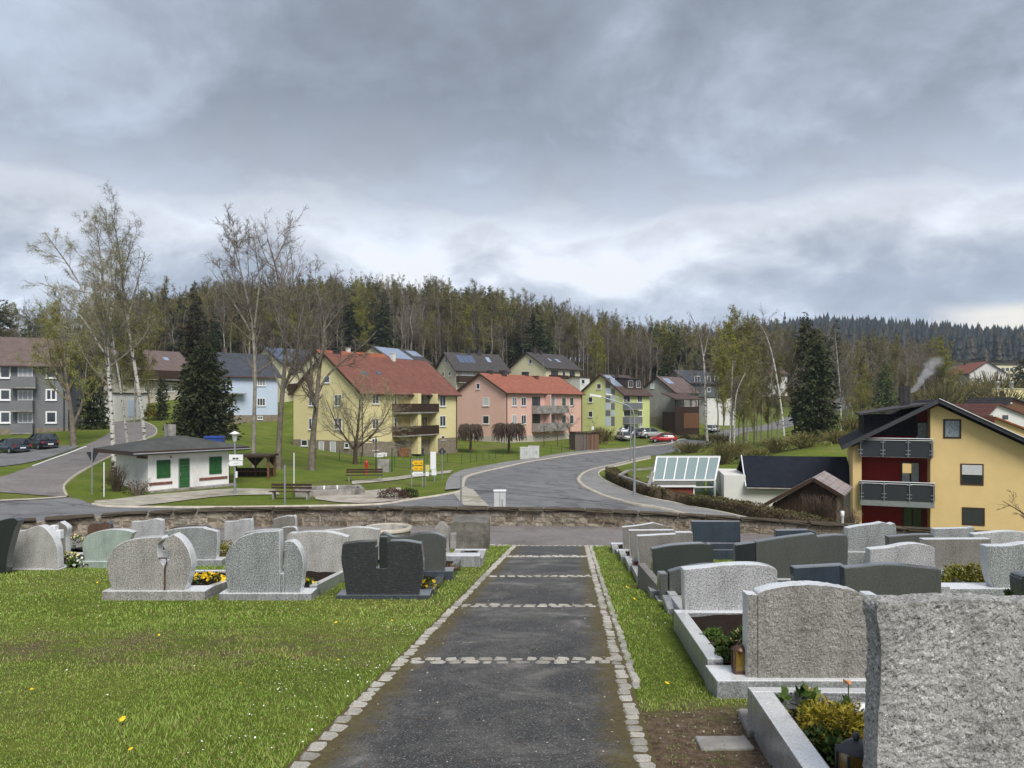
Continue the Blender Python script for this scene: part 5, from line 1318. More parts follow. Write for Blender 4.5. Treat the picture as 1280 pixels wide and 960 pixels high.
m_, t_, b_ = pbsdf('lamp_lit_room', .5); b_.inputs['Base Color'].default_value = (.3, .22, .1, 1); b_.inputs['Emission Color'].default_value = (1, .72, .3, 1); b_.inputs['Emission Strength'].default_value = .2; M['lit'] = m_
owin(1179, 1201.5, 524, 548, 'pane_blue')
o, r_ = owin(1200.5, 1229.5, 580, 606, 'pane'); b = MB(); b.box(r_[0] + .08, r_[1] - .08, -.045, -.031, (r_[2] + r_[3]) / 2 - .02, r_[3] - .08); b.build('roller_blind', M['pane_blind'], o)
owin(1202.5, 1231, 635, 656, 'pane'); owin(1143, 1163, 527, 560, 'pane_blue', 1.6, 0, 'balcony_door')
o, r_ = owin(1125.5, 1150.5, 577, 616, 'pane_curtain', 1.6, 1, 'balcony_door'); b = MB(); b.box(r_[0] + .12, r_[0] + .62, 1.55, 1.568, r_[3] - .75, r_[3] - .15); b.build('lit_pane', M['lit'], o)
owin(1128, 1153.5, 631, 668, 'pane_green', 1.6, 1, 'balcony_door')
M['panel_anthracite'] = plain('panel_anthracite', (.028, .031, .036), .1, 1, .6, .3)
def obalcony(x0, x1, y_rail, y_top, y_bot, fascia=None):
    yf = -.35; a, c = P_(x0, y_bot, yf), P_(x1, y_top, yf)
    k = 1.0
    base = MB(); base.box(a[0] * k, c[0] * k, yf, 1.6, a[1] - .06, a[1] + .1); root = base.build('balcony', M['concrete'], g)
    n = 3; w = (c[0] - a[0]) * k / n
    xs2 = [a[0] * k, a[0] * k + w * .98, a[0] * k + w * 2.0, c[0] * k]
    for i in range(3): b = MB(); b.box(xs2[i] + .03, xs2[i + 1] - .03, yf - .02, yf + .02, a[1] - .02, c[1]); b.build('panel', M['panel_anthracite'], root)
    rz_ = P_(1110, y_rail)[1]
    b = MB(); b.tube([(xs2[0], yf - .05, rz_), (xs2[3], yf - .05, rz_)], .028, 6); b.tube([(xs2[0], yf - .05, rz_ - .12), (xs2[3], yf - .05, rz_ - .12)], .02, 6); b.build('handrail', M['frame_white'], root)
    for x in (xs2[0] + .08, xs2[1], xs2[2], xs2[3] - .08):
        b = MB(); b.tube([(x, yf - .08, a[1] - .05), (x, yf - .08, rz_)], .025, 6)
        for zz in (a[1] + .12, c[1] - .18, a[1] + .35): b.box(x - .14, x + .14, yf - .07, yf - .03, zz, zz + .05)
        b.build('post', M['metal_grey'], root)
    b = MB(); b.box(a[0] * k, a[0] * k + .04, yf + .03, 0, a[1], c[1]); b.box(c[0] * k - .04, c[0] * k, yf + .03, 0, a[1], c[1]); b.build('side_panel', M['panel_anthracite'], root)
    if fascia: b = MB(); z_ = P_(1110, fascia)[1]; b.box(a[0] * k + .02, c[0] * k - .02, yf - .01, yf + .1, z_, a[1] - .065); b.build('fascia', M['metal_grey'], root)
    return root
obalcony(1074, 1166.5, 547.5, 550.5, 569.5); obalcony(1075, 1168.5, 601.5, 604.5, 623.5, 632)
b = MB(); a_ = P_(1088, 597); t_ = thing('balcony_table', 'small white table on the middle balcony of the ochre house', 'table', (OA.x + (a_[0] + .2) * math.cos(TH) + .6 * math.sin(TH), YH + .6 * math.cos(TH) - (a_[0] + .2) * math.sin(TH), mz(624) + .02), -TH); 
b.box(-.1, 1.15, -.1, .5, .98, 1.03); b.build('table_top', M['frame_white'], t_)
for x in (-.02, 1.05): b = MB(); b.box(x, x + .05, .0, .4, .0, .98); b.build('leg', M['frame_white'], t_)

# ------------------------------------------------------------------ kiosk house with green shutters
h = House('small white kiosk with green shutters, green door and low hipped roof', (185, 48), (286, 52.2), 4.4, -5.52, 563, 545, M['white_plaster'], M['roof_dark'], cat='kiosk', name='kiosk', over=.0)
KZ = lambda px, py: h.front(px, py)
for c_ in list(h.root.children):
    if c_.name.startswith(('roof', 'gutter', 'wall')): bpy.data.objects.remove(c_)
he = KZ(200, 566)[1]; L_, W_ = h.L, h.W
b = MB(); b.box(0, L_, 0, W_, -.8, he); b.build('wall', M['white_plaster'], h.root)
b = MB(); o_ = 1.25; zf = he + .06; zt = he + .95
e = [(-o_, -.75), (L_ + 1.1, -.75), (L_ + 1.1, W_ + .6), (-o_, W_ + .6)]; r_ = [(L_ * .42, W_ * .5), (L_ * .62, W_ * .5)]
b.add([(x, y, zf + .13) for x, y in e] + [(x, y, zt) for x, y in r_], [(0, 1, 5, 4), (1, 2, 5), (2, 3, 4, 5), (3, 0, 4)], 0)
M['felt'] = plain('felt', (.07, .073, .07), .3, 1.2, .8, .2, bscale=20, bdist=.01, grime=(.045, .05, .035))
b.build('roof', M['felt'], h.root)
b = MB(); b.slab(e, zf - .12, zf + .128); b.build('fascia', M['trim_brown'], h.root)
b = MB(); b.tube([(-o_, -.82, zf - .02), (L_ + 1.15, -.82, zf - .02)], .05, 6); b.build('gutter', M['metal_grey'], h.root)
rough_box('chimney', L_ * .5 - .28, L_ * .5 + .28, W_ * .55, W_ * .55 + .55, zt - .4, zt + .75, M['concrete'], h.root, 2, .01)
M['green_paint'] = plain('green_paint', (.02, .098, .026), .25, 5, .6, .3)
K2 = lambda p, q: (140 + p / 8, 530 + q / 8)
for x0, x1, y0, y1 in ((444, 584, 358, 540), (970, 1096, 324, 500)):
    a_ = KZ(*K2(x0, (y0 + y1) / 2))[0]; c_ = KZ(*K2(x1, y0))[0]; z1 = KZ(*K2((x0 + x1) / 2, y0 + 2))[1]; z0 = KZ(*K2((x0 + x1) / 2, y1 - 2))[1]
    for k in range(2):
        u0 = a_ + (c_ - a_) * k / 2 + .01; u1 = a_ + (c_ - a_) * (k + 1) / 2 - .01
        b = MB(); nb = 4
        for i in range(nb): b.box(u0 + (u1 - u0) * i / nb + .004, u0 + (u1 - u0) * (i + 1) / nb - .004, -.05, 0, z0, z1)
        b.box(u0, u1, -.07, -.052, z0 + .15, z0 + .24); b.box(u0, u1, -.07, -.052, z1 - .24, z1 - .15); b.build('shutter', M['green_paint'], h.root)
a_ = KZ(*K2(664, 500))[0]; c_ = KZ(*K2(778, 500))[0]; z1 = KZ(*K2(720, 348))[1]; z0 = KZ(*K2(720, 650))[1]
b = MB(); b.box(a_, a_ + .06, -.03, 0, z0, z1); b.box(c_ - .05, c_, -.03, 0, z0, z1); b.box(a_, c_, -.03, 0, z1, z1 + .05); dr = b.build('door', M['metal_grey'], h.root)
for i in range(9):
    zz0 = z0 + (z1 - z0) * i / 9; b = MB(); b.box(a_ + .065, c_ - .055, -.025, 0, zz0 + .006, zz0 + (z1 - z0) / 9 - .006); b.build('plank', M['green_paint'], dr)
b = MB(); b.box(a_ + .1, a_ + .14, -.07, -.026, z0 + .9, z0 + 1.05); b.build('handle', M['metal_grey'], dr)
M['faded_red'] = plain('faded_red', (.17, .06, .045), .35, 9, .8, .2, grime=(.25, .2, .17))
for x0, x1, y0, y1 in ((372, 600, 580, 600), (872, 1152, 530, 552)):
    a_ = KZ(*K2(x0, y0))[0]; c_ = KZ(*K2(x1, y0))[0]; z1 = KZ(*K2((x0 + x1) / 2, y0))[1]; b = MB(); b.box(a_, c_, -.05, 0, z1 - .16, z1); b.build('trim_board', M['faded_red'], h.root)
b = MB(); b.box(-.3, -.001, .02, .9, he - .32, he - .2); b.build('side_shelf', M['wood_brown'], h.root)
rough_box('doorstep', -.1, L_ + .3, -.55, -.01, -.3, .12, M['concrete'], h.root, 3, .012)
b = MB(); b.tube([(L_ * .26, -.05, he - .3), (L_ * .26, -.12, he - .3)], .05, 8); b.build('spout', M['metal_dark'], h.root)
KI = h
# ------------------------------------------------------------------ garages, huts, greenhouse
M['roof_ruby'] = roof_mat('roof_ruby', (.15, .04, .03))
M['shed_red'] = plain('shed_red', (.19, .028, .02), .2, 3, .6, .3)
def px_house(label, name, cat, px0, px1, y0, y1, wall, zb, mats=None):
    a = Vector(((px0 - CX) * y0 / F, y0)); b_ = Vector(((px1 - CX) * y1 / F, y1)); d = b_ - a
    g = thing(name, label, cat, (a.x, a.y, zb), math.atan2(d.y, d.x)); return g, d.length
# white garage with dark roof: wall from px 905, roof plane facing the camera
g, l_ = px_house('long white garage with a nearly black tiled roof behind the greenhouse', 'garage', 'garage', 905, 1066, 56, 54.5, None, -7.9)
we = -(611 - HY) * 55 / F + 7.9; wt = -(573 - HY) * 57.2 / F + 7.9
ex = (931 - 905) * 56 / F
b = MB(); b.box(0, l_, 0, 6, -1, we + .05); b.box(0, ex, 0.002, 5.9, we + .05, -(594 - HY) * 56 / F + 7.9); b.build('wall', M['wall_white'], g)
b = MB(); V_ = [(ex, -.45, we), (l_ + .1, -.45, we), (l_ + .1, 2.2, wt), (ex, 2.2, wt)]
b.add([(x, y, z) for x, y, z in V_] + [(x, y, z + .16) for x, y, z in V_], [(0, 1, 2, 3), (4, 5, 6, 7)] + [(q, (q + 1) % 4, (q + 1) % 4 + 4, q + 4) for q in range(4)])
V_ = [(ex, 2.202, wt), (l_ + .1, 2.202, wt), (l_ + .1, 6.5, we + .3), (ex, 6.5, we + .3)]
b.add([(x, y, z) for x, y, z in V_] + [(x, y, z + .16) for x, y, z in V_], [(0, 1, 2, 3), (4, 5, 6, 7)] + [(q, (q + 1) % 4, (q + 1) % 4 + 4, q + 4) for q in range(4)])
M['roof_felt'] = plain('roof_felt', (.014, .017, .024), .25, 2, .85, .1, bscale=18, bdist=.01)
b.build('roof', M['roof_felt'], g)
b = MB(); b.tube([(ex, -.5, we + .02), (l_, -.5, we + .02)], .06, 6); b.build('gutter', M['concrete'], g)
b = MB(); b.bar((ex - .04, -.45, we + .1), (ex - .04, 2.2, wt + .16), .06, .16); b.build('verge_trim', M['frame_white'], g)
# brown hut with ribbed tile roof, gable towards the camera
g = thing('garden_hut', 'dark brown timber hut with a pale ribbed roof left of the ochre house', 'hut', (at(1019, 640, 43).x, 43, -8.2), -math.radians(29)); hb = 8.2
def q(px, py):
    k = (px - CX) / F; th = math.radians(29); ax, ay = g.location.x, 43.0
    t = (k * ay - ax) / (math.cos(th) + k * math.sin(th)); return (t, -(py - HY) * (ay - t * math.sin(th)) / F + hb)
ap = q(1018, 598.5); lf = q(953, 633); rt = q(1056, 621)
b = MB(); lw = (lf[0] + .5, 0); b.prism([(lf[0] + .55, -.8), (rt[0] - .45, -.8), (rt[0] - .45, rt[1] + .1), (ap[0], ap[1] - .1), (lf[0] + .55, lf[1] + .15)], 0, 4); wl = b.build('wall', M['wood_dark'], g)
x = lf[0] + .6
zt_at = lambda x: (lf[1] + (ap[1] - lf[1]) * (x - lf[0]) / (ap[0] - lf[0])) if x < ap[0] else (ap[1] + (rt[1] - ap[1]) * (x - ap[0]) / (rt[0] - ap[0]))
while x < rt[0] - .6:
    b = MB(); b.prism([(x, -.6), (x + .17, -.6), (x + .17, zt_at(x + .17) - .12), (x, zt_at(x) - .12)], -.03, -.002); b.build('plank', M['wood_dark'], g); x += .19
M['roof_pale'] = roof_mat('roof_pale', (.26, .22, .215), ribs=True)
for (e, mt, hz_) in ((lf, 'roof_pale', 0), (rt, 'roof_pale', 0)):
    b = MB(); b.add([(e[0], -.5, e[1]), (ap[0], -.5, ap[1]), (ap[0], 4.4, ap[1]), (e[0], 4.4, e[1]), (e[0], -.5, e[1] + .12), (ap[0], -.5, ap[1] + .12), (ap[0], 4.4, ap[1] + .12), (e[0], 4.4, e[1] + .12)],
        [(3, 2, 1, 0), (4, 5, 6, 7)] + [(k, (k + 1) % 4, (k + 1) % 4 + 4, k + 4) for k in range(4)]); o = b.build('roof', M[mt], g)
    b = MB(); b.bar((e[0], -.53, e[1] + .02), (ap[0], -.53, ap[1] + .02), .05, .2); b.build('barge_board', M['wood_dark'], g)
b = MB(); b.box(rt[0] - .35, rt[0] - .2, -.4, -.25, -.8, rt[1] + .1); b.build('post', M['wood_grey'], g)
# greenhouse with pitched glass roof, white frame
m, t, b_ = pbsdf('glass_clear', .05, .8); b_.inputs['Base Color'].default_value = (.26, .34, .36, 1); b_.inputs['Alpha'].default_value = .6; M['glass_clear'] = m
YG = 58.0
g = thing('greenhouse', 'glass greenhouse with a white frame and steep pitched roof next to the red shed', 'greenhouse', (at(816, 640, YG).x, YG, -7.6)); gb = 7.6
q = lambda px, py, y=YG: ((px - CX) * y / F - g.location.x, -(py - HY) * y / F + gb)
e0, e1 = q(816, 600), q(893.5, 601.5); r0, r1 = q(821, 571, YG + 1.3), q(899.5, 571.5, YG + 1.3)
dR = 1.3
rz0 = r0[1]
b = MB()
b.bar((r0[0] - .05, dR, rz0), (r1[0] + .05, dR, rz0), .16, .14); b.bar((e0[0], 0, e0[1]), (e1[0], 0, e0[1]), .1, .12)
b.bar((e0[0], 2 * dR, e0[1]), (e1[0] + .3, 2 * dR, e0[1]), .1, .12)
for k in range(7):
    f = k / 6; xa = e0[0] + (e1[0] - e0[0]) * f; xb = r0[0] + (r1[0] - r0[0]) * f
    b.bar((xa, -.01, e0[1]), (xb, dR, rz0), .075 if 0 < k < 6 else .11, .1, up=(0, 1, 0)); b.bar((xa + .25, 2 * dR, e0[1]), (xb, dR, rz0), .06, .08, up=(0, 1, 0))
b.bar((e1[0], 0, e0[1] - .06), (e1[0] + .25, 2 * dR, e0[1] - .06), .1, .12)
for (x, y) in ((e1[0], 0), (e1[0] + .25, 2 * dR), (e0[0], 0), (e0[0] + .25, 2 * dR)): b.bar((x, y, -.5), (x, y, e0[1] - .06), .14, .14)
for k in range(1, 5): f = k / 5; b.bar((e1[0] + .25 * f, 2 * dR * f, -.5), (e1[0] + .25 * f, 2 * dR * f, e0[1] - .06 + (rz0 - e0[1]) * (1 - abs(2 * f - 1))), .05, .05)
for zz in (.45, .75): b.bar((e1[0], 0, e0[1] * zz), (e1[0] + .25, 2 * dR, e0[1] * zz), .07, .07); 
b.bar((e1[0] - 1.6, 0, e0[1] * .72), (e1[0], 0, e0[1] * .72), .08, .08)
b.build('frame', M['frame_white'], g)
for k in range(6):
    fa, fb = k / 6, (k + 1) / 6
    A_ = (e0[0] + (e1[0] - e0[0]) * fa + .05, .03, e0[1] + .03); B_ = (e0[0] + (e1[0] - e0[0]) * fb - .05, .03, e0[1] + .03)
    C_ = (r0[0] + (r1[0] - r0[0]) * fb - .05, dR - .03, rz0 - .03); D_ = (r0[0] + (r1[0] - r0[0]) * fa + .05, dR - .03, rz0 - .03)
    b = MB(); b.add([A_, B_, C_, D_] + [(p[0], p[1] + .02, p[2] - .02) for p in (A_, B_, C_, D_)], [(0, 1, 2, 3), (7, 6, 5, 4)] + [(i, (i + 1) % 4, (i + 1) % 4 + 4, i + 4) for i in range(4)]); b.build('pane', M['glass_clear'], g)
b = MB(); b.box(e1[0] + .03, e1[0] + .05, .1, 2 * dR - .1, 0, e0[1] - .15); b.box(e0[0] + .1, e1[0] - .1, 2 * dR, 2 * dR + .02, 0, e0[1] - .1); b.build('side_glass', M['glass_clear'], g)
# flat roofed red shed in front
g = thing('garden_shed', 'low red timber shed with a flat grey roof in front of the greenhouse', 'shed', (at(812, 640, 55.5).x, 55.5, -7.4)); gb = 7.4
q = lambda px, py, y=55.5: ((px - CX) * y / F - g.location.x, -(py - HY) * y / F + gb)
a_, c_ = q(812, 607), q(867, 608)
for k in range(6):
    b = MB(); z = c_[1] - .2 * (k + 1); b.box(a_[0], c_[0], -.03 , 2.2, z + .006, z + .2 - .004); b.build('plank', M['shed_red'], g)
b = MB(); b.slab([(a_[0] - .15, -.2), (c_[0] + .1, -.2), (c_[0] + .8, 2.6), (a_[0] + .2, 2.6)], c_[1] + .003, c_[1] + .1); b.build('roof', M['concrete_dark'], g)
b = MB(); b.box(c_[0] - .03, c_[0] + .05, -.06, .03, c_[1] - 1.3, c_[1]); b.box(a_[0] - .17, c_[0] + .12, -.25, -.2, c_[1] - .03, c_[1] + .11); b.build('trim', M['frame_white'], g)
# pale rimmed raised pool edge left of it
b = MB(); pts = [at(*p) for p in ((774, 594, 57), (786, 588, 60), (818, 585, 61), (811, 607, 52))]; c0 = pts[0].copy()
for i in range(3):
    b.bar(tuple(pts[i] - c0), tuple(pts[(i + 1)] - c0), .22, .12)
b.bar(tuple(pts[0] - c0), tuple(pts[3] - c0), .22, .12)
o = b.build('pool_rim', M['concrete'], None, c0); tag(o, 'pale angular pool rim on the bank left of the red shed', 'pool rim')
# wooden bus shelter by the road (bend) with upright boards
g = thing('bus_shelter', 'grey and brown boarded shelter beside the bend of the road', 'shelter', (G(719, 563).x, G(719, 563).y, G(719, 563).z), .35)
sy_ = G(719, 563).y; w_ = 33 * sy_ / F; hh = 22 * sy_ / F
n = 16
for k in range(n):
    x = w_ * k / n; b = MB(); b.box(x + .01, x + w_ / n - .01, 0, .05, 0, hh - random.uniform(.0, .06)); b.build('plank', M['wood_grey'] if k < 9 else (M['wood_brown'] if k not in (11, 14) else M['wood_grey']), g)
b = MB(); b.box(-.1, w_ + .1, -.25, 2.1, hh + .002, hh + .12); b.build('roof', M['wood_dark'], g)
b = MB(); b.box(0, .05, .052, 2, 0, hh); b.box(w_ - .05, w_, .052, 2, 0, hh); b.build('side_wall', M['wood_grey'], g)
# open wooden picnic shelter beside the kiosk
p0 = on(286, 55.5); y_ = 55.5
g = thing('picnic_shelter', 'open dark brown timber shelter right of the white kiosk', 'shelter', p0, 0.0)
q = lambda px, py: ((px - CX) * y_ / F - p0.x, -(py - HY) * y_ / F - p0.z)
a_, c_ = q(284, 603), q(336.5, 569); zb_t = q(0, 587)[1]
for k in range(12):
    x = a_[0] + (c_[0] - .2 - a_[0]) * k / 12; b = MB(); b.box(x + .01, x + (c_[0] - .2 - a_[0]) / 12 - .01, 1.6, 1.65, .05, zb_t); b.build('plank', M['wood_dark'], g)
b = MB(); b.slab([(a_[0] - .1, -.3), (c_[0] + .1, -.3), (c_[0] + .1, 2.0), (a_[0] - .1, 2.0)], c_[1] - .14, c_[1]); b.build('roof', M['wood_dark'], g)
for x in (a_[0] + .0, (a_[0] + c_[0]) / 2 - .05, c_[0] - .15):
    for yy_ in (0, 1.5) if x != (a_[0] + c_[0]) / 2 - .05 else (1.5,):
        b = MB(); b.box(x, x + .13, yy_, yy_ + .13, -.1, c_[1] - .142); b.build('post', M['wood_brown'] if x > 1 else M['wood_dark'], g)
b = MB()
for xm, s_ in ((a_[0] + .13, 1), (c_[0] - .15, -1), ((a_[0] + c_[0]) / 2 - .05, -1), ((a_[0] + c_[0]) / 2 + .08, 1)): b.prism([(xm, c_[1] - .15), (xm + s_ * .7, c_[1] - .15), (xm, c_[1] - .9)], 1.5, 1.58)
b.build('brace', M['wood_dark'], g)
b = MB(); b.box(a_[0] + .3, c_[0] - .4, 1.15, 1.55, .42, .47); b.build('bench_seat', M['wood_brown'], g)

# ------------------------------------------------------------------ lamps, signs, posts
def text_bars(x0, x1, z, h, y, mat, parent, n=5):
    """lettering that the photograph leaves unreadable, as small dark strokes"""
    b = MB(); r = random.Random(int(x0 * 100) + n); x = x0
    while x < x1 - h * .3:
        w = r.uniform(.3, .7) * h; b.box(x, x + w * .35, y, y + .004, z, z + h * r.choice([1, .7, .7])); b.box(x + w * .35, x + w, y + .0002, y + .004, z, z + h * .22); x += w + h * .2
    return b.build('lettering', mat, parent)
p = on(293.5, 47.2); sc = p.y / F
g = thing('street_lamp', 'slim old lamp post with a hat shaped lantern and white signs by the kiosk', 'street lamp', p)
Hm = (619 - 540) * sc + 0; Hm = -(540 - HY) * sc - p.z
b = MB(); b.tube([(0, 0, 0), (0, 0, Hm - .6)], [.075, .05], 8); b.build('pole', M['metal_grey'], g)
b = MB(); b.lathe([(.06, Hm - .6), (.12, Hm - .52), (.17, Hm - .17), (.30, Hm - .12), (.31, Hm - .09), (.14, Hm), (.03, Hm + .05)], 12); b.build('lantern', M['frame_white'], g)
zz = lambda py: -(py - HY) * sc - p.z
b = MB(); b.box((287 - 293.5) * sc, (304.5 - 293.5) * sc, -.11, -.08, zz(575.5), zz(568)); o = b.build('sign_board', M['frame_white'], g); b = MB(); b.box((291.5 - 293.5) * sc, (295 - 293.5) * sc, -.116, -.111, zz(574.2), zz(572)); b.box((295.8 - 293.5) * sc, (298.8 - 293.5) * sc, -.116, -.111, zz(574.2), zz(572)); b.build('lettering', M['metal_dark'], o)
b = MB(); b.prism([((286 - 293.5) * sc, zz(579)), ((288 - 293.5) * sc, zz(582.5)), ((304 - 293.5) * sc, zz(581.5)), ((304 - 293.5) * sc, zz(576)), ((288 - 293.5) * sc, zz(576)),], -.10, -.07); o = b.build('arrow_sign', M['frame_white'], g)
text_bars((293 - 293.5) * sc, (298.5 - 293.5) * sc, zz(580), .09, -.105, M['metal_grey'], o)
b = MB(); b.box(-.03 + .1, .14 + .05, -.09, -.06, zz(597), zz(589)); b.build('notice_plate', M['frame_white'], g)
# tall road lamps at the bend
def road_lamp(px, py, ptop, label):
    p = G(px, py); sc = p.y / F; h_ = (py - ptop) * sc
    g = thing('street_lamp', label, 'street lamp', p, 0, 'road lamps at the bend')
    b = MB(); b.tube([(0, 0, 0), (0, 0, 1.2), (0, 0, h_ * .86)], [.11, .085, .06], 8); b.build('pole', M['metal_grey'], g)
    arc = [(0, 0, h_ * .86), (-.1, 0, h_ * .93), (-.45, 0, h_ * .985), (-1.1, 0, h_ * 1.02), (-2.3, 0, h_ * 1.08)]
    b = MB(); b.tube(arc, .045, 6); b.build('arm', M['metal_grey'], g)
    b = MB(); e = arc[-1]; b.bar((e[0] - .75, 0, e[2] + .14), (e[0] + .05, 0, e[2]), .2, .12); b.build('lamp_head', M['frame_white'], g); return g
road_lamp(793, 621, 505, 'tall grey road lamp on the near pavement of the bend')
road_lamp(788.3, 578, 500, 'tall grey road lamp farther away, just left of the nearer one')
def post(px, py, ptop, r, mat, name, label, cat='post', grp=None, fix=None):
    p = G(px, py) if fix is None else on(px, fix); h_ = (py - ptop) * p.y / F
    if fix is not None: h_ = -(ptop - HY) * p.y / F - p.z
    g = thing(name, label, cat, p, 0, grp); b = MB(); b.tube([(0, 0, -.1), (0, 0, h_)], r, 6); b.build('pole', M[mat], g); return g, h_, p
g, h_, p = post(115, 618, 556, .04, 'metal_grey', 'give_way_sign', 'grey back of a triangular give way sign at the side road', 'road sign')
w_ = 8 * p.y / F; z_ = (618 - 565) * p.y / F; b = MB(); b.prism([(-w_, z_), (w_, z_), (0, z_ - 1.75 * w_)], .045, .06); b.build('sign_plate', M['panel_anthracite'], g)
post(130, 621, 578, .035, 'frame_white', 'marker_post', 'short white marker post on the grass left of the kiosk')
post(356, 628, 581, .05, 'metal_grey', 'steel_post', 'thin grey post on the grass just behind the wall, in front of the basin', fix=41)
post(367.5, 609, 566, .035, 'frame_white', 'marker_post', 'thin white post behind the stone basin')
post(576.5, 633, 594, .05, 'metal_grey', 'steel_post', 'grey post at the road corner left of the white cabinet')
post(470, 600, 545, .045, 'metal_dark', 'dark_post', 'dark post in front of the yellow house, left of the hydrant block', fix=66)
post(490, 590, 560, .05, 'green_paint', 'green_post', 'green post right of the concrete block', fix=66)
g, h_, p = post(552.5, 601, 562, .04, 'metal_grey', 'priority_sign', 'dark back of a diamond shaped road sign near the footpath', 'road sign')
w_ = 5 * p.y / F; z_ = h_ - .15; b = MB(); b.prism([(-w_, z_), (0, z_ + w_), (w_, z_), (0, z_ - w_)], .045, .06); b.build('sign_plate', M['panel_anthracite'], g)
# yellow direction signs on a frame
M['sign_yellow'] = plain('sign_yellow', (.75, .42, .01), .08, 2, .5, .4)
p = G(524, 609); sc = p.y / F; g = thing('direction_sign', 'two yellow direction boards over a white one on a steel frame', 'road sign', p)
zz = lambda py: -(py - HY) * sc - p.z; xx = lambda px: (px - 524) * sc
b = MB(); b.bar((xx(514.5), 0, -.1), (xx(514.5), 0, zz(574)), .06); b.bar((xx(528), 0, -.1), (xx(528), 0, zz(573)), .06); b.bar((xx(514.5), 0, zz(574)), (xx(528), 0, zz(574)), .05); b.build('frame', M['metal_grey'], g)
for k, (a, c, m_) in enumerate(((575.5, 581, 'sign_yellow'), (582.5, 588, 'sign_yellow'), (589.5, 594.5, 'frame_white'))):
    b = MB(); zc = (zz(a) + zz(c)) / 2; b.prism([(xx(514.8), zc), (xx(517), zz(a)), (xx(529), zz(a)), (xx(529), zz(c)), (xx(517), zz(c))], -.08, -.05); o = b.build('arrow_board', M[m_], g)
    text_bars(xx(518.5), xx(523.5 if k < 2 else 525), zc - .07, .13, -.085, M['trim_brown'] if k < 2 else M['metal_grey'], o); text_bars(xx(525.2), xx(528.5), zc - .07, .13, -.085, M['trim_brown'] if k < 2 else M['pane_blue'], o)
p = G(532, 609); g = thing('notice_sign', 'small pale yellow notice board on a thin post right of the direction boards', 'sign', p); sc = p.y / F
b = MB(); b.tube([(0, 0, -.1), (0, 0, 27 * sc)], .035, 6); b.build('pole', M['metal_grey'], g); b = MB(); b.box(0, 5 * sc, -.06, -.03, 20 * sc, 28 * sc); b.build('sign_plate', plain('pale_yellow', (.5, .45, .16), .15, 4), g); b = MB(); b.box(0, 4 * sc, -.06, -.03, 14 * sc, 19.5 * sc); b.build('sign_plate', M['frame_white'], g)
# white info pillar, cabinets
p = G(543, 602); sc = p.y / F; g = thing('info_pillar', 'tall white information pillar beside the yellow direction boards', 'pillar', p)
b = MB(); b.tube([(0, 0, -.1), (0, 0, 12 * sc)], .06, 6); b.build('pole', M['metal_grey'], g); b = MB(); b.box(-5 * sc, 2 * sc, -.05, .15, 15 * sc, 37 * sc); b.build('panel', M['frame_white'], g, bevel=.01)
b = MB(); b.box(-3.5 * sc, 2.5 * sc, -.07, .1, 8 * sc, 14.5 * sc); b.build('mail_box', M['frame_white'], g)
M['cabinet_grey'] = plain('cabinet_grey', (.48, .49, .48), .08, 2, .6, .3, grime=(.38, .38, .36))
def cabinet(px0, px1, py0, py1, label, y=None, grp=None):
    p = G((px0 + px1) / 2, py1) if y is None else on((px0 + px1) / 2, y); sc = p.y / F; w = (px1 - px0) * sc
    g = thing('utility_cabinet', label, 'cabinet', p, 0, grp); h = (py1 - py0) * sc if y is None else -(py0 - HY) * sc - p.z
    b = MB(); b.box(-w / 2, w / 2, 0, .4, -.05, h - .06); b.build('body', M['cabinet_grey'], g, bevel=.01); b = MB(); b.box(-w / 2 - .03, w / 2 + .03, -.04, .44, h - .058, h); b.build('lid', M['frame_white'], g, bevel=.01)
    b = MB(); b.box(w * .18, w * .26, -.03, -.001, h * .35, h * .65); b.build('handle', M['metal_grey'], g)
    b = MB(); b.box(-.008, .008, -.006, -.001, .05, h - .1); b.build('door_gap', M['metal_dark'], g)
cabinet(617.5, 632, 613, 634, 'lone white utility cabinet just behind the stone wall at the junction', 37)
cabinet(650, 661, 559, 574, 'narrow white utility cabinet, left one of the group by the pavement'); cabinet(660.5, 674, 557.5, 573.5, 'wide white utility cabinet, right one of the group by the pavement')
# hydrant, concrete block, dark bin, bench, basin
p = G(458, 592); sc = p.y / F; g = thing('hydrant', 'red water hydrant on the grass in front of the yellow house', 'hydrant', p)
M['red_paint'] = plain('red_paint', (.42, .03, .02), .15, 4, .4, .5)
b = MB(); b.lathe([(.13, 0), (.13, .08), (.09, .1), (.09, .7), (.12, .74), (.12, .95), (.06, 1.05), (0, 1.08)], 10); b.build('barrel', M['red_paint'], g); b = MB(); b.tube([(-.22, 0, .62), (.22, 0, .62)], .06, 8); b.build('outlet', M['red_paint'], g)
p = G(479, 590); sc = p.y / F; o = rough_box('concrete_block', -7 * sc, 7 * sc, 0, .9, -.1, 15 * sc, M['concrete'], None, 4, .02, p); tag(o, 'stained pale concrete block standing on the grass near the hydrant', 'concrete block')
p = on(413, 46.5); g = thing('stone_basin', 'long low stone basin filled with water in front of the bare trees', 'basin', p, .30)
zt_ = -(612 - HY) * 46.5 / F - p.z; L0, W0 = 4.1, 2.4
for nm, (x0, x1, y0, y1) in (('side', (-L0 / 2, L0 / 2, 0, .25)), ('side', (-L0 / 2, L0 / 2, W0 - .25, W0)), ('side', (-L0 / 2, -L0 / 2 + .25, .252, W0 - .252)), ('side', (L0 / 2 - .25, L0 / 2, .252, W0 - .252))):
    rough_box('side_wall', x0, x1, y0, y1, -.3, zt_, M['concrete'], g, 4, .008)
m, t, b_ = pbsdf('water', .04, .6); b_.inputs['Base Color'].default_value = (.035, .04, .03, 1); M['water'] = m
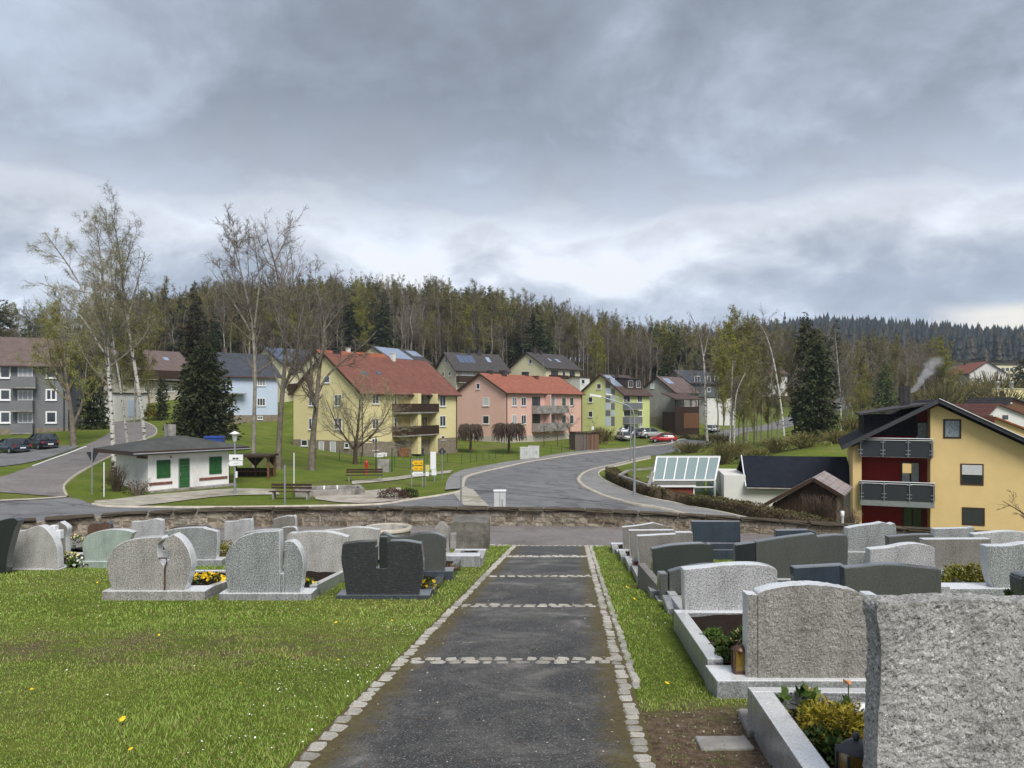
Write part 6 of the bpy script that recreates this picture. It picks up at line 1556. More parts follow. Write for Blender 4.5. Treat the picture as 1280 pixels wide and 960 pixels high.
b = MB(); b.box(-L0 / 2 + .2, L0 / 2 - .2, .2, W0 - .2, zt_ - .35, zt_ - .16); b.build('water', M['water'], g)
for x in (-.3, .5): b = MB(); b.lathe([(.05, zt_ - .2), (.05, zt_ + .12), (0, zt_ + .14)], 8, c=(x, W0 * .5)); b.build('spout', M['frame_white'], g)
def bench(px, y, rz, L, label):
    p = on(px, y); g = thing('bench', label, 'bench', p, rz)
    for k in range(3): b = MB(); b.box(-L / 2, L / 2, .0 + k * .15, .13 + k * .15, .43, .47); b.build('seat_slat', M['wood_dark'], g)
    for k in range(2): b = MB(); b.box(-L / 2, L / 2, .46, .49, .58 + .17 * k, .71 + .17 * k); b.build('backrest_slat', M['wood_dark'], g)
    for x in (-L / 2 + .2, L / 2 - .2): b = MB(); b.box(x, x + .08, .02, .45, -.05, .428); b.build('leg', M['concrete'], g); b = MB(); b.box(x + .02, x + .06, .491, .52, 0, .88); b.build('back_post', M['metal_grey'], g)
bench(361, 44.5, -.05, 2.4, 'dark timber bench left of the stone basin')
bench(455, 55, .1, 2.6, 'dark timber bench behind the stone basin near the footpath')
# low green wire fence along the gardens: posts and wires
g = thing('wire_fence', 'low green wire fence in front of the yellow and pink houses', 'fence', (0, 0, 0))
fpts = [G(*q) for q in ((395, 574), (425, 576), (455, 580), (478, 582), (514, 586), (539, 577), (575, 580), (594, 577), (612, 574), (632, 571), (648, 571), (680, 567), (690, 567), (702, 565.5), (712, 564))]
fpts = [Vector((a[0], a[1], Hs(a[0], a[1]))) for a in polyline([(q.x, q.y) for q in fpts], 26)]
for q in fpts: b = MB(); b.tube([(q.x, q.y, q.z - .1), (q.x, q.y, q.z + 1.15)], .035, 5); b.build('post', M['green_paint'], g)
b = MB()
for z in (.1, .4, .7, 1.0, 1.1):
    for a_, c_ in zip(fpts[:-1], fpts[1:]): b.bar((a_.x, a_.y, a_.z + z), (c_.x, c_.y, c_.z + z), .012)
b.build('wire', M['green_paint'], g)
# laundry and bins beside the yellow house, blue containers, mast
p = on(266, 78); g = thing('recycling_container', 'blue plastic container in front of the big spruce', 'container', p)
M['blue_plastic'] = plain('blue_plastic', (.02, .06, .30), .1, 3, .4, .5)
pz = -(552 - HY) * 78 / F - p.z
b = MB(); b.box(-.9, .9, 0, 1.0, 0, pz + .3); b.build('body', M['blue_plastic'], g, bevel=.06); b = MB(); b.box(-.95, .95, -.06, 1.06, pz + .302, pz + .55); b.build('lid', M['blue_plastic'], g, bevel=.05); b = MB(); b.box(-.15, .55, -.03, -.001, pz - .5, pz); b.build('label_plate', M['frame_white'], g)
p = at(981, 412, 620); g = thing('radio_mast', 'thin radio mast standing on the wooded hill', 'mast', (p.x, 620, Hs(p.x, 620)))
ht = -(390 - HY) * 620 / F - g.location.z; b = MB(); b.tube([(0, 0, 0), (0, 0, ht)], [1.0, .35], 5); b.build('pole', M['metal_dark'], g); b = MB(); b.lathe([(1.4, ht - 10), (1.4, ht - 7.5)], 8); b.lathe([(1.1, ht - 5.6), (1.1, ht - 4)], 8); b.build('antenna_ring', M['metal_dark'], g)
# bins and firewood at the yellow house
for px, lab, m_, w, h_ in ((471, 'white garden bench like box before the yellow house basement', 'frame_white', 1.7, .5), (500, 'stacked firewood leaning on the yellow house wall under the balconies', 'wood_brown', 1.4, 1.1), (521, 'black bin beside the stacked firewood', 'metal_dark', .8, 1.0)):
    p = HY1.root.matrix_world @ Vector((0, 0, 0)); u_ = HY1.front(px, 560)[0]; d_ = HY1.d; n_ = HY1.n; q = HY1.a + d_ * u_ - n_ * .9
    o = rough_box({'frame_white': 'garden_box', 'wood_brown': 'firewood_stack', 'metal_dark': 'bin'}[m_], -w / 2, w / 2, 0, .6, 0, h_, M[m_], None, 3, .02, (q.x, q.y, Hs(q.x, q.y)), HY1.rz, .05)
    tag(o, lab, {'frame_white': 'box', 'wood_brown': 'firewood', 'metal_dark': 'bin'}[m_])
# bus stop sign and little sign by the shelter
g, h_, p = post(741, 562, 533, .04, 'metal_grey', 'bus_stop_sign', 'small white sign on a post right of the boarded shelter', 'sign'); b = MB(); b.box(-.18, .18, -.06, -.03, h_ - .5, h_); b.build('sign_plate', M['frame_white'], g)

# ------------------------------------------------------------------ cars
M['tyre'] = plain('tyre', (.015, .015, .016), .2, 8, .85, .2); M['rim'] = plain('rim', (.30, .31, .32), .1, 8, .35, .5, .6)
M['car_glass'] = plain('car_glass', (.02, .025, .028), .2, 1, .06, .9); M['tail'] = plain('tail', (.30, .02, .015), .1, 8, .2, .6); M['headlamp'] = plain('headlamp', (.6, .62, .62), .1, 8, .15, .7)
def car(label, px, py, heading, colour, y=None, scale=1.0, suv=False, grp='parked cars'):
    m_ = plain('paint_%d' % len(MATS), colour, .05, 1, .22, .6)
    p = G(px, py) if y is None else on(px, y)
    g = thing('parked_car', label, 'car', p, heading, grp); g.scale = (scale,) * 3
    Lb, Wb = 4.25, .88; hb_ = 1.0 if suv else .86; ht = 1.62 if suv else 1.45
    st = [(-2.12, .42, .62, .70), (-2.05, .28, .80 * hb_ / .86, .80), (-1.3, .24, hb_ + .04, .87), (-.4, .24, hb_ + .03, .88), (.6, .24, hb_ + .02, .88), (1.2, .24, hb_ - .02, .87), (1.85, .26, hb_ - .14, .80), (2.08, .36, .62, .70)]
    rings = []
    for x, z0, z1, w in st:
        rings.append([(x, -w * .92, z0), (x, -w, z0 + .18), (x, -w, (z0 + z1) / 2), (x, -w * .95, z1 - .04), (x, -w * .82, z1), (x, w * .82, z1), (x, w * .95, z1 - .04), (x, w, (z0 + z1) / 2), (x, w, z0 + .18), (x, w * .92, z0)])
    n = 10; b = MB(); b.add([v for r_ in rings for v in r_], [(i * n + k, i * n + (k + 1) % n, (i + 1) * n + (k + 1) % n, (i + 1) * n + k) for i in range(len(st) - 1) for k in range(n)] + [tuple(range(n)), tuple(range((len(st) - 1) * n, len(st) * n))], 0, True)
    b.build('body', m_, g)
    cs = [(-1.95 if suv else -1.85, hb_ + .0, .80), (-1.45, ht - .05, .66), (-.6, ht, .66), (.25, ht - .03, .66), (1.15, hb_ + .0, .78)]
    b = MB(); vs = [];
    base = [(-1.95, .80), (-1.45, .83), (-.6, .84), (.25, .84), (1.15, .80)]
    for (x, z, w), (xb, wb) in zip(cs, base): vs += [(xb, -wb, hb_ - .02), (x, -w, z), (x, w, z), (xb, wb, hb_ - .02)]
    b.add(vs, [(i * 4 + k, i * 4 + k + 1, (i + 1) * 4 + k + 1, (i + 1) * 4 + k) for i in range(4) for k in range(3)], 0, True); b.build('window_band', M['car_glass'], g)
    b = MB(); b.add([(-1.42, -.64, ht - .035), (-.6, -.64, ht + .015), (.25, -.64, ht - .015), (-1.42, .64, ht - .035), (-.6, .64, ht + .015), (.25, .64, ht - .015), (-1.42, -.66, ht - .09), (-.6, -.67, ht - .05), (.25, -.67, ht - .08), (-1.42, .66, ht - .09), (-.6, .67, ht - .05), (.25, .67, ht - .08)],
        [(0, 1, 4, 3), (1, 2, 5, 4), (0, 6, 7, 1), (1, 7, 8, 2), (3, 4, 10, 9), (4, 5, 11, 10), (0, 3, 9, 6), (2, 8, 11, 5)]); b.build('roof', m_, g)
    for s_ in (-1, 1):
        for xa, xb, za, zb_ in ((-1.9, -1.42, hb_, ht - .05), (-.62, -.55, hb_, ht - .02), (.2, 1.14, ht - .04, hb_)):
            b = MB(); b.bar((xa, s_ * .83, za - .02), (xb, s_ * .675, zb_), .07, .05) if za < zb_ else b.bar((xa, s_ * .675, za), (xb, s_ * .81, zb_), .07, .05); b.build('pillar', m_, g)
        for x in (-1.32, 1.32):
            w_ = thing('wheel', None, None); w_.parent = g; w_.location = (x, s_ * .80, .32)
            b = MB(); b.add([(r * math.cos(a), yy_ * s_, r * math.sin(a)) for r, yy_ in ((.2, .09), (.33, .09), (.33, -.1), (.2, -.1)) for a in np.linspace(0, 2 * math.pi, 17)[:-1]], [(i * 16 + k, i * 16 + (k + 1) % 16, (i + 1) * 16 + (k + 1) % 16, (i + 1) * 16 + k) for i in range(3) for k in range(16)], 0, True); b.build('tyre', M['tyre'], w_)
            b = MB(); b.add([(r * math.cos(a), yy_ * s_, r * math.sin(a)) for r, yy_ in ((.21, .085), (.16, .06), (.03, .075)) for a in np.linspace(0, 2 * math.pi, 11)[:-1]], [(i * 10 + k, i * 10 + (k + 1) % 10, (i + 1) * 10 + (k + 1) % 10, (i + 1) * 10 + k) for i in range(2) for k in range(10)] + [tuple(range(20, 30))]); b.build('rim', M['rim'], w_)
        b = MB(); b.box(-2.12, -1.98, s_ * .72 - .1, s_ * .72 + .1, .68, .86); b.build('tail_light', M['tail'], g)
        b = MB(); b.box(1.9, 2.06, s_ * .62 - .14, s_ * .62 + .14, .56, .68); b.build('headlight', M['headlamp'], g)
        b = MB(); b.box(.72, .9, s_ * .93 - .08, s_ * .93 + .08, hb_ - .0, hb_ + .12); b.build('mirror', m_, g)
    b = MB(); b.box(-2.15, -2.10, -.26, .26, .5, .62); b.box(2.05, 2.10, -.26, .26, .40, .5); b.build('number_plate', M['frame_white'], g)
    b = MB(); b.box(-2.13, -1.9, -.72, .72, .28, .40); b.box(1.9, 2.12, -.72, .72, .26, .38); b.build('bumper', M['metal_dark'], g)
    return g
car('dark blue estate car at the left edge in front of the apartment block', 14, 566, 2.62, (.025, .035, .05), suv=False)
car('black car parked right of the dark blue one before the apartment block', 52, 561, 2.50, (.012, .014, .022), suv=True)
car('silver car with its rear to the road, leftmost below the lime green house', 779, 545, .25 + math.pi / 2, (.38, .38, .37), 128)
car('pale van parked close to the lime green house wall', 787, 540, .3, (.55, .6, .66), 136, 1.05, True)
car('dark blue car between the pale van and the silver estate', 799, 543, .35, (.012, .02, .09), 131)
car('silver estate car left of the red one', 814, 545, .3, (.36, .37, .37), 129.5, 1.05, True)
car('bright red car at the right end of the parked row', 829, 549, -.1 + math.pi, (.45, .012, .02), 124)
car('white car parked under the birches beyond the brown veranda', 891, 528, .9, (.55, .56, .56), 155, 1.0)
# ------------------------------------------------------------------ vegetation
def unit(v): return v / (np.linalg.norm(v, axis=-1, keepdims=True) + 1e-9)
def grow(rng, trunks, levels):
    """trunks: list of (points (k,3), radii (k)); levels: dicts. Returns list of (P (n,S+1,3), R (n,S+1), sides)"""
    out = []
    par = []
    for pts, rad in trunks:
        pts = np.array(pts, float); rad = np.array(rad, float)
        s = np.r_[0, np.cumsum(np.linalg.norm(np.diff(pts, axis=0), axis=1))]; k = np.linspace(0, s[-1], 15)
        P = np.stack([np.interp(k, s, pts[:, i]) for i in range(3)], 1); P[1:-1] = (P[:-2] + 2 * P[1:-1] + P[2:]) / 4
        par.append((P, np.interp(k, s, rad)))
    P = np.stack([p for p, r in par]); R = np.stack([r for p, r in par])
    out.append((P, R, 9))
    nt_, first = len(trunks), True
    for L in levels:
        n = P.shape[0]; S = P.shape[1] - 1; c = L['n']
        t = rng.uniform(L.get('t0', .2), L.get('t1', 1.0), (n, c)) if not L.get('even') else np.tile(np.linspace(L.get('t0', .2), L.get('t1', 1), c), (n, 1)) + rng.uniform(-.02, .02, (n, c))
        t = np.clip(t, 0, .999)
        i = np.minimum((t * S).astype(int), S - 1); f = t * S - i
        a = np.arange(n)[:, None]
        p0 = P[a, i] * (1 - f[..., None]) + P[a, i + 1] * f[..., None]
        d0 = unit(P[a, i + 1] - P[a, i]); r0 = R[a, i] * (1 - f) + R[a, i + 1] * f
        plen = np.linalg.norm(np.diff(P, axis=1), axis=2).sum(1)[:, None]
        ln = plen * L['len'] * (1 - L.get('taper', .5) * t) * rng.uniform(.6, 1.25, (n, c))
        if 'maxlen' in L: ln = np.minimum(ln, L['maxlen'] * rng.uniform(.8, 1.1, ln.shape))
        rv = unit(rng.normal(size=(n, c, 3))); side = unit(rv - (rv * d0).sum(-1, keepdims=True) * d0)
        ang = rng.normal(L.get('ang', .8), L.get('sd', .15), (n, c))[..., None]
        d = unit(d0 * np.cos(ang) + side * np.sin(ang))
        m = n * c; p0 = p0.reshape(m, 3); d = d.reshape(m, 3); ln = ln.reshape(m); r0 = r0.reshape(m)
        sg = L.get('seg', 4); Q = np.empty((m, sg + 1, 3)); Q[:, 0] = p0
        for k in range(sg):
            d = unit(d + rng.normal(size=(m, 3)) * L.get('wig', .15) + np.array([0, 0, L.get('up', 0.0)]) * (1.0 if not L.get('late') else (k + 1) / sg))
            Q[:, k + 1] = Q[:, k] + d * (ln / sg)[:, None]
        rb = np.maximum(r0 * L.get('rr', .5), L.get('rmin', .01)); rb = np.minimum(rb, ln * .03 + L.get('rmin', .01))
        RR = rb[:, None] * np.linspace(1, .25, sg + 1)[None]; RR = np.maximum(RR, L.get('rmin', .01) * .6)
        if first and nt_ > 1:      # limbs carry fewer branches than the leader, in step with their length
            ratio = np.repeat(np.clip(plen[:, 0] / plen[0, 0], .1, 1), c); ratio[:c] = 1; kp = rng.random(m) < ratio ** 1.5 * 1.05; Q, RR = Q[kp], RR[kp]
        elif not first:            # short branches carry fewer twigs
            kp = rng.random(m) < np.repeat(np.clip(plen[:, 0] / np.median(plen), .12, 1), c); Q, RR = Q[kp], RR[kp]
        first = False
        P, R = Q, RR
        out.append((P, R, L.get('sides', 4)))
    return out
def tubes(parts):
    """list of (P,R,sides) -> verts, quads"""
    vs, fs, off = [], [], 0
    for P, R, k in parts:
        n, S1, _ = P.shape
        if k == 2:
            d = unit(P[:, -1] - P[:, 0]); r = unit(np.cross(d, unit(np.random.default_rng(3).normal(size=d.shape))))
            V = np.stack([P - r[:, None] * R[..., None], P + r[:, None] * R[..., None]], 2)
        else:
            d = unit(P[:, -1] - P[:, 0]); h = np.tile(np.array([.13, .31, .94]), (n, 1)); h[np.abs((d * h).sum(1)) > .9] = [1, 0, 0]
            r = unit(np.cross(d, h)); u = np.cross(d, r); a = np.arange(k) * 2 * math.pi / k
            V = P[:, :, None] + (r[:, None, None] * np.cos(a)[None, None, :, None] + u[:, None, None] * np.sin(a)[None, None, :, None]) * R[..., None, None]
        vs.append(V.reshape(-1, 3)); kk = 1 if k == 2 else k
        bi = (np.arange(n)[:, None, None] * S1 + np.arange(S1 - 1)[None, :, None]) * k + np.arange(kk)[None, None, :]
        nx = (np.arange(kk) + 1) % k; q = nx[None, None, :] - np.arange(kk)[None, None, :]
        fs.append((off + np.stack([bi, bi + q, bi + q + k, bi + k], -1)).reshape(-1, 4)); off += n * S1 * k
    return np.vstack(vs), np.vstack(fs)
def kites(rng, pos, size, dirs=None, spread=1.0, aspect=.6):
    n = len(pos); d = unit(rng.normal(size=(n, 3))) if dirs is None else unit(dirs + rng.normal(size=(n, 3)) * spread)
    r = unit(np.cross(d, rng.normal(size=(n, 3)))); s = (np.asarray(size) * np.ones(n))[:, None]
    V = np.stack([pos, pos + d * s * .5 + r * s * aspect * .5, pos + d * s, pos + d * s * .5 - r * s * aspect * .5], 1)
    return V.reshape(-1, 3), np.arange(n * 4).reshape(n, 4)
def birch_bark():
    m, t, b = pbsdf('birch_bark', .7, .2); v = coords(t)
    mp = N(t, 'ShaderNodeMapping'); mp.inputs['Scale'].default_value = (2.5, 2.5, 6); t.links.new(v, mp.inputs[0])
    a = noise(t, mp.outputs[0], 1.0, 5, .7, .3)
    s = N(t, 'ShaderNodeSeparateXYZ'); t.links.new(v, s.inputs[0])
    lo = mth(t, 'MULTIPLY_ADD', s.outputs[2], -.12, .18)     # darker, cracked foot; slim dark top
    hi = N(t, 'ShaderNodeMapRange'); t.links.new(s.outputs[2], hi.inputs[0]); hi.inputs[1].default_value = 11; hi.inputs[2].default_value = 17
    k = mth(t, 'ADD', a, mth(t, 'MAXIMUM', lo, 0.0))
    col = ramp(t, k, [(.48, (.52, .50, .45)), (.56, (.33, .31, .27)), (.60, (.03, .026, .022))])
    col = mixc(t, hi.outputs[0], col, (.12, .10, .07))
    t.links.new(col, b.inputs['Base Color']); return m
M['birch_bark'] = birch_bark()
M['bark_grey'] = plain('bark_grey', (.17, .145, .115), .5, 3, .9, .1, bscale=12, bdist=.04, grime=(.07, .06, .04))
M['bark_light'] = plain('bark_light', (.23, .21, .175), .4, 3, .9, .1)
M['bark_brown'] = plain('bark_brown', (.085, .06, .042), .3, 4, .9, .1)
M['twig'] = plain('twig', (.13, .10, .072), .3, .8, .9, .1, objvar=.3)
M['twig_pale'] = plain('twig_pale', (.20, .17, .135), .3, .8, .9, .1, objvar=.3)
M['twig_olive'] = plain('twig_olive', (.15, .13, .048), .3, .8, .9, .1, objvar=.3)
def leaf(name, c, var=.35, sc=.6, tr=.3):
    m, t, b = pbsdf(name, .6, .25)
    v = coords(t); a = noise(t, v, sc, 4, .7); f = noise(t, v, sc * 12, 2)
    k = mth(t, 'MULTIPLY_ADD', rnd(t), .8, .6)
    col = ramp(t, a, [(.3, tuple(x * (1 - var) for x in c)), (.7, tuple(x * (1 + var) for x in c))])
    col = mixc(t, 1.0, col, ramp(t, f, [(.3, .6), (.7, 1.4)]), 'MULTIPLY'); col = mixc(t, 1.0, col, k, 'MULTIPLY')
    t.links.new(col, b.inputs['Base Color'])
    return m
M['leaf_spring'] = leaf('leaf_spring', (.215, .23, .055)); M['leaf_lime'] = leaf('leaf_lime', (.165, .16, .026), .3); M['leaf_olive'] = leaf('leaf_olive', (.135, .122, .04), .3)
M['needle'] = leaf('needle', (.030, .038, .011), .45, .9); M['needle_light'] = leaf('needle_light', (.05, .068, .022), .4, .9); M['needle_far'] = leaf('needle_far', (.022, .032, .028), .3, .02)
M['needle_brown'] = leaf('needle_brown', (.048, .038, .018), .4, .9)
M['leaf_green'] = leaf('leaf_green', (.055, .095, .018), .4, 6); M['leaf_dark'] = leaf('leaf_dark', (.025, .045, .014), .4, 3); M['leaf_gold'] = leaf('leaf_gold', (.19, .155, .016), .5, 14)
M['leaf_red'] = leaf('leaf_red', (.07, .035, .025), .4, 3); M['leaf_hedge'] = leaf('leaf_hedge', (.085, .075, .028), .45, 1.3)
M['petal_yellow'] = plain('petal_yellow', (.75, .50, .02), .15, 8, .6, .2); M['petal_white'] = plain('petal_white', (.75, .75, .70), .08, 8, .6, .2); M['petal_red'] = plain('petal_red', (.25, .03, .06), .3, 8, .6, .2)
M['petal_pale'] = plain('petal_pale', (.72, .62, .30), .12, 8, .6, .2)
def tree_obj(name, label, loc, parts, split, bark, twig, leafv=None, leafm=None, group=None, cat='tree'):
    """parts[:split] make the trunk, the rest and the leaves the crown"""
    g = thing(name, label, cat, loc, 0, group)
    v, f = tubes(parts[:split]); link('trunk', np_mesh('trunk', v, f, M[bark], smooth=True), g)
    v, f = tubes(parts[split:]); mi = np.zeros(len(f), int); mats = [M[twig]]
    if leafv is not None:
        lv, lf = leafv; f = np.vstack([f, lf + len(v)]); v = np.vstack([v, lv]); mi = np.r_[mi, np.ones(len(lf), int)]; mats.append(M[leafm])
    link('crown', np_mesh('crown', v, f, mats, mi), g)
    return g
def px_trunk(path, y, r0, r1, base):
    """pixel path at distance y -> local points"""
    pts = [((p[0] - CX) * y / F - base.x, (p[2] if len(p) > 2 else 0.0), -(p[1] - HY) * y / F - base.z) for p in path]
    pts[0] = (pts[0][0], pts[0][1], -.15)
    n = len(pts); return pts, [r0 + (r1 - r0) * (i / (n - 1)) ** .8 for i in range(n)]
def leaves_on(rng, part, per, size, droop=0.0, jit=.1):
    P = part[0]; n = len(P); idx = np.repeat(np.arange(n), per); t = rng.uniform(.15, 1, len(idx)) * (P.shape[1] - 1)
    i = np.minimum(t.astype(int), P.shape[1] - 2); f = (t - i)[:, None]
    pos = P[idx, i] * (1 - f) + P[idx, i + 1] * f + rng.normal(size=(len(idx), 3)) * jit
    return kites(rng, pos, size * rng.uniform(.6, 1.3, len(idx)), np.tile([0, 0, -droop], (len(idx), 1)) if droop else None, 1.0)
rg = lambda s: np.random.default_rng(s)
# --- birches by the kiosk
BR = [dict(n=30, t0=.36, t1=.97, ang=.68, sd=.16, len=.46, taper=.74, seg=7, wig=.10, up=.06, rr=.42, rmin=.018, sides=5),
      dict(n=12, t0=.2, t1=1, ang=.55, len=.36, taper=.4, seg=5, wig=.16, up=-.02, rr=.5, rmin=.011, sides=4),
      dict(n=8, t0=.15, t1=1, ang=.6, len=.55, taper=.3, seg=4, wig=.2, up=-.12, rr=.55, rmin=.009, sides=3, maxlen=1.6),
      dict(n=2, t0=.1, t1=1, ang=.6, len=.9, taper=.3, seg=3, wig=.2, up=-.28, rr=.7, rmin=.006, sides=2, maxlen=.9)]
def hero(name, label, basepx, y, path, r0, r1, levels, seed, bark='birch_bark', twig='twig_pale', lf=None, lm='leaf_spring', ls=.07, extra=(), split=1, group=None, droop=0, spread_y=1.0):
    base = on(basepx, y); tr = [px_trunk(path, y, r0, r1, base)]
    for e, er0, er1 in extra: tr.append(px_trunk(e, y, er0, er1, base)); tr[-1][0][0] = (tr[-1][0][0][0], tr[-1][0][0][1], -(e[0][1] - HY) * y / F - base.z)
    parts = grow(rg(seed), tr, levels)
    if len(tr) > 1: pass
    lv = leaves_on(rg(seed + 1), parts[-1], lf, ls, droop) if lf else None
    return tree_obj(name, label, base, parts, split, bark, twig, lv, lm, group)
hero('birch_tree', 'tall birch with a straight white trunk just left of the kiosk', 143, 54, [(143, 604), (141, 545), (137, 480), (132, 420), (129, 370), (127, 325), (121, 290)], .20, .03, BR, 1, lf=3, ls=.055, droop=.5,
     extra=[([(131, 420), (108, 370), (85, 330), (66, 305), (56, 290)], .09, .02), ([(130, 440), (105, 400), (70, 360), (45, 352)], .08, .02)])
hero('birch_tree', 'tall birch with a leaning white trunk rising from behind the kiosk roof', 184, 62, [(184, 590), (178, 520), (169, 460), (161, 415), (155, 370), (151, 325), (146, 295), (140, 268)], .19, .03, BR, 2, lf=3, ls=.06, droop=.5,
     extra=[([(160, 400), (170, 360), (178, 330), (181, 315)], .08, .02)])
B2 = [dict(BR[0], n=12, t0=.5, len=.28), dict(BR[1], n=8), dict(BR[2], n=6), dict(BR[3])]
hero('birch_tree', 'shorter slim birch between the two tall ones near the kiosk', 161, 66, [(161, 590), (159, 550), (154, 510), (149, 472), (143, 440), (140, 410)], .15, .04, B2, 3, lf=2, ls=.055, droop=.5)
# --- bare trees behind the basin
BB = [dict(n=26, t0=.30, t1=.98, ang=.72, sd=.18, len=.46, taper=.68, seg=7, wig=.12, up=.10, rr=.5, rmin=.02, sides=5),
      dict(n=11, t0=.2, t1=1, ang=.6, len=.38, taper=.4, seg=5, wig=.16, up=.04, rr=.5, rmin=.013, sides=4),
      dict(n=8, t0=.15, t1=1, ang=.6, len=.5, taper=.3, seg=4, wig=.18, up=.03, rr=.55, rmin=.01, sides=3, maxlen=1.8),
      dict(n=4, t0=.1, t1=1, ang=.55, len=.6, taper=.3, seg=2, wig=.15, up=.03, rr=.7, rmin=.008, sides=2, maxlen=.8)]
hero('bare_tree', 'tall bare tree with a pale blotched trunk behind the picnic shelter', 317, 62, [(317, 600), (317, 540), (319, 480), (318, 430), (313, 390), (304, 350), (296, 320), (290, 300)], .20, .03, BB, 4, bark='bark_light',
     extra=[([(317, 420), (296, 385), (276, 355), (262, 335)], .10, .02), ([(318, 410), (325, 350), (321, 325), (318, 300)], .10, .02)])
hero('bare_tree', 'tall bare grey tree in the middle of the lawn behind the stone basin', 349, 62, [(348, 592), (349, 540), (354, 480), (358, 430), (353, 380), (348, 345), (340, 315), (334, 298)], .26, .03, BB, 5, bark='bark_grey',
     extra=[([(357, 440), (347, 390), (334, 365), (326, 348)], .11, .02), ([(357, 430), (362, 380), (367, 345), (364, 320)], .12, .02)])
hero('bare_tree', 'bare grey tree with a thick trunk and wide arms in front of the yellow house', 390, 62, [(389, 592), (391, 545), (396, 500), (400, 450), (407, 415), (400, 375), (392, 350)], .30, .03, [dict(BB[0], n=17), BB[1], BB[2], BB[3]], 6, bark='bark_grey',
     extra=[([(398, 490), (408, 470), (430, 450), (456, 430), (470, 415)], .13, .02), ([(391, 500), (388, 440), (378, 390), (372, 350)], .14, .02)])
FR = [dict(n=18, t0=.12, t1=1, ang=.8, sd=.2, len=.85, taper=.5, seg=6, wig=.14, up=.10, rr=.5, rmin=.016, sides=4), dict(n=9, t0=.2, t1=1, ang=.6, len=.45, taper=.3, seg=4, wig=.2, up=.06, rr=.5, rmin=.012, sides=3), dict(n=7, t0=.1, t1=1, ang=.6, len=.5, seg=3, wig=.25, up=.06, rmin=.010, sides=2, maxlen=.9)]
hero('fruit_tree', 'round crowned bare fruit tree before the yellow house', 444, 76, [(444, 580), (444, 560), (446, 548), (448, 530), (450, 500)], .24, .08, FR, 7, bark='bark_brown', twig='twig_pale', extra=[([(443, 562), (430, 545), (418, 525), (408, 500)], .13, .03), ([(446, 560), (465, 545), (480, 525), (490, 505)], .13, .03)], lf=3, lm='leaf_spring', ls=.07)
# --- big tree before the apartment block
hero('bare_tree', 'wide forked tree just coming into leaf in front of the grey apartment block', 92, 80, [(92, 552), (91, 530), (87, 500), (82, 470), (80, 430), (80, 395)], .34, .05, [dict(BB[0], n=20, t0=.25, len=.62), BB[1], dict(BB[2], up=-.05), BB[3]], 8, bark='bark_grey', twig='twig_olive',
     extra=[([(92, 532), (102, 508), (106, 480), (110, 440)], .2, .04), ([(86, 495), (70, 470), (50, 440), (40, 425)], .13, .03)], lf=2, lm='leaf_spring', ls=.11)
# --- generic trees
def generic(seed, h, lv, r=.16, lean=.04, lf=0, ls=.1, droop=0):
    r_ = rg(seed); k = 7; pts = [(r_.normal() * lean * h * i / k * .5, r_.normal() * lean * h * i / k * .5, h * i / (k - 1)) for i in range(k)]; pts[0] = (0, 0, -.3)
    parts = grow(r_, [(pts, np.linspace(r, r * .15, k))], lv); L = leaves_on(rg(seed + 1), parts[-1], lf, ls, droop, .15) if lf else None
    return parts, L
def mesh_tree(name, parts, L, bark, twig, leafm=None):
    v, f = tubes(parts[:1]); v2, f2 = tubes(parts[1:]); f2 = f2 + len(v); vv = [v, v2]; ff = [f, f2]; mi = [np.zeros(len(f), int), np.ones(len(f2), int)]; mats = [M[bark], M[twig]]
    if L is not None: ff.append(L[1] + len(v) + len(v2)); vv.append(L[0]); mi.append(np.full(len(L[1]), 2)); mats.append(M[leafm])
    V, Fc, MI = np.vstack(vv), np.vstack(ff), np.concatenate(mi)
    me = np_mesh(name, V, Fc, mats, MI); return me, V, Fc, MI
def conifer(rng, h, r, nb, m, size, low=.06, droop=.35, top=.9):
    z = h * (low + (1 - low) * rng.beta(1.0, 1.35, nb)); a = rng.uniform(0, 2 * math.pi, nb)
    L = r * np.clip(1 - (z / h), .02, 1) ** top * rng.uniform(.5, 1.2, nb) + .12
    t = rng.uniform(.12, 1, (nb, m)); rad = L[:, None] * t
    dz = -droop * rad * (1 - .35 * t) + rng.normal(size=rad.shape) * .12 * r * .3
    pos = np.stack([rad * np.cos(a)[:, None], rad * np.sin(a)[:, None], z[:, None] + dz], -1).reshape(-1, 3)
    out = np.stack([np.cos(a), np.sin(a), np.full(nb, -.35)], 1); out = np.repeat(out, m, 0)
    s = size * (.55 + .6 * rng.random(len(pos))) * np.clip(np.repeat(L, m) / r + .25, .4, 1)
    v, f = kites(rng, pos, s, out, .55, .42)
    # leader and trunk
    tp, tf = tubes([(np.array([[[0, 0, -.3], [0, 0, h * .5], [0, 0, h]]]), np.array([[r * .07, r * .045, .02]]), 6)])
    return tp, tf, v, f
def conifer_obj(name, label, loc, h, r, nb, m, size, seed, leafm='needle', group=None, **kw):
    tp, tf, v, f = conifer(rg(seed), h, r, nb, m, size, **kw)
    g = thing(name, label, 'tree', loc, 0, group); link('trunk', np_mesh('trunk', tp, tf, M['bark_brown'], smooth=True), g); link('crown', np_mesh('crown', v, f, M[leafm]), g); return g
conifer_obj('spruce_tree', 'broad dark spruce beside the side road, largest conifer on the left', on(256, 84), 11.2, 3.7, 700, 16, .62, 21, droop=.30, top=.55)
conifer_obj('spruce_tree', 'narrow brownish spruce top rising behind the broad dark spruce', on(243, 94), 18.8, 1.75, 520, 11, .55, 22, 'needle_brown', top=.55)
conifer_obj('spruce_tree', 'slim dark spruce just right behind the broad one', on(264, 96), 14.4, 1.6, 400, 10, .5, 23)
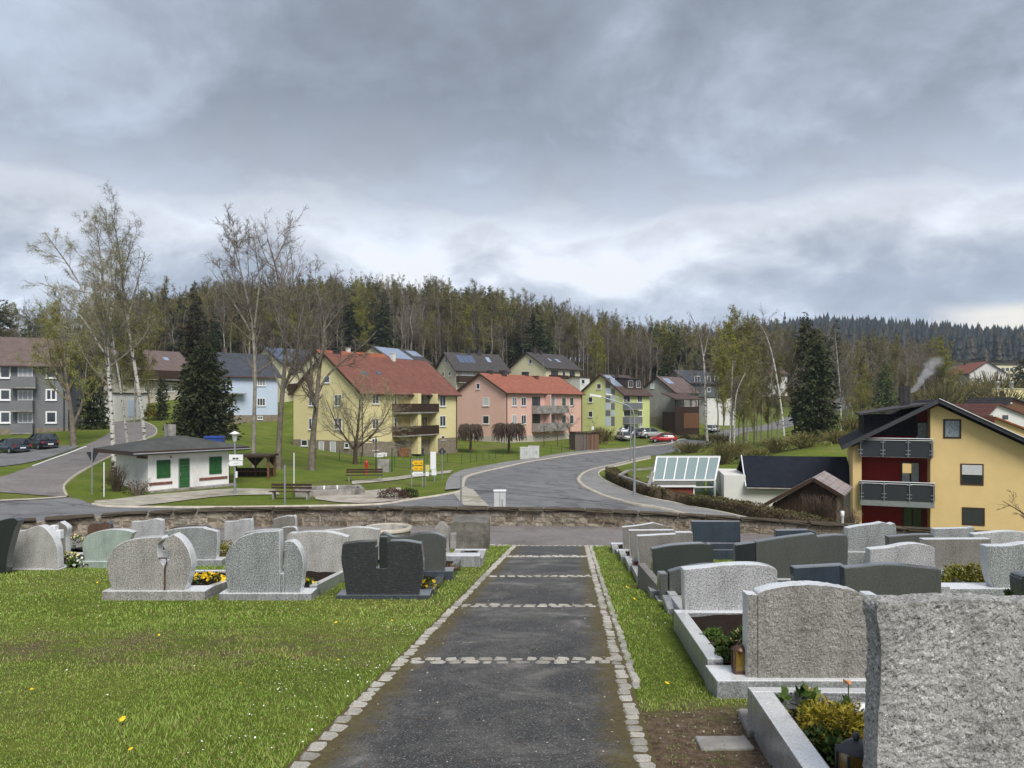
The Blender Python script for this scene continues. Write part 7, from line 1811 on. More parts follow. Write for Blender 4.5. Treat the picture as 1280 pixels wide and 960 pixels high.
conifer_obj('spruce_tree', 'dense dark conifer shrub right of the forked tree', on(117, 95), 7.0, 1.9, 320, 12, .5, 24, low=.02, top=.45)
conifer_obj('thuja', 'slim columnar dark thuja beside the side road', on(203, 118), 6.6, .85, 300, 8, .4, 25, low=.02, droop=-.3, top=.3)
conifer_obj('spruce_tree', 'tall dark spruce with a ragged outline right of the yellow green trees', on(1021, 92), 13.5, 2.5, 560, 14, .62, 26, top=.5)
conifer_obj('spruce_tree', 'leaning dark spruce top behind the ragged one', on(1008, 97), 16.2, 1.9, 420, 12, .6, 27, top=.5)
conifer_obj('spruce_tree', 'mid sized spruce above the ochre roof, left of the smoking chimney', on(1106, 122), 12.4, 2.7, 480, 12, .62, 28, 'needle_light', top=.7)
conifer_obj('spruce_tree', 'small dark spruce right of the mid sized one above the ochre roof', on(1127, 135), 9.4, 1.7, 330, 10, .55, 29)
conifer_obj('pine_tree', 'broad dark conifer on the right edge beyond the roofs', on(1283, 200), 15, 6.0, 420, 12, 1.2, 30, top=.5)
# right hand birches and spring trees
RB = [dict(BR[0], n=16, t0=.4, len=.34, up=.06), dict(BR[1], n=8), dict(BR[2], n=5, maxlen=1.8, rmin=.012), dict(BR[3], n=2, rmin=.011, maxlen=1.2)]
hero('birch_tree', 'bare birch with a forked white crown left of the yellow green trees', 883, 108, [(885, 572), (882, 520), (881, 470), (879, 440), (872, 410), (862, 392)], .2, .03, RB, 31, bark='birch_bark', twig='twig_pale', extra=[([(880, 445), (886, 415), (894, 395)], .08, .02)])
hero('birch_tree', 'slim white birch, left one of a pair above the greenhouse', 912, 92, [(912, 578), (913, 530), (915, 480), (916, 450)], .12, .03, RB, 32, twig='twig_pale')
hero('birch_tree', 'slim white birch, right one of a pair above the greenhouse', 917, 90, [(917, 578), (918, 530), (920, 490), (932, 465)], .12, .03, RB, 33, twig='twig_pale', lf=2, lm='leaf_olive')
hero('birch_tree', 'leaning bare birch left of the ragged spruce', 981, 86, [(981, 575), (979, 530), (974, 490), (966, 445), (957, 415), (948, 402)], .15, .03, RB, 34, twig='twig_pale')
hero('birch_tree', 'bare birch with upswept white branches right of the ragged spruce', 1051, 112, [(1051, 535), (1051, 500), (1047, 450), (1043, 410)], .14, .03, [dict(RB[0], n=22, t0=.3, ang=.5, len=.4), RB[1], RB[2], RB[3]], 35, twig='twig_pale')
GL = [dict(n=20, t0=.12, t1=.98, ang=.55, sd=.12, len=.36, taper=.55, seg=5, wig=.12, up=.12, rr=.45, rmin=.03, sides=4), dict(n=8, t0=.2, ang=.55, len=.42, seg=3, wig=.18, up=.03, rmin=.02, sides=3), dict(n=8, t0=.1, ang=.6, len=.6, seg=2, wig=.2, up=-.05, rmin=.015, sides=2, maxlen=2.4)]
VAR = {}
for k, (nm, hh, lv, lf, ls, bark, twig, lm) in enumerate((
        ('bare_a', 18, GL, 0, 0, 'bark_grey', 'twig', None), ('bare_b', 18, [dict(GL[0], n=15, t0=.35), GL[1], GL[2]], 0, 0, 'bark_light', 'twig_pale', None), ('bare_c', 18, [dict(GL[0], ang=.75, len=.42), GL[1], GL[2]], 0, 0, 'bark_brown', 'twig', None),
        ('bud_a', 18, GL, 4, .20, 'bark_grey', 'twig_olive', 'leaf_olive'), ('bud_b', 18, [dict(GL[0], n=24, t0=.2, ang=.45), GL[1], GL[2]], 4, .19, 'bark_light', 'twig_olive', 'leaf_olive'), ('bud_c', 18, [dict(GL[0], t0=.4), GL[1], GL[2]], 3, .17, 'bark_light', 'twig', 'leaf_olive'),
        ('lime_a', 18, [dict(GL[0], n=28), GL[1], dict(GL[2], up=-.15)], 9, .19, 'bark_light', 'twig_olive', 'leaf_lime'), ('lime_b', 18, [dict(GL[0], ang=.42, n=26), GL[1], dict(GL[2], up=-.25)], 9, .18, 'bark_light', 'twig_olive', 'leaf_lime'))):
    parts, L = generic(50 + k, hh, lv, .17, .05, lf, ls); VAR[nm] = mesh_tree('tree_' + nm[:4], parts, L, bark, twig, lm)
for k, (nm, h_, r_, nb, m_, lm) in enumerate((('fir_a', 18, 3.0, 150, 9, 'needle'), ('fir_b', 18, 2.3, 140, 8, 'needle'), ('fir_c', 18, 3.4, 150, 9, 'needle_light'))):
    tp, tf, v, f = conifer(rg(80 + k), h_, r_, nb, m_, 1.25, low=.12 if k < 2 else .3, droop=.25, top=.75)
    V, Fc, MI = np.vstack([tp, v]), np.vstack([tf, f + len(tp)]), np.r_[np.zeros(len(tf), int), np.ones(len(f), int)]
    VAR[nm] = (np_mesh('spruce', V, Fc, [M['bark_brown'], M[lm]], MI), V, Fc, MI)
R6 = random.Random(66)
def stand(kind, px, y, h, label, name, group, wide=1.0):
    p = on(px, y); o = link(name, VAR[kind][0], None, p, R6.uniform(0, 6.28)); s_ = h / 18.0; o.scale = (s_ * wide, s_ * wide, s_)
    return tag(o, label, 'tree', group)
near = [('lime_a', 168, 112, 15, 'yellow green tree right behind the leaning birch'), ('lime_b', 128, 118, 13.5, 'yellow green tree behind the conifer shrub by the side road'), ('bud_a', 186, 128, 14, 'olive budding tree between the yellow green one and the brown roof'),
        ('lime_b', 152, 132, 12, 'yellow green tree deep behind the three birches'), ('bud_b', 60, 118, 15, 'olive budding tree over the apartment block roof'), ('bare_a', 20, 125, 13, 'bare tree tips above the flat top of the apartment block'),
        ('bud_a', 930, 108, 16.5, 'tall olive tree behind the pair of slim birches'), ('lime_a', 914, 126, 18.5, 'tall yellow green tree left in the group above the greenhouse'), ('lime_b', 934, 132, 20, 'highest yellow green tree above the greenhouse'), ('bud_b', 952, 120, 16.5, 'olive tree right in the group above the greenhouse'),
        ('bud_c', 897, 134, 16, 'sparse budding tree beside the white garage'), ('bud_a', 993, 98, 10.5, 'budding tree in front of the ragged spruce'), ('bare_b', 965, 118, 13, 'pale bare tree between the olive tree and the leaning birch'), ('bud_b', 1066, 150, 14, 'budding tree beside the rising road'),
        ('lime_a', 1078, 128, 10.5, 'yellow green tree left of the mid sized spruce'), ('lime_b', 905, 118, 15, 'yellow green tree reaching low beside the slim white birches'), ('lime_a', 923, 104, 11, 'low yellow green tree in front of the tall olive one'), ('bud_a', 943, 100, 12, 'olive tree standing lowest on the bank above the garage'), ('lime_a', 947, 140, 17, 'yellow green tree at the right end of the group above the greenhouse'),
        ('bud_b', 960, 102, 10, 'small olive tree left of the leaning birch'), ('lime_b', 972, 130, 14, 'yellow green tree right behind the leaning birch'), ('bud_a', 1002, 112, 13, 'olive tree directly left of the ragged spruce'), ('bud_a', 1088, 112, 9, 'small olive tree above the black dormer'),
        ('bare_c', 870, 150, 13, 'brown bare tree in front of the dark slate house'), ('bare_b', 848, 172, 14, 'pale bare tree behind the old grey house'), ('lime_a', 745, 188, 15, 'yellow green tree behind the lime green house'),
        ('bud_b', 1140, 150, 11, 'budding tree behind the smoke'), ('bare_b', 1085, 170, 15, 'bare tree with white stems beyond the upswept birch'), ('bare_c', 1030, 120, 12, 'brown bare tree right behind the ragged spruce')]
for k, px, y, h_, lb in near: stand(k, px, y, h_, lb, 'budding_tree' if k[0] in 'bl' and k[1] != 'a' or k[0] == 'l' else 'bare_tree', None)
# hillside wood: counted trees in front, the rest joined
cand = []
for y in np.arange(196, 300, 7.0):
    for px in np.arange(150, 905, 8.5 * 230 / y * .82):
        q_ = px + R6.uniform(-5, 5); yy_ = y + R6.uniform(-3.5, 3.5)
        if yy_ < 199 and q_ > 700: continue
        cand.append((q_, yy_))
for y in np.arange(165, 400, 9.0):
    for px in np.arange(1062, 1180, 14):
        cand.append((px + R6.uniform(-6, 6), y + R6.uniform(-4, 4)))
for y in np.arange(215, 330, 10.0):
    for px in np.arange(900, 1062, 12): cand.append((px + R6.uniform(-6, 6), y + R6.uniform(-4, 4)))
for y in (205, 215, 226, 240, 255):
    for px in np.arange(-150, 150, 14): cand.append((px + R6.uniform(-6, 6), y + R6.uniform(-4, 4)))
cand.sort(key=lambda c: c[1])
LBL = {'bare': ('bare_tree', 'bare brown or grey tree standing in the hillside wood behind the houses', 'bare trees of the hillside wood'),
       'bud': ('budding_tree', 'olive or yellow green budding tree standing in the hillside wood', 'budding trees of the hillside wood'),
       'lime': ('budding_tree', 'olive or yellow green budding tree standing in the hillside wood', 'budding trees of the hillside wood'),
       'fir': ('spruce_tree', 'dark green spruce standing in the hillside wood', 'spruces of the hillside wood')}
stuffV, cnt = {}, {}
for q_, yy_ in cand:
    u = R6.random(); cl = .5 + .5 * math.sin(q_ * .045 + yy_ * .08) * math.cos(yy_ * .05 + q_ * .013)
    right = q_ > 1050
    if u < (.08 + .45 * (cl > .66)) * (.5 if right else 1): k = R6.choice(['fir_a', 'fir_b', 'fir_c'])
    elif u < .58: k = R6.choice(['bare_a', 'bare_b', 'bare_c', 'bare_b'])
    elif u < .88: k = R6.choice(['bud_a', 'bud_b', 'bud_c'])
    else: k = R6.choice(['lime_a', 'lime_b', 'bud_b'])
    h_ = R6.triangular(10.5, 21, 16.5) * (1.08 if k.startswith('fir') else 1) * (.85 if right else 1)
    if q_ < 905: h_ *= 1.0 - .20 * min(max((q_ - 560) / 200, 0), 1)
    c_ = k.split('_')[0]; c_ = 'bud' if c_ == 'lime' else c_
    cnt[c_] = cnt.get(c_, 0) + 1
    if cnt[c_] <= 150:
        reg = next(t_ for lim, t_ in ((250, 'left of the broad spruce'), (420, 'behind the tall bare trees'), (560, 'behind the red roofed house'), (640, 'behind the beige panelled house'), (740, 'behind the cream house'), (905, 'above the lime green house'), (1062, 'behind the slim birches'), (9999, 'above the ochre house')) if q_ < lim)
        look = {'fir_a': 'dark green spruce', 'fir_b': 'slim dark spruce', 'fir_c': 'lighter green spruce', 'bare_a': 'bare grey trunked tree', 'bare_b': 'bare pale stemmed tree', 'bare_c': 'bare brown tree', 'bud_a': 'olive budding tree', 'bud_b': 'narrow olive budding tree', 'bud_c': 'thin budding tree with pale stem', 'lime_a': 'yellow green tree', 'lime_b': 'narrow yellow green tree'}[k]
        stand(k, q_, yy_, h_, ('tall ' if h_ > 17.5 else 'low ' if h_ < 14.5 else '') + look + (' at the wood edge ' if yy_ < 215 else ' deep in the wood ' if yy_ > 250 else ' in the wood ') + reg, LBL[c_][0], LBL[c_][2], R6.uniform(1.0, 1.45))
    elif yy_ < 330: stuffV.setdefault(k, []).append((q_, yy_, h_))
for c_, nm in (('fir', 'deep_wood_spruces'), ('bare', 'deep_wood_bare_trees'), ('bud', 'deep_wood_budding_trees')):
    kinds = [k for k in stuffV if k.split('_')[0] == c_ or (c_ == 'bud' and k.startswith('lime'))]
    if not kinds: continue
    P_l, K_l, R_l, S_l = [], [], [], []
    for j, k in enumerate(kinds):
        for q_, yy_, h_ in stuffV[k]:
            P_l.append(tuple(on(q_, yy_))); K_l.append(j); R_l.append(R6.uniform(0, 6.28)); S_l.append(h_ / 18)
    me = bpy.data.meshes.new(nm); me.from_pydata(P_l, [], [])
    for an_, ty, dat in (('kind_id', 'INT', K_l), ('turn', 'FLOAT', R_l), ('size', 'FLOAT', S_l)):
        me.attributes.new(an_, ty, 'POINT').data.foreach_set('value', dat)
    o = tag(link(nm, me), kind='stuff')
    ng = bpy.data.node_groups.new(nm, 'GeometryNodeTree'); ng.interface.new_socket('Geometry', in_out='INPUT', socket_type='NodeSocketGeometry'); ng.interface.new_socket('Geometry', in_out='OUTPUT', socket_type='NodeSocketGeometry')
    gi, go, jn = ng.nodes.new('NodeGroupInput'), ng.nodes.new('NodeGroupOutput'), ng.nodes.new('GeometryNodeJoinGeometry')
    def nattr(nm_, ty): q = ng.nodes.new('GeometryNodeInputNamedAttribute'); q.data_type = ty; q.inputs['Name'].default_value = nm_; return q.outputs['Attribute']
    for j, k in enumerate(kinds):
        src = next(x for x in COL.objects if x.data == VAR[k][0])
        cmp_ = ng.nodes.new('FunctionNodeCompare'); cmp_.data_type = 'INT'; cmp_.operation = 'EQUAL'; ng.links.new(nattr('kind_id', 'INT'), cmp_.inputs[2]); cmp_.inputs[3].default_value = j
        oi = ng.nodes.new('GeometryNodeObjectInfo'); oi.transform_space = 'ORIGINAL'; oi.inputs['Object'].default_value = src; oi.inputs['As Instance'].default_value = True
        ip = ng.nodes.new('GeometryNodeInstanceOnPoints'); cx_ = ng.nodes.new('ShaderNodeCombineXYZ'); ng.links.new(nattr('turn', 'FLOAT'), cx_.inputs[2])
        ng.links.new(gi.outputs[0], ip.inputs['Points']); ng.links.new(cmp_.outputs[0], ip.inputs['Selection']); ng.links.new(oi.outputs['Geometry'], ip.inputs['Instance'])
        ng.links.new(cx_.outputs[0], ip.inputs['Rotation']); ng.links.new(nattr('size', 'FLOAT'), ip.inputs['Scale']); ng.links.new(ip.outputs[0], jn.inputs[0])
    ng.links.new(jn.outputs[0], go.inputs[0]); o.modifiers.new('trees', 'NODES').node_group = ng
uv, uf, uo = [], [], 0
for k in range(230):
    px_, yy_ = R6.uniform(150, 905), R6.uniform(190, 240)
    p = on(px_, yy_); r_ = rg(900 + k); nt2 = 26; a = r_.uniform(0, 6.28, nt2); e = r_.uniform(.2, 1.0, nt2) * 2.2; end = np.c_[np.cos(a) * e, np.sin(a) * e, r_.uniform(1.6, 5.0, nt2)]; st_ = end * .1; st_[:, 2] = -.1
    v, f = tubes([(np.stack([st_, end * .45 + r_.normal(size=end.shape) * .2, end], 1) + np.array(p), np.tile([.05, .035, .018], (nt2, 1)), 2)]); uv.append(v); uf.append(f + uo); uo += len(v)
    n_l = 60; v, f = kites(r_, np.array(p) + r_.normal(size=(n_l, 3)) * [1.1, 1.1, .9] + [0, 0, 2.4], .22 * r_.uniform(.5, 1.2, n_l)); uv.append(v); uf.append(f + uo); uo += len(v)
tag(link('undergrowth', np_mesh('undergrowth', np.vstack(uv), np.vstack(uf), M['leaf_hedge'])), kind='stuff')
# far wooded hill: conifers too far to tell apart, one mesh
r_ = rg(9); n = 7600
fy = r_.uniform(500, 960, n); fpx = r_.uniform(860, 1500, n); fpx[5600:] = r_.uniform(1490, 2050, n - 5600); fx = (fpx - CX) * fy / F; fz = H(fx, fy); hh = r_.triangular(7, 13, 22, n) * (1 + .0002 * fy)
base = np.c_[fx, fy, fz]; V, Fq = [], []
k = 6; off = 0; T = []
for j, (z0, z1, w) in enumerate(((.12, .55, .19), (.36, .80, .145), (.62, 1.0, .09))):
    a = (np.arange(k) * 2 * math.pi / k)[None] + r_.uniform(0, 1, (n, 1)); rr_ = w * hh[:, None] * r_.uniform(.6, 1.25, (n, k))
    ring = np.stack([fx[:, None] + rr_ * np.cos(a), fy[:, None] + rr_ * np.sin(a), fz[:, None] + (z0 + r_.uniform(-.05, .05, (n, k))) * hh[:, None]], -1)
    apex = np.c_[fx, fy, fz + z1 * hh][:, None]
    V.append(np.concatenate([ring, apex], 1).reshape(-1, 3)); b0 = off + np.arange(n)[:, None] * (k + 1)
    T.append(np.stack([b0 + np.arange(k)[None], b0 + (np.arange(k)[None] + 1) % k, b0 + k + 0 * np.arange(k)[None]], -1).reshape(-1, 3)); off += n * (k + 1)
V, T = np.vstack(V), np.vstack(T)
brown = np.repeat(np.tile((r_.random(n) < np.where(fy < 620, .12, .05)), 3), k)
far_brown = leaf('far_brown', (.075, .06, .035), .3, .05)
tag(link('far_wood', np_mesh('far_wood', V, T, [M['needle_far'], far_brown], brown.astype(int))), kind='stuff')
# --- shrubs
def shrub(name, label, loc, rx, ry, rz_, n, size, mat, seed, twigs=0, twigm='twig', group=None, cat='shrub', flat=0.0, aspect=.6, fl=None):
    r_ = rg(seed); d = unit(r_.normal(size=(n, 3))); d[:, 2] = np.abs(d[:, 2]) * 1.0 + (flat if flat else 0); rad = r_.uniform(.55, 1.0, n) ** .6
    lump = 1 + .22 * np.sin(d[:, 0] * 5 + seed) * np.cos(d[:, 1] * 4 + seed * 2) + .1 * np.sin(d[:, 2] * 9 + seed)
    pos = d * (rad * lump)[:, None] * np.array([rx, ry, rz_]); v, f = kites(r_, pos, size * r_.uniform(.6, 1.3, n), d, .7, aspect); mi = np.zeros(len(f), int); mats = [M[mat]]
    if fl:
        nf, fm, fs_ = fl; d2 = unit(r_.normal(size=(nf, 3))); d2[:, 2] = np.abs(d2[:, 2]) + .3; d2 = unit(d2); pos = d2 * np.array([rx, ry, rz_]) * 1.03
        for q in range(2):
            v2, f2 = kites(r_, pos, fs_, d2 * .3 + np.array([0, 0, .2]), 1.0, .9); f = np.vstack([f, f2 + len(v)]); v = np.vstack([v, v2]); mi = np.r_[mi, np.ones(len(f2), int)]
        mats.append(M[fm])
    g = thing(name, label, cat, loc, 0, group); link('foliage', np_mesh('foliage', v, f, mats, mi), g)
    if twigs:
        a = r_.uniform(0, 6.28, twigs); e = r_.uniform(.15, 1.0, twigs); end = np.c_[np.cos(a) * e * rx, np.sin(a) * e * ry, r_.uniform(.7, 1.15, twigs) * rz_]; st_ = end * .15; st_[:, 2] = -.05
        P = np.stack([st_, st_ * .4 + end * .5 + r_.normal(size=end.shape) * .06 * rx, end], 1); v, f = tubes([(P, np.tile([.022, .014, .007], (twigs, 1)) * max(rx, .5) * 1.0, 3)]); link('stems', np_mesh('stems', v, f, M[twigm]), g)
    return g
shrub('shrub', 'reddish brown bare shrub against the left side of the kiosk', on(146, 47.5), .8, .7, 1.5, 260, .09, 'leaf_red', 101, 120)
shrub('shrub', 'low twiggy hydrangea shrub with dry heads at the kiosk corner', on(172, 46.2), 1.0, .5, .95, 160, .12, 'leaf_red', 102, 70, 'twig_pale')
shrub('shrub', 'dark reddish clipped shrub beside the stone paving', on(492, 45.5), .95, .7, .62, 1500, .09, 'leaf_red', 103); shrub('shrub', 'small dark green clipped shrub right of the reddish one', on(510, 46.5), .6, .5, .5, 900, .09, 'leaf_dark', 104)
shrub('shrub', 'golden yellow bush beside the slim thuja', on(188, 118), 1.3, 1.2, 2.2, 900, .28, 'leaf_gold', 105)
shrub('shrub', 'large leafless bush in front of the dark timber hut', on(1026, 39.5), 1.15, .8, 1.75, 700, .055, 'leaf_hedge', 106, 300, 'bark_brown'); shrub('shrub', 'small brown bush left of the ochre house corner', on(1062, 38.5), .75, .6, 1.5, 500, .06, 'leaf_hedge', 107, 160)
for k, (px, y, w, h_, mt, lb) in enumerate(((925, 84, 2.2, 1.8, 'leaf_olive', 'olive bush at the foot of the slim birches'), (905, 78, 2, 2.2, 'leaf_hedge', 'brown bush directly above the greenhouse'), (945, 76, 1.8, 1.2, 'leaf_green', 'dark evergreen bush above the black garage roof'), (968, 82, 2.2, 1.6, 'leaf_hedge', 'brown bush below the leaning birch'),
        (1005, 80, 2.6, 1.5, 'leaf_olive', 'olive bush at the foot of the ragged spruce'), (1045, 82, 2.2, 1.4, 'leaf_olive', 'brown bush on the bank right of the ragged spruce'), (1065, 92, 2.4, 2.6, 'leaf_olive', 'olive bush left of the black dormer'), (1150, 190, 8, 6.5, 'leaf_olive', 'wide olive bush below the white hillside house'), (1175, 165, 8, 6, 'leaf_hedge', 'brown bush right of the smoke'), (1205, 175, 8, 6, 'leaf_hedge', 'brown thicket below the white hillside house'),
        (1235, 185, 9, 8, 'leaf_olive', 'tall olive thicket before the long cream building'), (1255, 170, 8, 6, 'leaf_dark', 'dark thicket above the yellow flat roofed building'), (1215, 148, 6, 4, 'leaf_hedge', 'brown bush just above the right slope of the ochre roof'), (1160, 220, 9, 8, 'leaf_olive', 'olive thicket left of the white hillside house'), (1240, 230, 10, 9, 'leaf_hedge', 'brown thicket right of the white hillside house'),
        (755, 128, 2.2, 2.0, 'leaf_red', 'reddish bush left of the silver car'), (748, 124, 1.6, 2.6, 'leaf_red', 'reddish shrub behind the boarded shelter'), (838, 134, 1.0, 1.3, 'leaf_dark', 'small round dark bush right of the red car'), (856, 136, 1.6, 1.2, 'leaf_hedge', 'round brown bush on the lawn beyond the red car'), (880, 130, 3, 1.1, 'leaf_dark', 'low dark hedge beside the upper road'),
        (900, 112, 2.4, 1.6, 'leaf_olive', 'olive bush between the road and the birches'), (862, 103, 2.6, 1.4, 'leaf_hedge', 'low bush at the right kerb above the greenhouse'), (1130, 112, 4, 2.5, 'leaf_hedge', 'brown bush behind the chimney'), (225, 100, 2, 1.2, 'leaf_green', 'low green bush left of the broad spruce'))):
    shrub('shrub', lb, on(px, y), w, w * .8, h_, int(260 * w) if w < 5 else 1500, .055 * w ** .5 * 2.2, mt, 120 + k, 150 if w > 1.4 else 40, 'twig_olive')
# bare young fruit trees near the houses
for k, (px, y, h_, lb) in enumerate(((697, 118, 5, 'small bare fruit tree before the pink house balconies'), (712, 122, 6, 'taller bare fruit tree at the right end of the pink house'), (742, 118, 4.5, 'small bare tree beside the boarded shelter'), (268, 96, 4, 'bare bush like tree at the pale blue house'), (680, 116, 4.5, 'small bare tree in front of the pink base wall'))):
    o = stand('bare_c', px, y, h_, lb, 'fruit_tree', None, 1.5)
# weeping umbrella trees
for k, (px, py, w_, t_, lb) in enumerate(((588, 566, 17, 530, 'weeping umbrella shaped tree, left of the two before the pink house'), (636, 567, 23, 529, 'weeping umbrella shaped tree, right of the two before the pink house'))):
    p = G(px, py); sc = p.y / F; h_ = (py - t_) * sc; w = w_ * sc; r_ = rg(200 + k)
    parts = [(np.array([[[0, 0, -.1], [.03, 0, h_ * .4], [0, 0, h_ * .72]]]), np.array([[.2, .16, .14]]), 8)]
    n = 520; a = r_.uniform(0, 6.28, n); e = w * r_.uniform(.35, 1, n) ** .6; t = np.linspace(0, 1, 7)[None]
    rad = e[:, None] * np.sin(t * 1.5); z = h_ * .70 + h_ * .32 * np.sin(t * 2.7) * r_.uniform(.55, 1.0, n)[:, None] - h_ * r_.uniform(.02, .42, n)[:, None] * t ** 3 + r_.normal(size=(n, 7)) * .04
    P = np.stack([rad * np.cos(a)[:, None], rad * np.sin(a)[:, None], z], -1) + r_.normal(size=(n, 7, 3)) * .05
    parts.append((P, np.tile(np.linspace(.06, .028, 7), (n, 1)), 3))
    tree_obj('weeping_tree', lb, p, parts, 1, 'bark_brown', 'twig')
# tree branches in front of the ochre wall at the right edge
base = on(1300, 30)
tr = [([(0, 0, -.1), (.0, 0, 1.2), (-.2, 0, 2.2)], [.10, .08, .05]), ([(0, 0, 1.5), (-.6, 0, 2.5), (-1.4, .1, 3.0)], [.05, .03, .01])]
tree_obj('bare_tree', 'small bare tree reaching in from the right edge before the ochre wall', base, grow(rg(77), tr, [dict(n=7, t0=.3, ang=.7, len=.5, seg=5, wig=.15, up=.08, rr=.5, rmin=.012, sides=4), dict(n=6, t0=.2, ang=.6, len=.5, seg=4, wig=.2, rmin=.008, sides=3), dict(n=4, ang=.6, len=.5, seg=3, wig=.2, rmin=.006, sides=3)]), 1, 'bark_brown', 'twig')
# clipped hedge along the right pavement
hb_ = polyline(pr_o[4:], 90); hd = np.gradient(hb_, axis=0); hd /= np.linalg.norm(hd, axis=1)[:, None]; hn = np.c_[hd[:, 1], -hd[:, 0]]
if (hn * (np.array([14.0, 52.0]) - hb_)).sum(1).mean() < 0: hn = -hn
hp = (hb_ + hn * 1.0)[4:74]
z_ = H(hp[:, 0], hp[:, 1]); r_ = rg(5); g = thing('hedge', 'long clipped brownish hedge following the pavement from the bend to the ochre house', 'hedge', (0, 0, 0))
n = 16000; i = r_.integers(0, 69, n); f_ = r_.random(n)[:, None]; c = hp[i] * (1 - f_) + hp[i + 1] * f_; zc = (z_[i] * (1 - f_[:, 0]) + z_[i + 1] * f_[:, 0]); d = unit(hp[i + 1] - hp[i]); nn = np.c_[-d[:, 1], d[:, 0]]
u = r_.uniform(-1, 1, n); w = r_.uniform(0, 1, n); top = r_.random(n) < .4
off_ = np.where(top, u, np.sign(u)) * .42 + r_.normal(size=n) * .03; hz_ = np.where(top, .78, w * .78) + r_.normal(size=n) * .03 + .05 * np.sin(i * .9)
pos = np.c_[c + nn * off_[:, None], zc + hz_]; v, f = kites(r_, pos, .10 * r_.uniform(.6, 1.3, n), np.c_[nn * np.sign(off_)[:, None], .4 * np.ones(n)], .8, .7)
link('foliage', np_mesh('foliage', v, f, M['leaf_hedge']), g)
vs = np.concatenate([np.stack([np.c_[hp + np.c_[-np.gradient(hp, axis=0)[:, 1], np.gradient(hp, axis=0)[:, 0]] / (np.linalg.norm(np.gradient(hp, axis=0), axis=1)[:, None]) * s_ * .38, z_ + q_] for s_, q_ in ((-1, -.1), (-1, .72), (1, .72), (1, -.1))], 1).reshape(-1, 3)])
k_ = np.arange(69)[:, None] * 4; fs = np.concatenate([np.c_[k_ + q, k_ + q + 1, k_ + q + 5, k_ + q + 4] for q in range(3)]); link('branches', np_mesh('branches', vs, fs, M['bark_brown']), g)
b = MB(); p = Vector((15.8, 36.8, 0)); p.z = Hs(15.8, 36.8); g = thing('marker_post', 'short white and green post in the hedge by the hut', 'post', p); b.lathe([(.07, 0), (.07, 1.15), (.09, 1.17), (.09, 1.4), (0, 1.42)], 8); b.build('pole', M['frame_white'], g)

# --- grave planting
def at_plot(px, py, y): p = at(px, py, y); return p
def soil_y(py, k=.17): return (1.6 - k) / ((py - HY) / F - .109)
def posy(label, px, py, y, w, mat_fl, n=14, green='leaf_green', name='pansies', h=.14, cat='flowers', fs_=.06, seed=None):
    if y is None: y = soil_y(py); p = at(px, py, y)
    else: p = at(px, py, y); p.z = p.z - h * .5
    shrub(name, label, p, w, w * .8, h, 110, .07, green, seed or int(px * 3 + py), 0, cat=cat, fl=(n, mat_fl, fs_))
posy('yellow pansies in the bed behind the split beige gravestone', 258, 724, 12.0, .30, 'petal_yellow', 40)
posy('white pansies between the yellow ones in the bed of the split gravestone', 248, 726, 12.3, .14, 'petal_white', 12)
posy('small pot of yellow pansies beside the half round grey gravestone', 384, 730, 11.8, .12, 'petal_yellow', 12); posy('pale pink flowers next to the yellow pansies by the half round gravestone', 391, 737, 11.5, .10, 'petal_pale', 9)
posy('yellow pansies beside the right foot of the black streaked gravestone', 533, 731, 11.9, .14, 'petal_yellow', 14)
posy('bright yellow flowers in the bed nearest the path end', 572, 699, 16.0, .26, 'petal_yellow', 30); posy('orange brown flowers beside the polished dark gravestone', 560, 711, 14.2, .22, 'petal_red', 14)
posy('pale yellow flowers beside the cream gravestone on the far left', 82, 696, 15.6, .26, 'petal_pale', 26); posy('white and purple pansies on the bed right of the cream gravestone', 98, 703, 15.4, .24, 'petal_white', 14)
posy('potted yellow flowering plant below the wall behind the slim stele', 93, 678, 18.8, .30, 'petal_pale', 14, h=.32)
shrub('shrub', 'round clipped brown green shrub right of the arched grey gravestone', on(280, 16.6), .24, .24, .42, 700, .05, 'leaf_gold', 301)
shrub('shrub', 'round evergreen shrub in the bed before the brown grey gravestone', at(1208, 732, 11.2), .36, .28, .28, 1400, .05, 'leaf_lime', 302); posy('yellow flowers beside the round evergreen shrub on the right', 1198, 721, 11.8, .14, 'petal_pale', 12)
posy('yellow flowers beside the polished black gravestone at the right edge', 1267, 748, 7.8, .07, 'petal_yellow', 12, h=.12, fs_=.04)
shrub('thuja', 'golden tipped dwarf conifer in the nearest grave bed', at(1040, 925, soil_y(925)), .185, .18, .19, 2600, .04, 'leaf_gold', 303, aspect=.3); shrub('thuja', 'green lower growth under the golden dwarf conifer', at(1035, 935, soil_y(935)), .17, .15, .10, 900, .035, 'leaf_green', 304, aspect=.35)
posy('green columbine leaves at the far left corner of the nearest grave bed', 1000, 889, None, .15, 'leaf_lime', 10, 'leaf_green', 'perennial', .12, 'plant', .05); posy('pinkish red succulent near the lantern in the nearest bed', 1046, 950, None, .06, 'petal_red', 18, 'leaf_green', 'succulent', .06, 'plant', .02)
p = at(1060, 892, soil_y(892)); shrub('perennial', 'small leafy plant at the foot of the pale orange flower', p, .07, .07, .07, 60, .06, 'leaf_green', 305, cat='plant')
g = thing('tulip', 'single pale orange flower on a thin stem in the nearest bed', 'flower', p); b = MB(); b.tube([(0, 0, -.02), (.004, 0, .19)], .004, 5); b.build('stem', M['leaf_green'], g)
v_, f_ = kites(rg(1), np.tile([0.004, 0, .18], (7, 1)) + rg(2).normal(size=(7, 3)) * .004, .038, np.tile([0, 0, 1.0], (7, 1)), .6, .7); link('blossom', np_mesh('blossom', v_, f_, plain('petal_orange', (.75, .36, .16), .1, 8)), g)
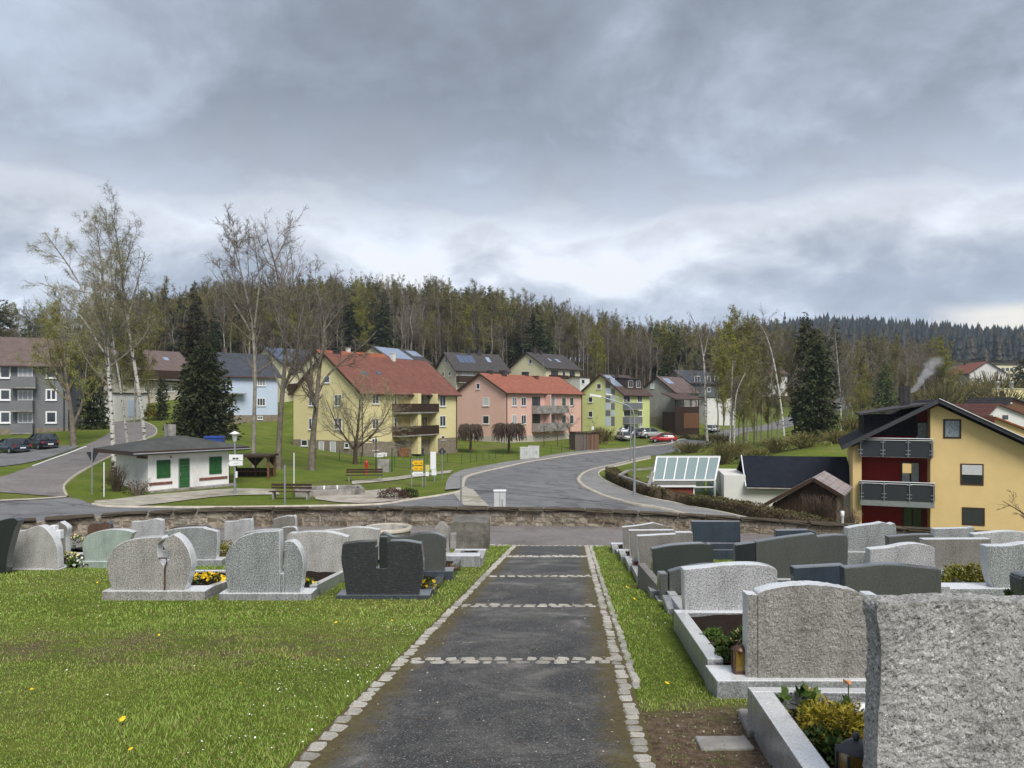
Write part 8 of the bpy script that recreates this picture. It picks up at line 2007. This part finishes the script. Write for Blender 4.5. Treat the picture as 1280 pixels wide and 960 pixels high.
for px, py, y, r_s, lb in ((892, 797, 8.0, .11, 'small dark green cushion plant, far one in the pansy bed'), (907, 822, 7.0, .10, 'small dark green cushion plant, near one in the pansy bed')): shrub('cushion_plant', lb, at(px, py + 3, soil_y(py + 3)), r_s, r_s, .09, 700, .03, 'leaf_green', int(px), cat='plant')
posy('orange and black pansy by itself in the bed behind the arched stone', 903, 813, None, .05, 'petal_yellow', 6, h=.06, fs_=.04); posy('purple and yellow pansies on the lantern side of the arched rough stone', 925, 800, 6.5, .06, 'petal_pale', 6, h=.12, fs_=.04)
# grave lanterns
def lantern(label, px, pyt, pyb, y, w, body, glow, cap, name='grave_lantern'):
    p = at(px, pyb, y); hgt = (pyb - pyt) * y / F; g = thing(name, label, 'lantern', p)
    b = MB(); b.box(-w / 2, w / 2, -w / 2, w / 2, -.0, hgt * .14); b.build('foot', M[body], g, bevel=.003)
    b = MB()
    for sx_ in (-1, 1):
        for sy_2 in (-1, 1): b.box(sx_ * w * .46 - .006, sx_ * w * .46 + .006, sy_2 * w * .46 - .006, sy_2 * w * .46 + .006, hgt * .14, hgt * .70)
    b.build('frame', M[body], g); b = MB(); b.box(-w * .42, w * .42, -w * .42, w * .42, hgt * .14, hgt * .695); b.build('glass', M[glow], g)
    b = MB(); b.lathe([(w * .74, hgt * .70), (w * .74, hgt * .74), (w * .30, hgt * .86), (w * .10, hgt * .88)], 4); b.build('cap', M[cap], g)
    b = MB(); b.lathe([(.004, hgt * .87), (w * .10, hgt * .90), (w * .13, hgt * .95), (w * .08, hgt), (0, hgt)], 10); b.build('knob', M[cap], g)
M['amber'] = plain('amber', (.20, .13, .03), .3, 9, .2, .6); M['copper'] = plain('copper', (.09, .045, .028), .2, 9, .4, .5, .3); M['red_glass'] = plain('red_glass', (.25, .03, .015), .2, 9, .15, .7)
lantern('dark metal grave lantern with amber glass in the nearest bed', 1070, 916, 990, 3.66, .14, 'metal_dark', 'amber', 'metal_dark')
lantern('copper coloured grave lantern against the arched rough stone', 924, 800, 842, 6.02, .095, 'copper', 'amber', 'copper'); lantern('red glass grave light on a base in the far right row', 795, 696, 713, 14.8, .12, 'granite_kerb', 'red_glass', 'granite_kerb')
# white bowl in the nearest bed, rosette
b = MB(); b.lathe([(0, 0), (.05, .0), (.07, .05), (.06, .075), (.0, .085)], 14); o = b.build('white_bowl', M['frame_white'], None, at(1079, 897, soil_y(897))); tag(o, 'smooth white bowl half hidden by the huge rough block', 'bowl')
# --- lawn: blades, daisies, dandelions, clover
def lawn_mask(x, y):
    """0..1 density: no blades on path, stones, soil; thin on worn bands"""
    c = PC(y); d = np.ones_like(x)
    d[(x > c - 1.07) & (x < c + 1.06)] = 0
    w_ = .5 * np.sin(x * 1.3 + 1) + .35 * np.sin(x * 3.1) + .2 * np.sin(x * 7.7 + y * 3)
    band = (np.abs(y + w_ * .45 - 7.75) < .55) & (x < -1.2); d[band] *= np.where(np.sin(x[band] * 2.3 + y[band] * 5) + np.sin(x[band] * 5.1) > -.1, .35, .85)
    patch = (x > c + 1.0) & (x < c + 2.2) & (y + w_ * .2 < 5.55); d[patch] *= .06
    return d
boxes = []
for o in COL.objects:
    if o.get('category') in ('gravestone', 'grave border') and o.location.y < 21:
        for ch in o.children:
            if ch.type == 'MESH' and ch.name.split('.')[0] in ('soil_bed', 'plinth', 'headstone', 'kerb_piece'):
                v = np.array([tuple(x.co) for x in ch.data.vertices]); mn, mx_ = v.min(0) + np.array(o.location), v.max(0) + np.array(o.location)
                boxes.append((mn[0] - .0, mx_[0] + .0, mn[1] - .0, mx_[1] + .0))
def blades(name, n, x0, x1, y0, y1, hmin, hmax, width, seed, power=1.0):
    r_ = rg(seed); y = y0 + (y1 - y0) * r_.random(n) ** power; x = (x0 * y / y1 if x0 < 0 else x0) + r_.random(n) * ((x1 - x0) if False else 0)
    lo = -.68 * y - .3; hi = .70 * y + .3; lo = np.maximum(lo, x0); hi = np.minimum(hi, x1); x = lo + (hi - lo) * r_.random(n)
    keep = r_.random(n) < lawn_mask(x, y)
    for (a, c, e, f2) in boxes: keep &= ~((x > a) & (x < c) & (y > e) & (y < f2))
    x, y = x[keep], y[keep]; n = len(x); z = H(x, y)
    clump = .5 + .5 * np.sin(x * 2.1 + 1.3 * np.sin(y * 1.7)) * np.sin(y * 2.6 + 1.1 * np.sin(x * 2.3)); clump2 = .5 + .5 * np.sin(x * .8 + 2 * np.sin(y * .6)) * np.cos(y * .9)
    h = (hmin + (hmax - hmin) * (.25 * r_.random(n) + .75 * r_.random(n) * clump)) ; edge = np.minimum(np.abs(x - PC(y) + 1.1), np.abs(x - PC(y) - 1.1)); h *= 1 + .5 * np.exp(-edge * 6) * r_.random(n)
    h *= 1 + .8 * np.exp(-((x - PC(y) + 1.9) / .6) ** 2 - ((y - 5.4) / 1.0) ** 2) * r_.random(n) + .6 * (clump > .85) * r_.random(n)
    a = r_.uniform(0, 6.28, n); lean = r_.uniform(.15, .9, n) * h; b2 = r_.uniform(0, 6.28, n)
    w = width * r_.uniform(.6, 1.3, n) * (1 + y * .09)
    p = np.c_[x, y, z - .005]; s = np.c_[np.cos(a), np.sin(a), 0 * a] * w[:, None] / 2; l = np.c_[np.cos(b2), np.sin(b2), 0 * a] * lean[:, None]
    mid = p + l * .35 + np.c_[0 * a, 0 * a, h * .6]; tip = p + l + np.c_[0 * a, 0 * a, h]
    V = np.stack([p - s, p + s, mid + s * .8, tip, mid - s * .8], 1).reshape(-1, 3); i = np.arange(n)[:, None] * 5
    g1 = np.array([.125, .200, .028]); g2 = np.array([.27, .365, .070]); g3 = np.array([.34, .28, .12])
    t = np.clip(.25 + .45 * r_.random(n) + .3 * clump2 + .2 * (clump - .5), 0, 1)[:, None]; col = g1 * (1 - t) + g2 * t; dry = (r_.random(n) < .10 + .10 * clump2 + .34 * clump * np.exp(-((y - 7.7) / .8) ** 2) * (x < -1.2))[:, None]; col = np.where(dry, g3 * (.5 + .6 * r_.random(n)[:, None]), col)
    C = np.repeat(np.c_[col, np.ones(n)], 5, 0)
    return V, [np.hstack([i + k for k in (0, 1, 2, 4)]), np.hstack([i + k for k in (4, 2, 3)])], C
m, t, b_ = pbsdf('grass_blade', .55, .3); at_ = N(t, 'ShaderNodeAttribute', attribute_name='tint'); t.links.new(at_.outputs['Color'], b_.inputs['Base Color'])
M['blade'] = m
for nm, args in (('grass_near', (240000, -9, 9, 2.6, 9.5, .012, .038, .0034, 1, 1.25)), ('grass_far', (150000, -17, 17, 9.0, 21.5, .016, .045, .006, 2, 1.0))):
    V, Fs, C = blades(nm, *args); o = link(nm, np_mesh(nm, V, Fs, M['blade'], colors=C)); tag(o, kind='stuff')
def dots(name, n, mat, size, x0, x1, y0, y1, seed, hz_=.03, cl=3):
    r_ = rg(seed); y = r_.uniform(y0, y1, n); x = r_.uniform(x0, x1, n); x = x + np.sin(y * 9) * .2
    keep = (lawn_mask(x, y) > .9)
    for (a, c, e, f2) in boxes: keep &= ~((x > a - .03) & (x < c + .03) & (y > e - .03) & (y < f2 + .03))
    x, y = x[keep], y[keep]; n = len(x); c = np.c_[x, y, H(x, y) + hz_ * r_.uniform(.6, 1.4, n)]; k = 6; a = np.arange(k) * math.pi * 2 / k
    t = r_.normal(size=(n, 2)) * .3; rim = c[:, None] + np.stack([np.cos(a) * np.ones((n, 1)), np.sin(a) * np.ones((n, 1)), np.cos(a) * t[:, :1] + np.sin(a) * t[:, 1:]], -1) * (size * r_.uniform(.6, 1.2, n))[:, None, None]
    V = np.concatenate([c[:, None] + [0, 0, size * .5], rim], 1).reshape(-1, 3); i = np.arange(n)[:, None] * (k + 1)
    F3 = np.concatenate([np.hstack([i, i + 1 + q, i + 1 + (q + 1) % k]) for q in range(k)]); tag(link(name, np_mesh(name, V, F3, mat)), kind='stuff')
dots('daisies', 240, M['petal_white'], .007, -8, 4, 3.4, 15, 3); dots('daisies', 190, M['petal_white'], .006, -1.9, -.9, 4.5, 9, 4); dots('dandelions', 60, M['petal_yellow'], .018, -7, 3.5, 3.6, 14, 5, .06)
# fallen leaves, chips and pebbles on the asphalt and soil
r_ = rg(6); n = 1500; y = 3 + 10 * r_.random(n) ** 1.4; x = PC(y) + r_.uniform(-.9, .9, n); soil_ = r_.random(n) < .35; x = np.where(soil_, PC(y) + r_.uniform(1.1, 1.9, n), x); y = np.where(soil_, 3.3 + 2.2 * r_.random(n), y); x = np.where(soil_, PC(y) + r_.uniform(1.12, 1.95, n), x)
v, f = kites(r_, np.c_[x, y, H(x, y) + .018], .014 * r_.uniform(.4, 1.6, n), np.c_[r_.normal(size=(n, 2)), np.zeros(n)], .1, .8); col = np.repeat(np.where(r_.random(n)[:, None] < .5, [.30, .27, .22, 1], [.13, .08, .04, 1]), 4, 0)
tag(link('leaf_litter', np_mesh('leaf_litter', v, f, M['blade'], colors=col)), kind='stuff')
# ------------------------------------------------------------------ chimney smoke
m = bpy.data.materials.new('smoke'); m.use_nodes = True; t = m.node_tree; t.nodes.clear(); out = N(t, 'ShaderNodeOutputMaterial'); pv = N(t, 'ShaderNodeVolumePrincipled'); pv.inputs['Color'].default_value = (.9, .9, .92, 1)
v = coords(t); nz = noise(t, v, .9, 4, .6, .4); s = N(t, 'ShaderNodeSeparateXYZ'); t.links.new(v, s.inputs[0])
ctr = mth(t, 'MULTIPLY', mth(t, 'POWER', mth(t, 'DIVIDE', mth(t, 'MAXIMUM', s.outputs[2], 0.01), 6.5), .8), 4.9)
dx = mth(t, 'SUBTRACT', s.outputs[0], ctr); rad = mth(t, 'SQRT', mth(t, 'ADD', mth(t, 'MULTIPLY', dx, dx), mth(t, 'MULTIPLY', s.outputs[1], s.outputs[1])))
wd = mth(t, 'MULTIPLY_ADD', s.outputs[2], .15, .65); e = mth(t, 'SUBTRACT', mth(t, 'ADD', 1.0, mth(t, 'MULTIPLY', mth(t, 'SUBTRACT', nz, .5), 2.4)), mth(t, 'DIVIDE', rad, wd))
fade = N(t, 'ShaderNodeMapRange'); t.links.new(s.outputs[2], fade.inputs[0]); fade.inputs[1].default_value = 3.5; fade.inputs[2].default_value = 7.4; fade.inputs[3].default_value = 1; fade.inputs[4].default_value = 0
dn = mth(t, 'MULTIPLY', mth(t, 'MULTIPLY', mth(t, 'MAXIMUM', e, 0.0), 5.0), fade.outputs[0]); t.links.new(dn, pv.inputs['Density']); t.links.new(pv.outputs[0], out.inputs['Volume'])
p = at(1138, 491, 56); b = MB(); b.box(-1, 7, -1.4, 1.4, 0, 7.4); o = b.build('chimney_smoke', m, None, (p.x, p.y, p.z)); o.scale = (.36, .36, .36); tag(o, 'white smoke drifting up and right from the chimney of the ochre house', 'smoke')
# ------------------------------------------------------------------ thin damp air over the valley
m = bpy.data.materials.new('haze'); m.use_nodes = True; t = m.node_tree; t.nodes.clear()
out = N(t, 'ShaderNodeOutputMaterial'); pv = N(t, 'ShaderNodeVolumePrincipled'); pv.inputs['Color'].default_value = (.72, .82, 1, 1); pv.inputs['Density'].default_value = .00017
t.links.new(pv.outputs[0], out.inputs['Volume'])
b = MB(); b.box(-2400, 2400, -60, 1850, -40, 175); tag(b.build('haze', m), kind='stuff')
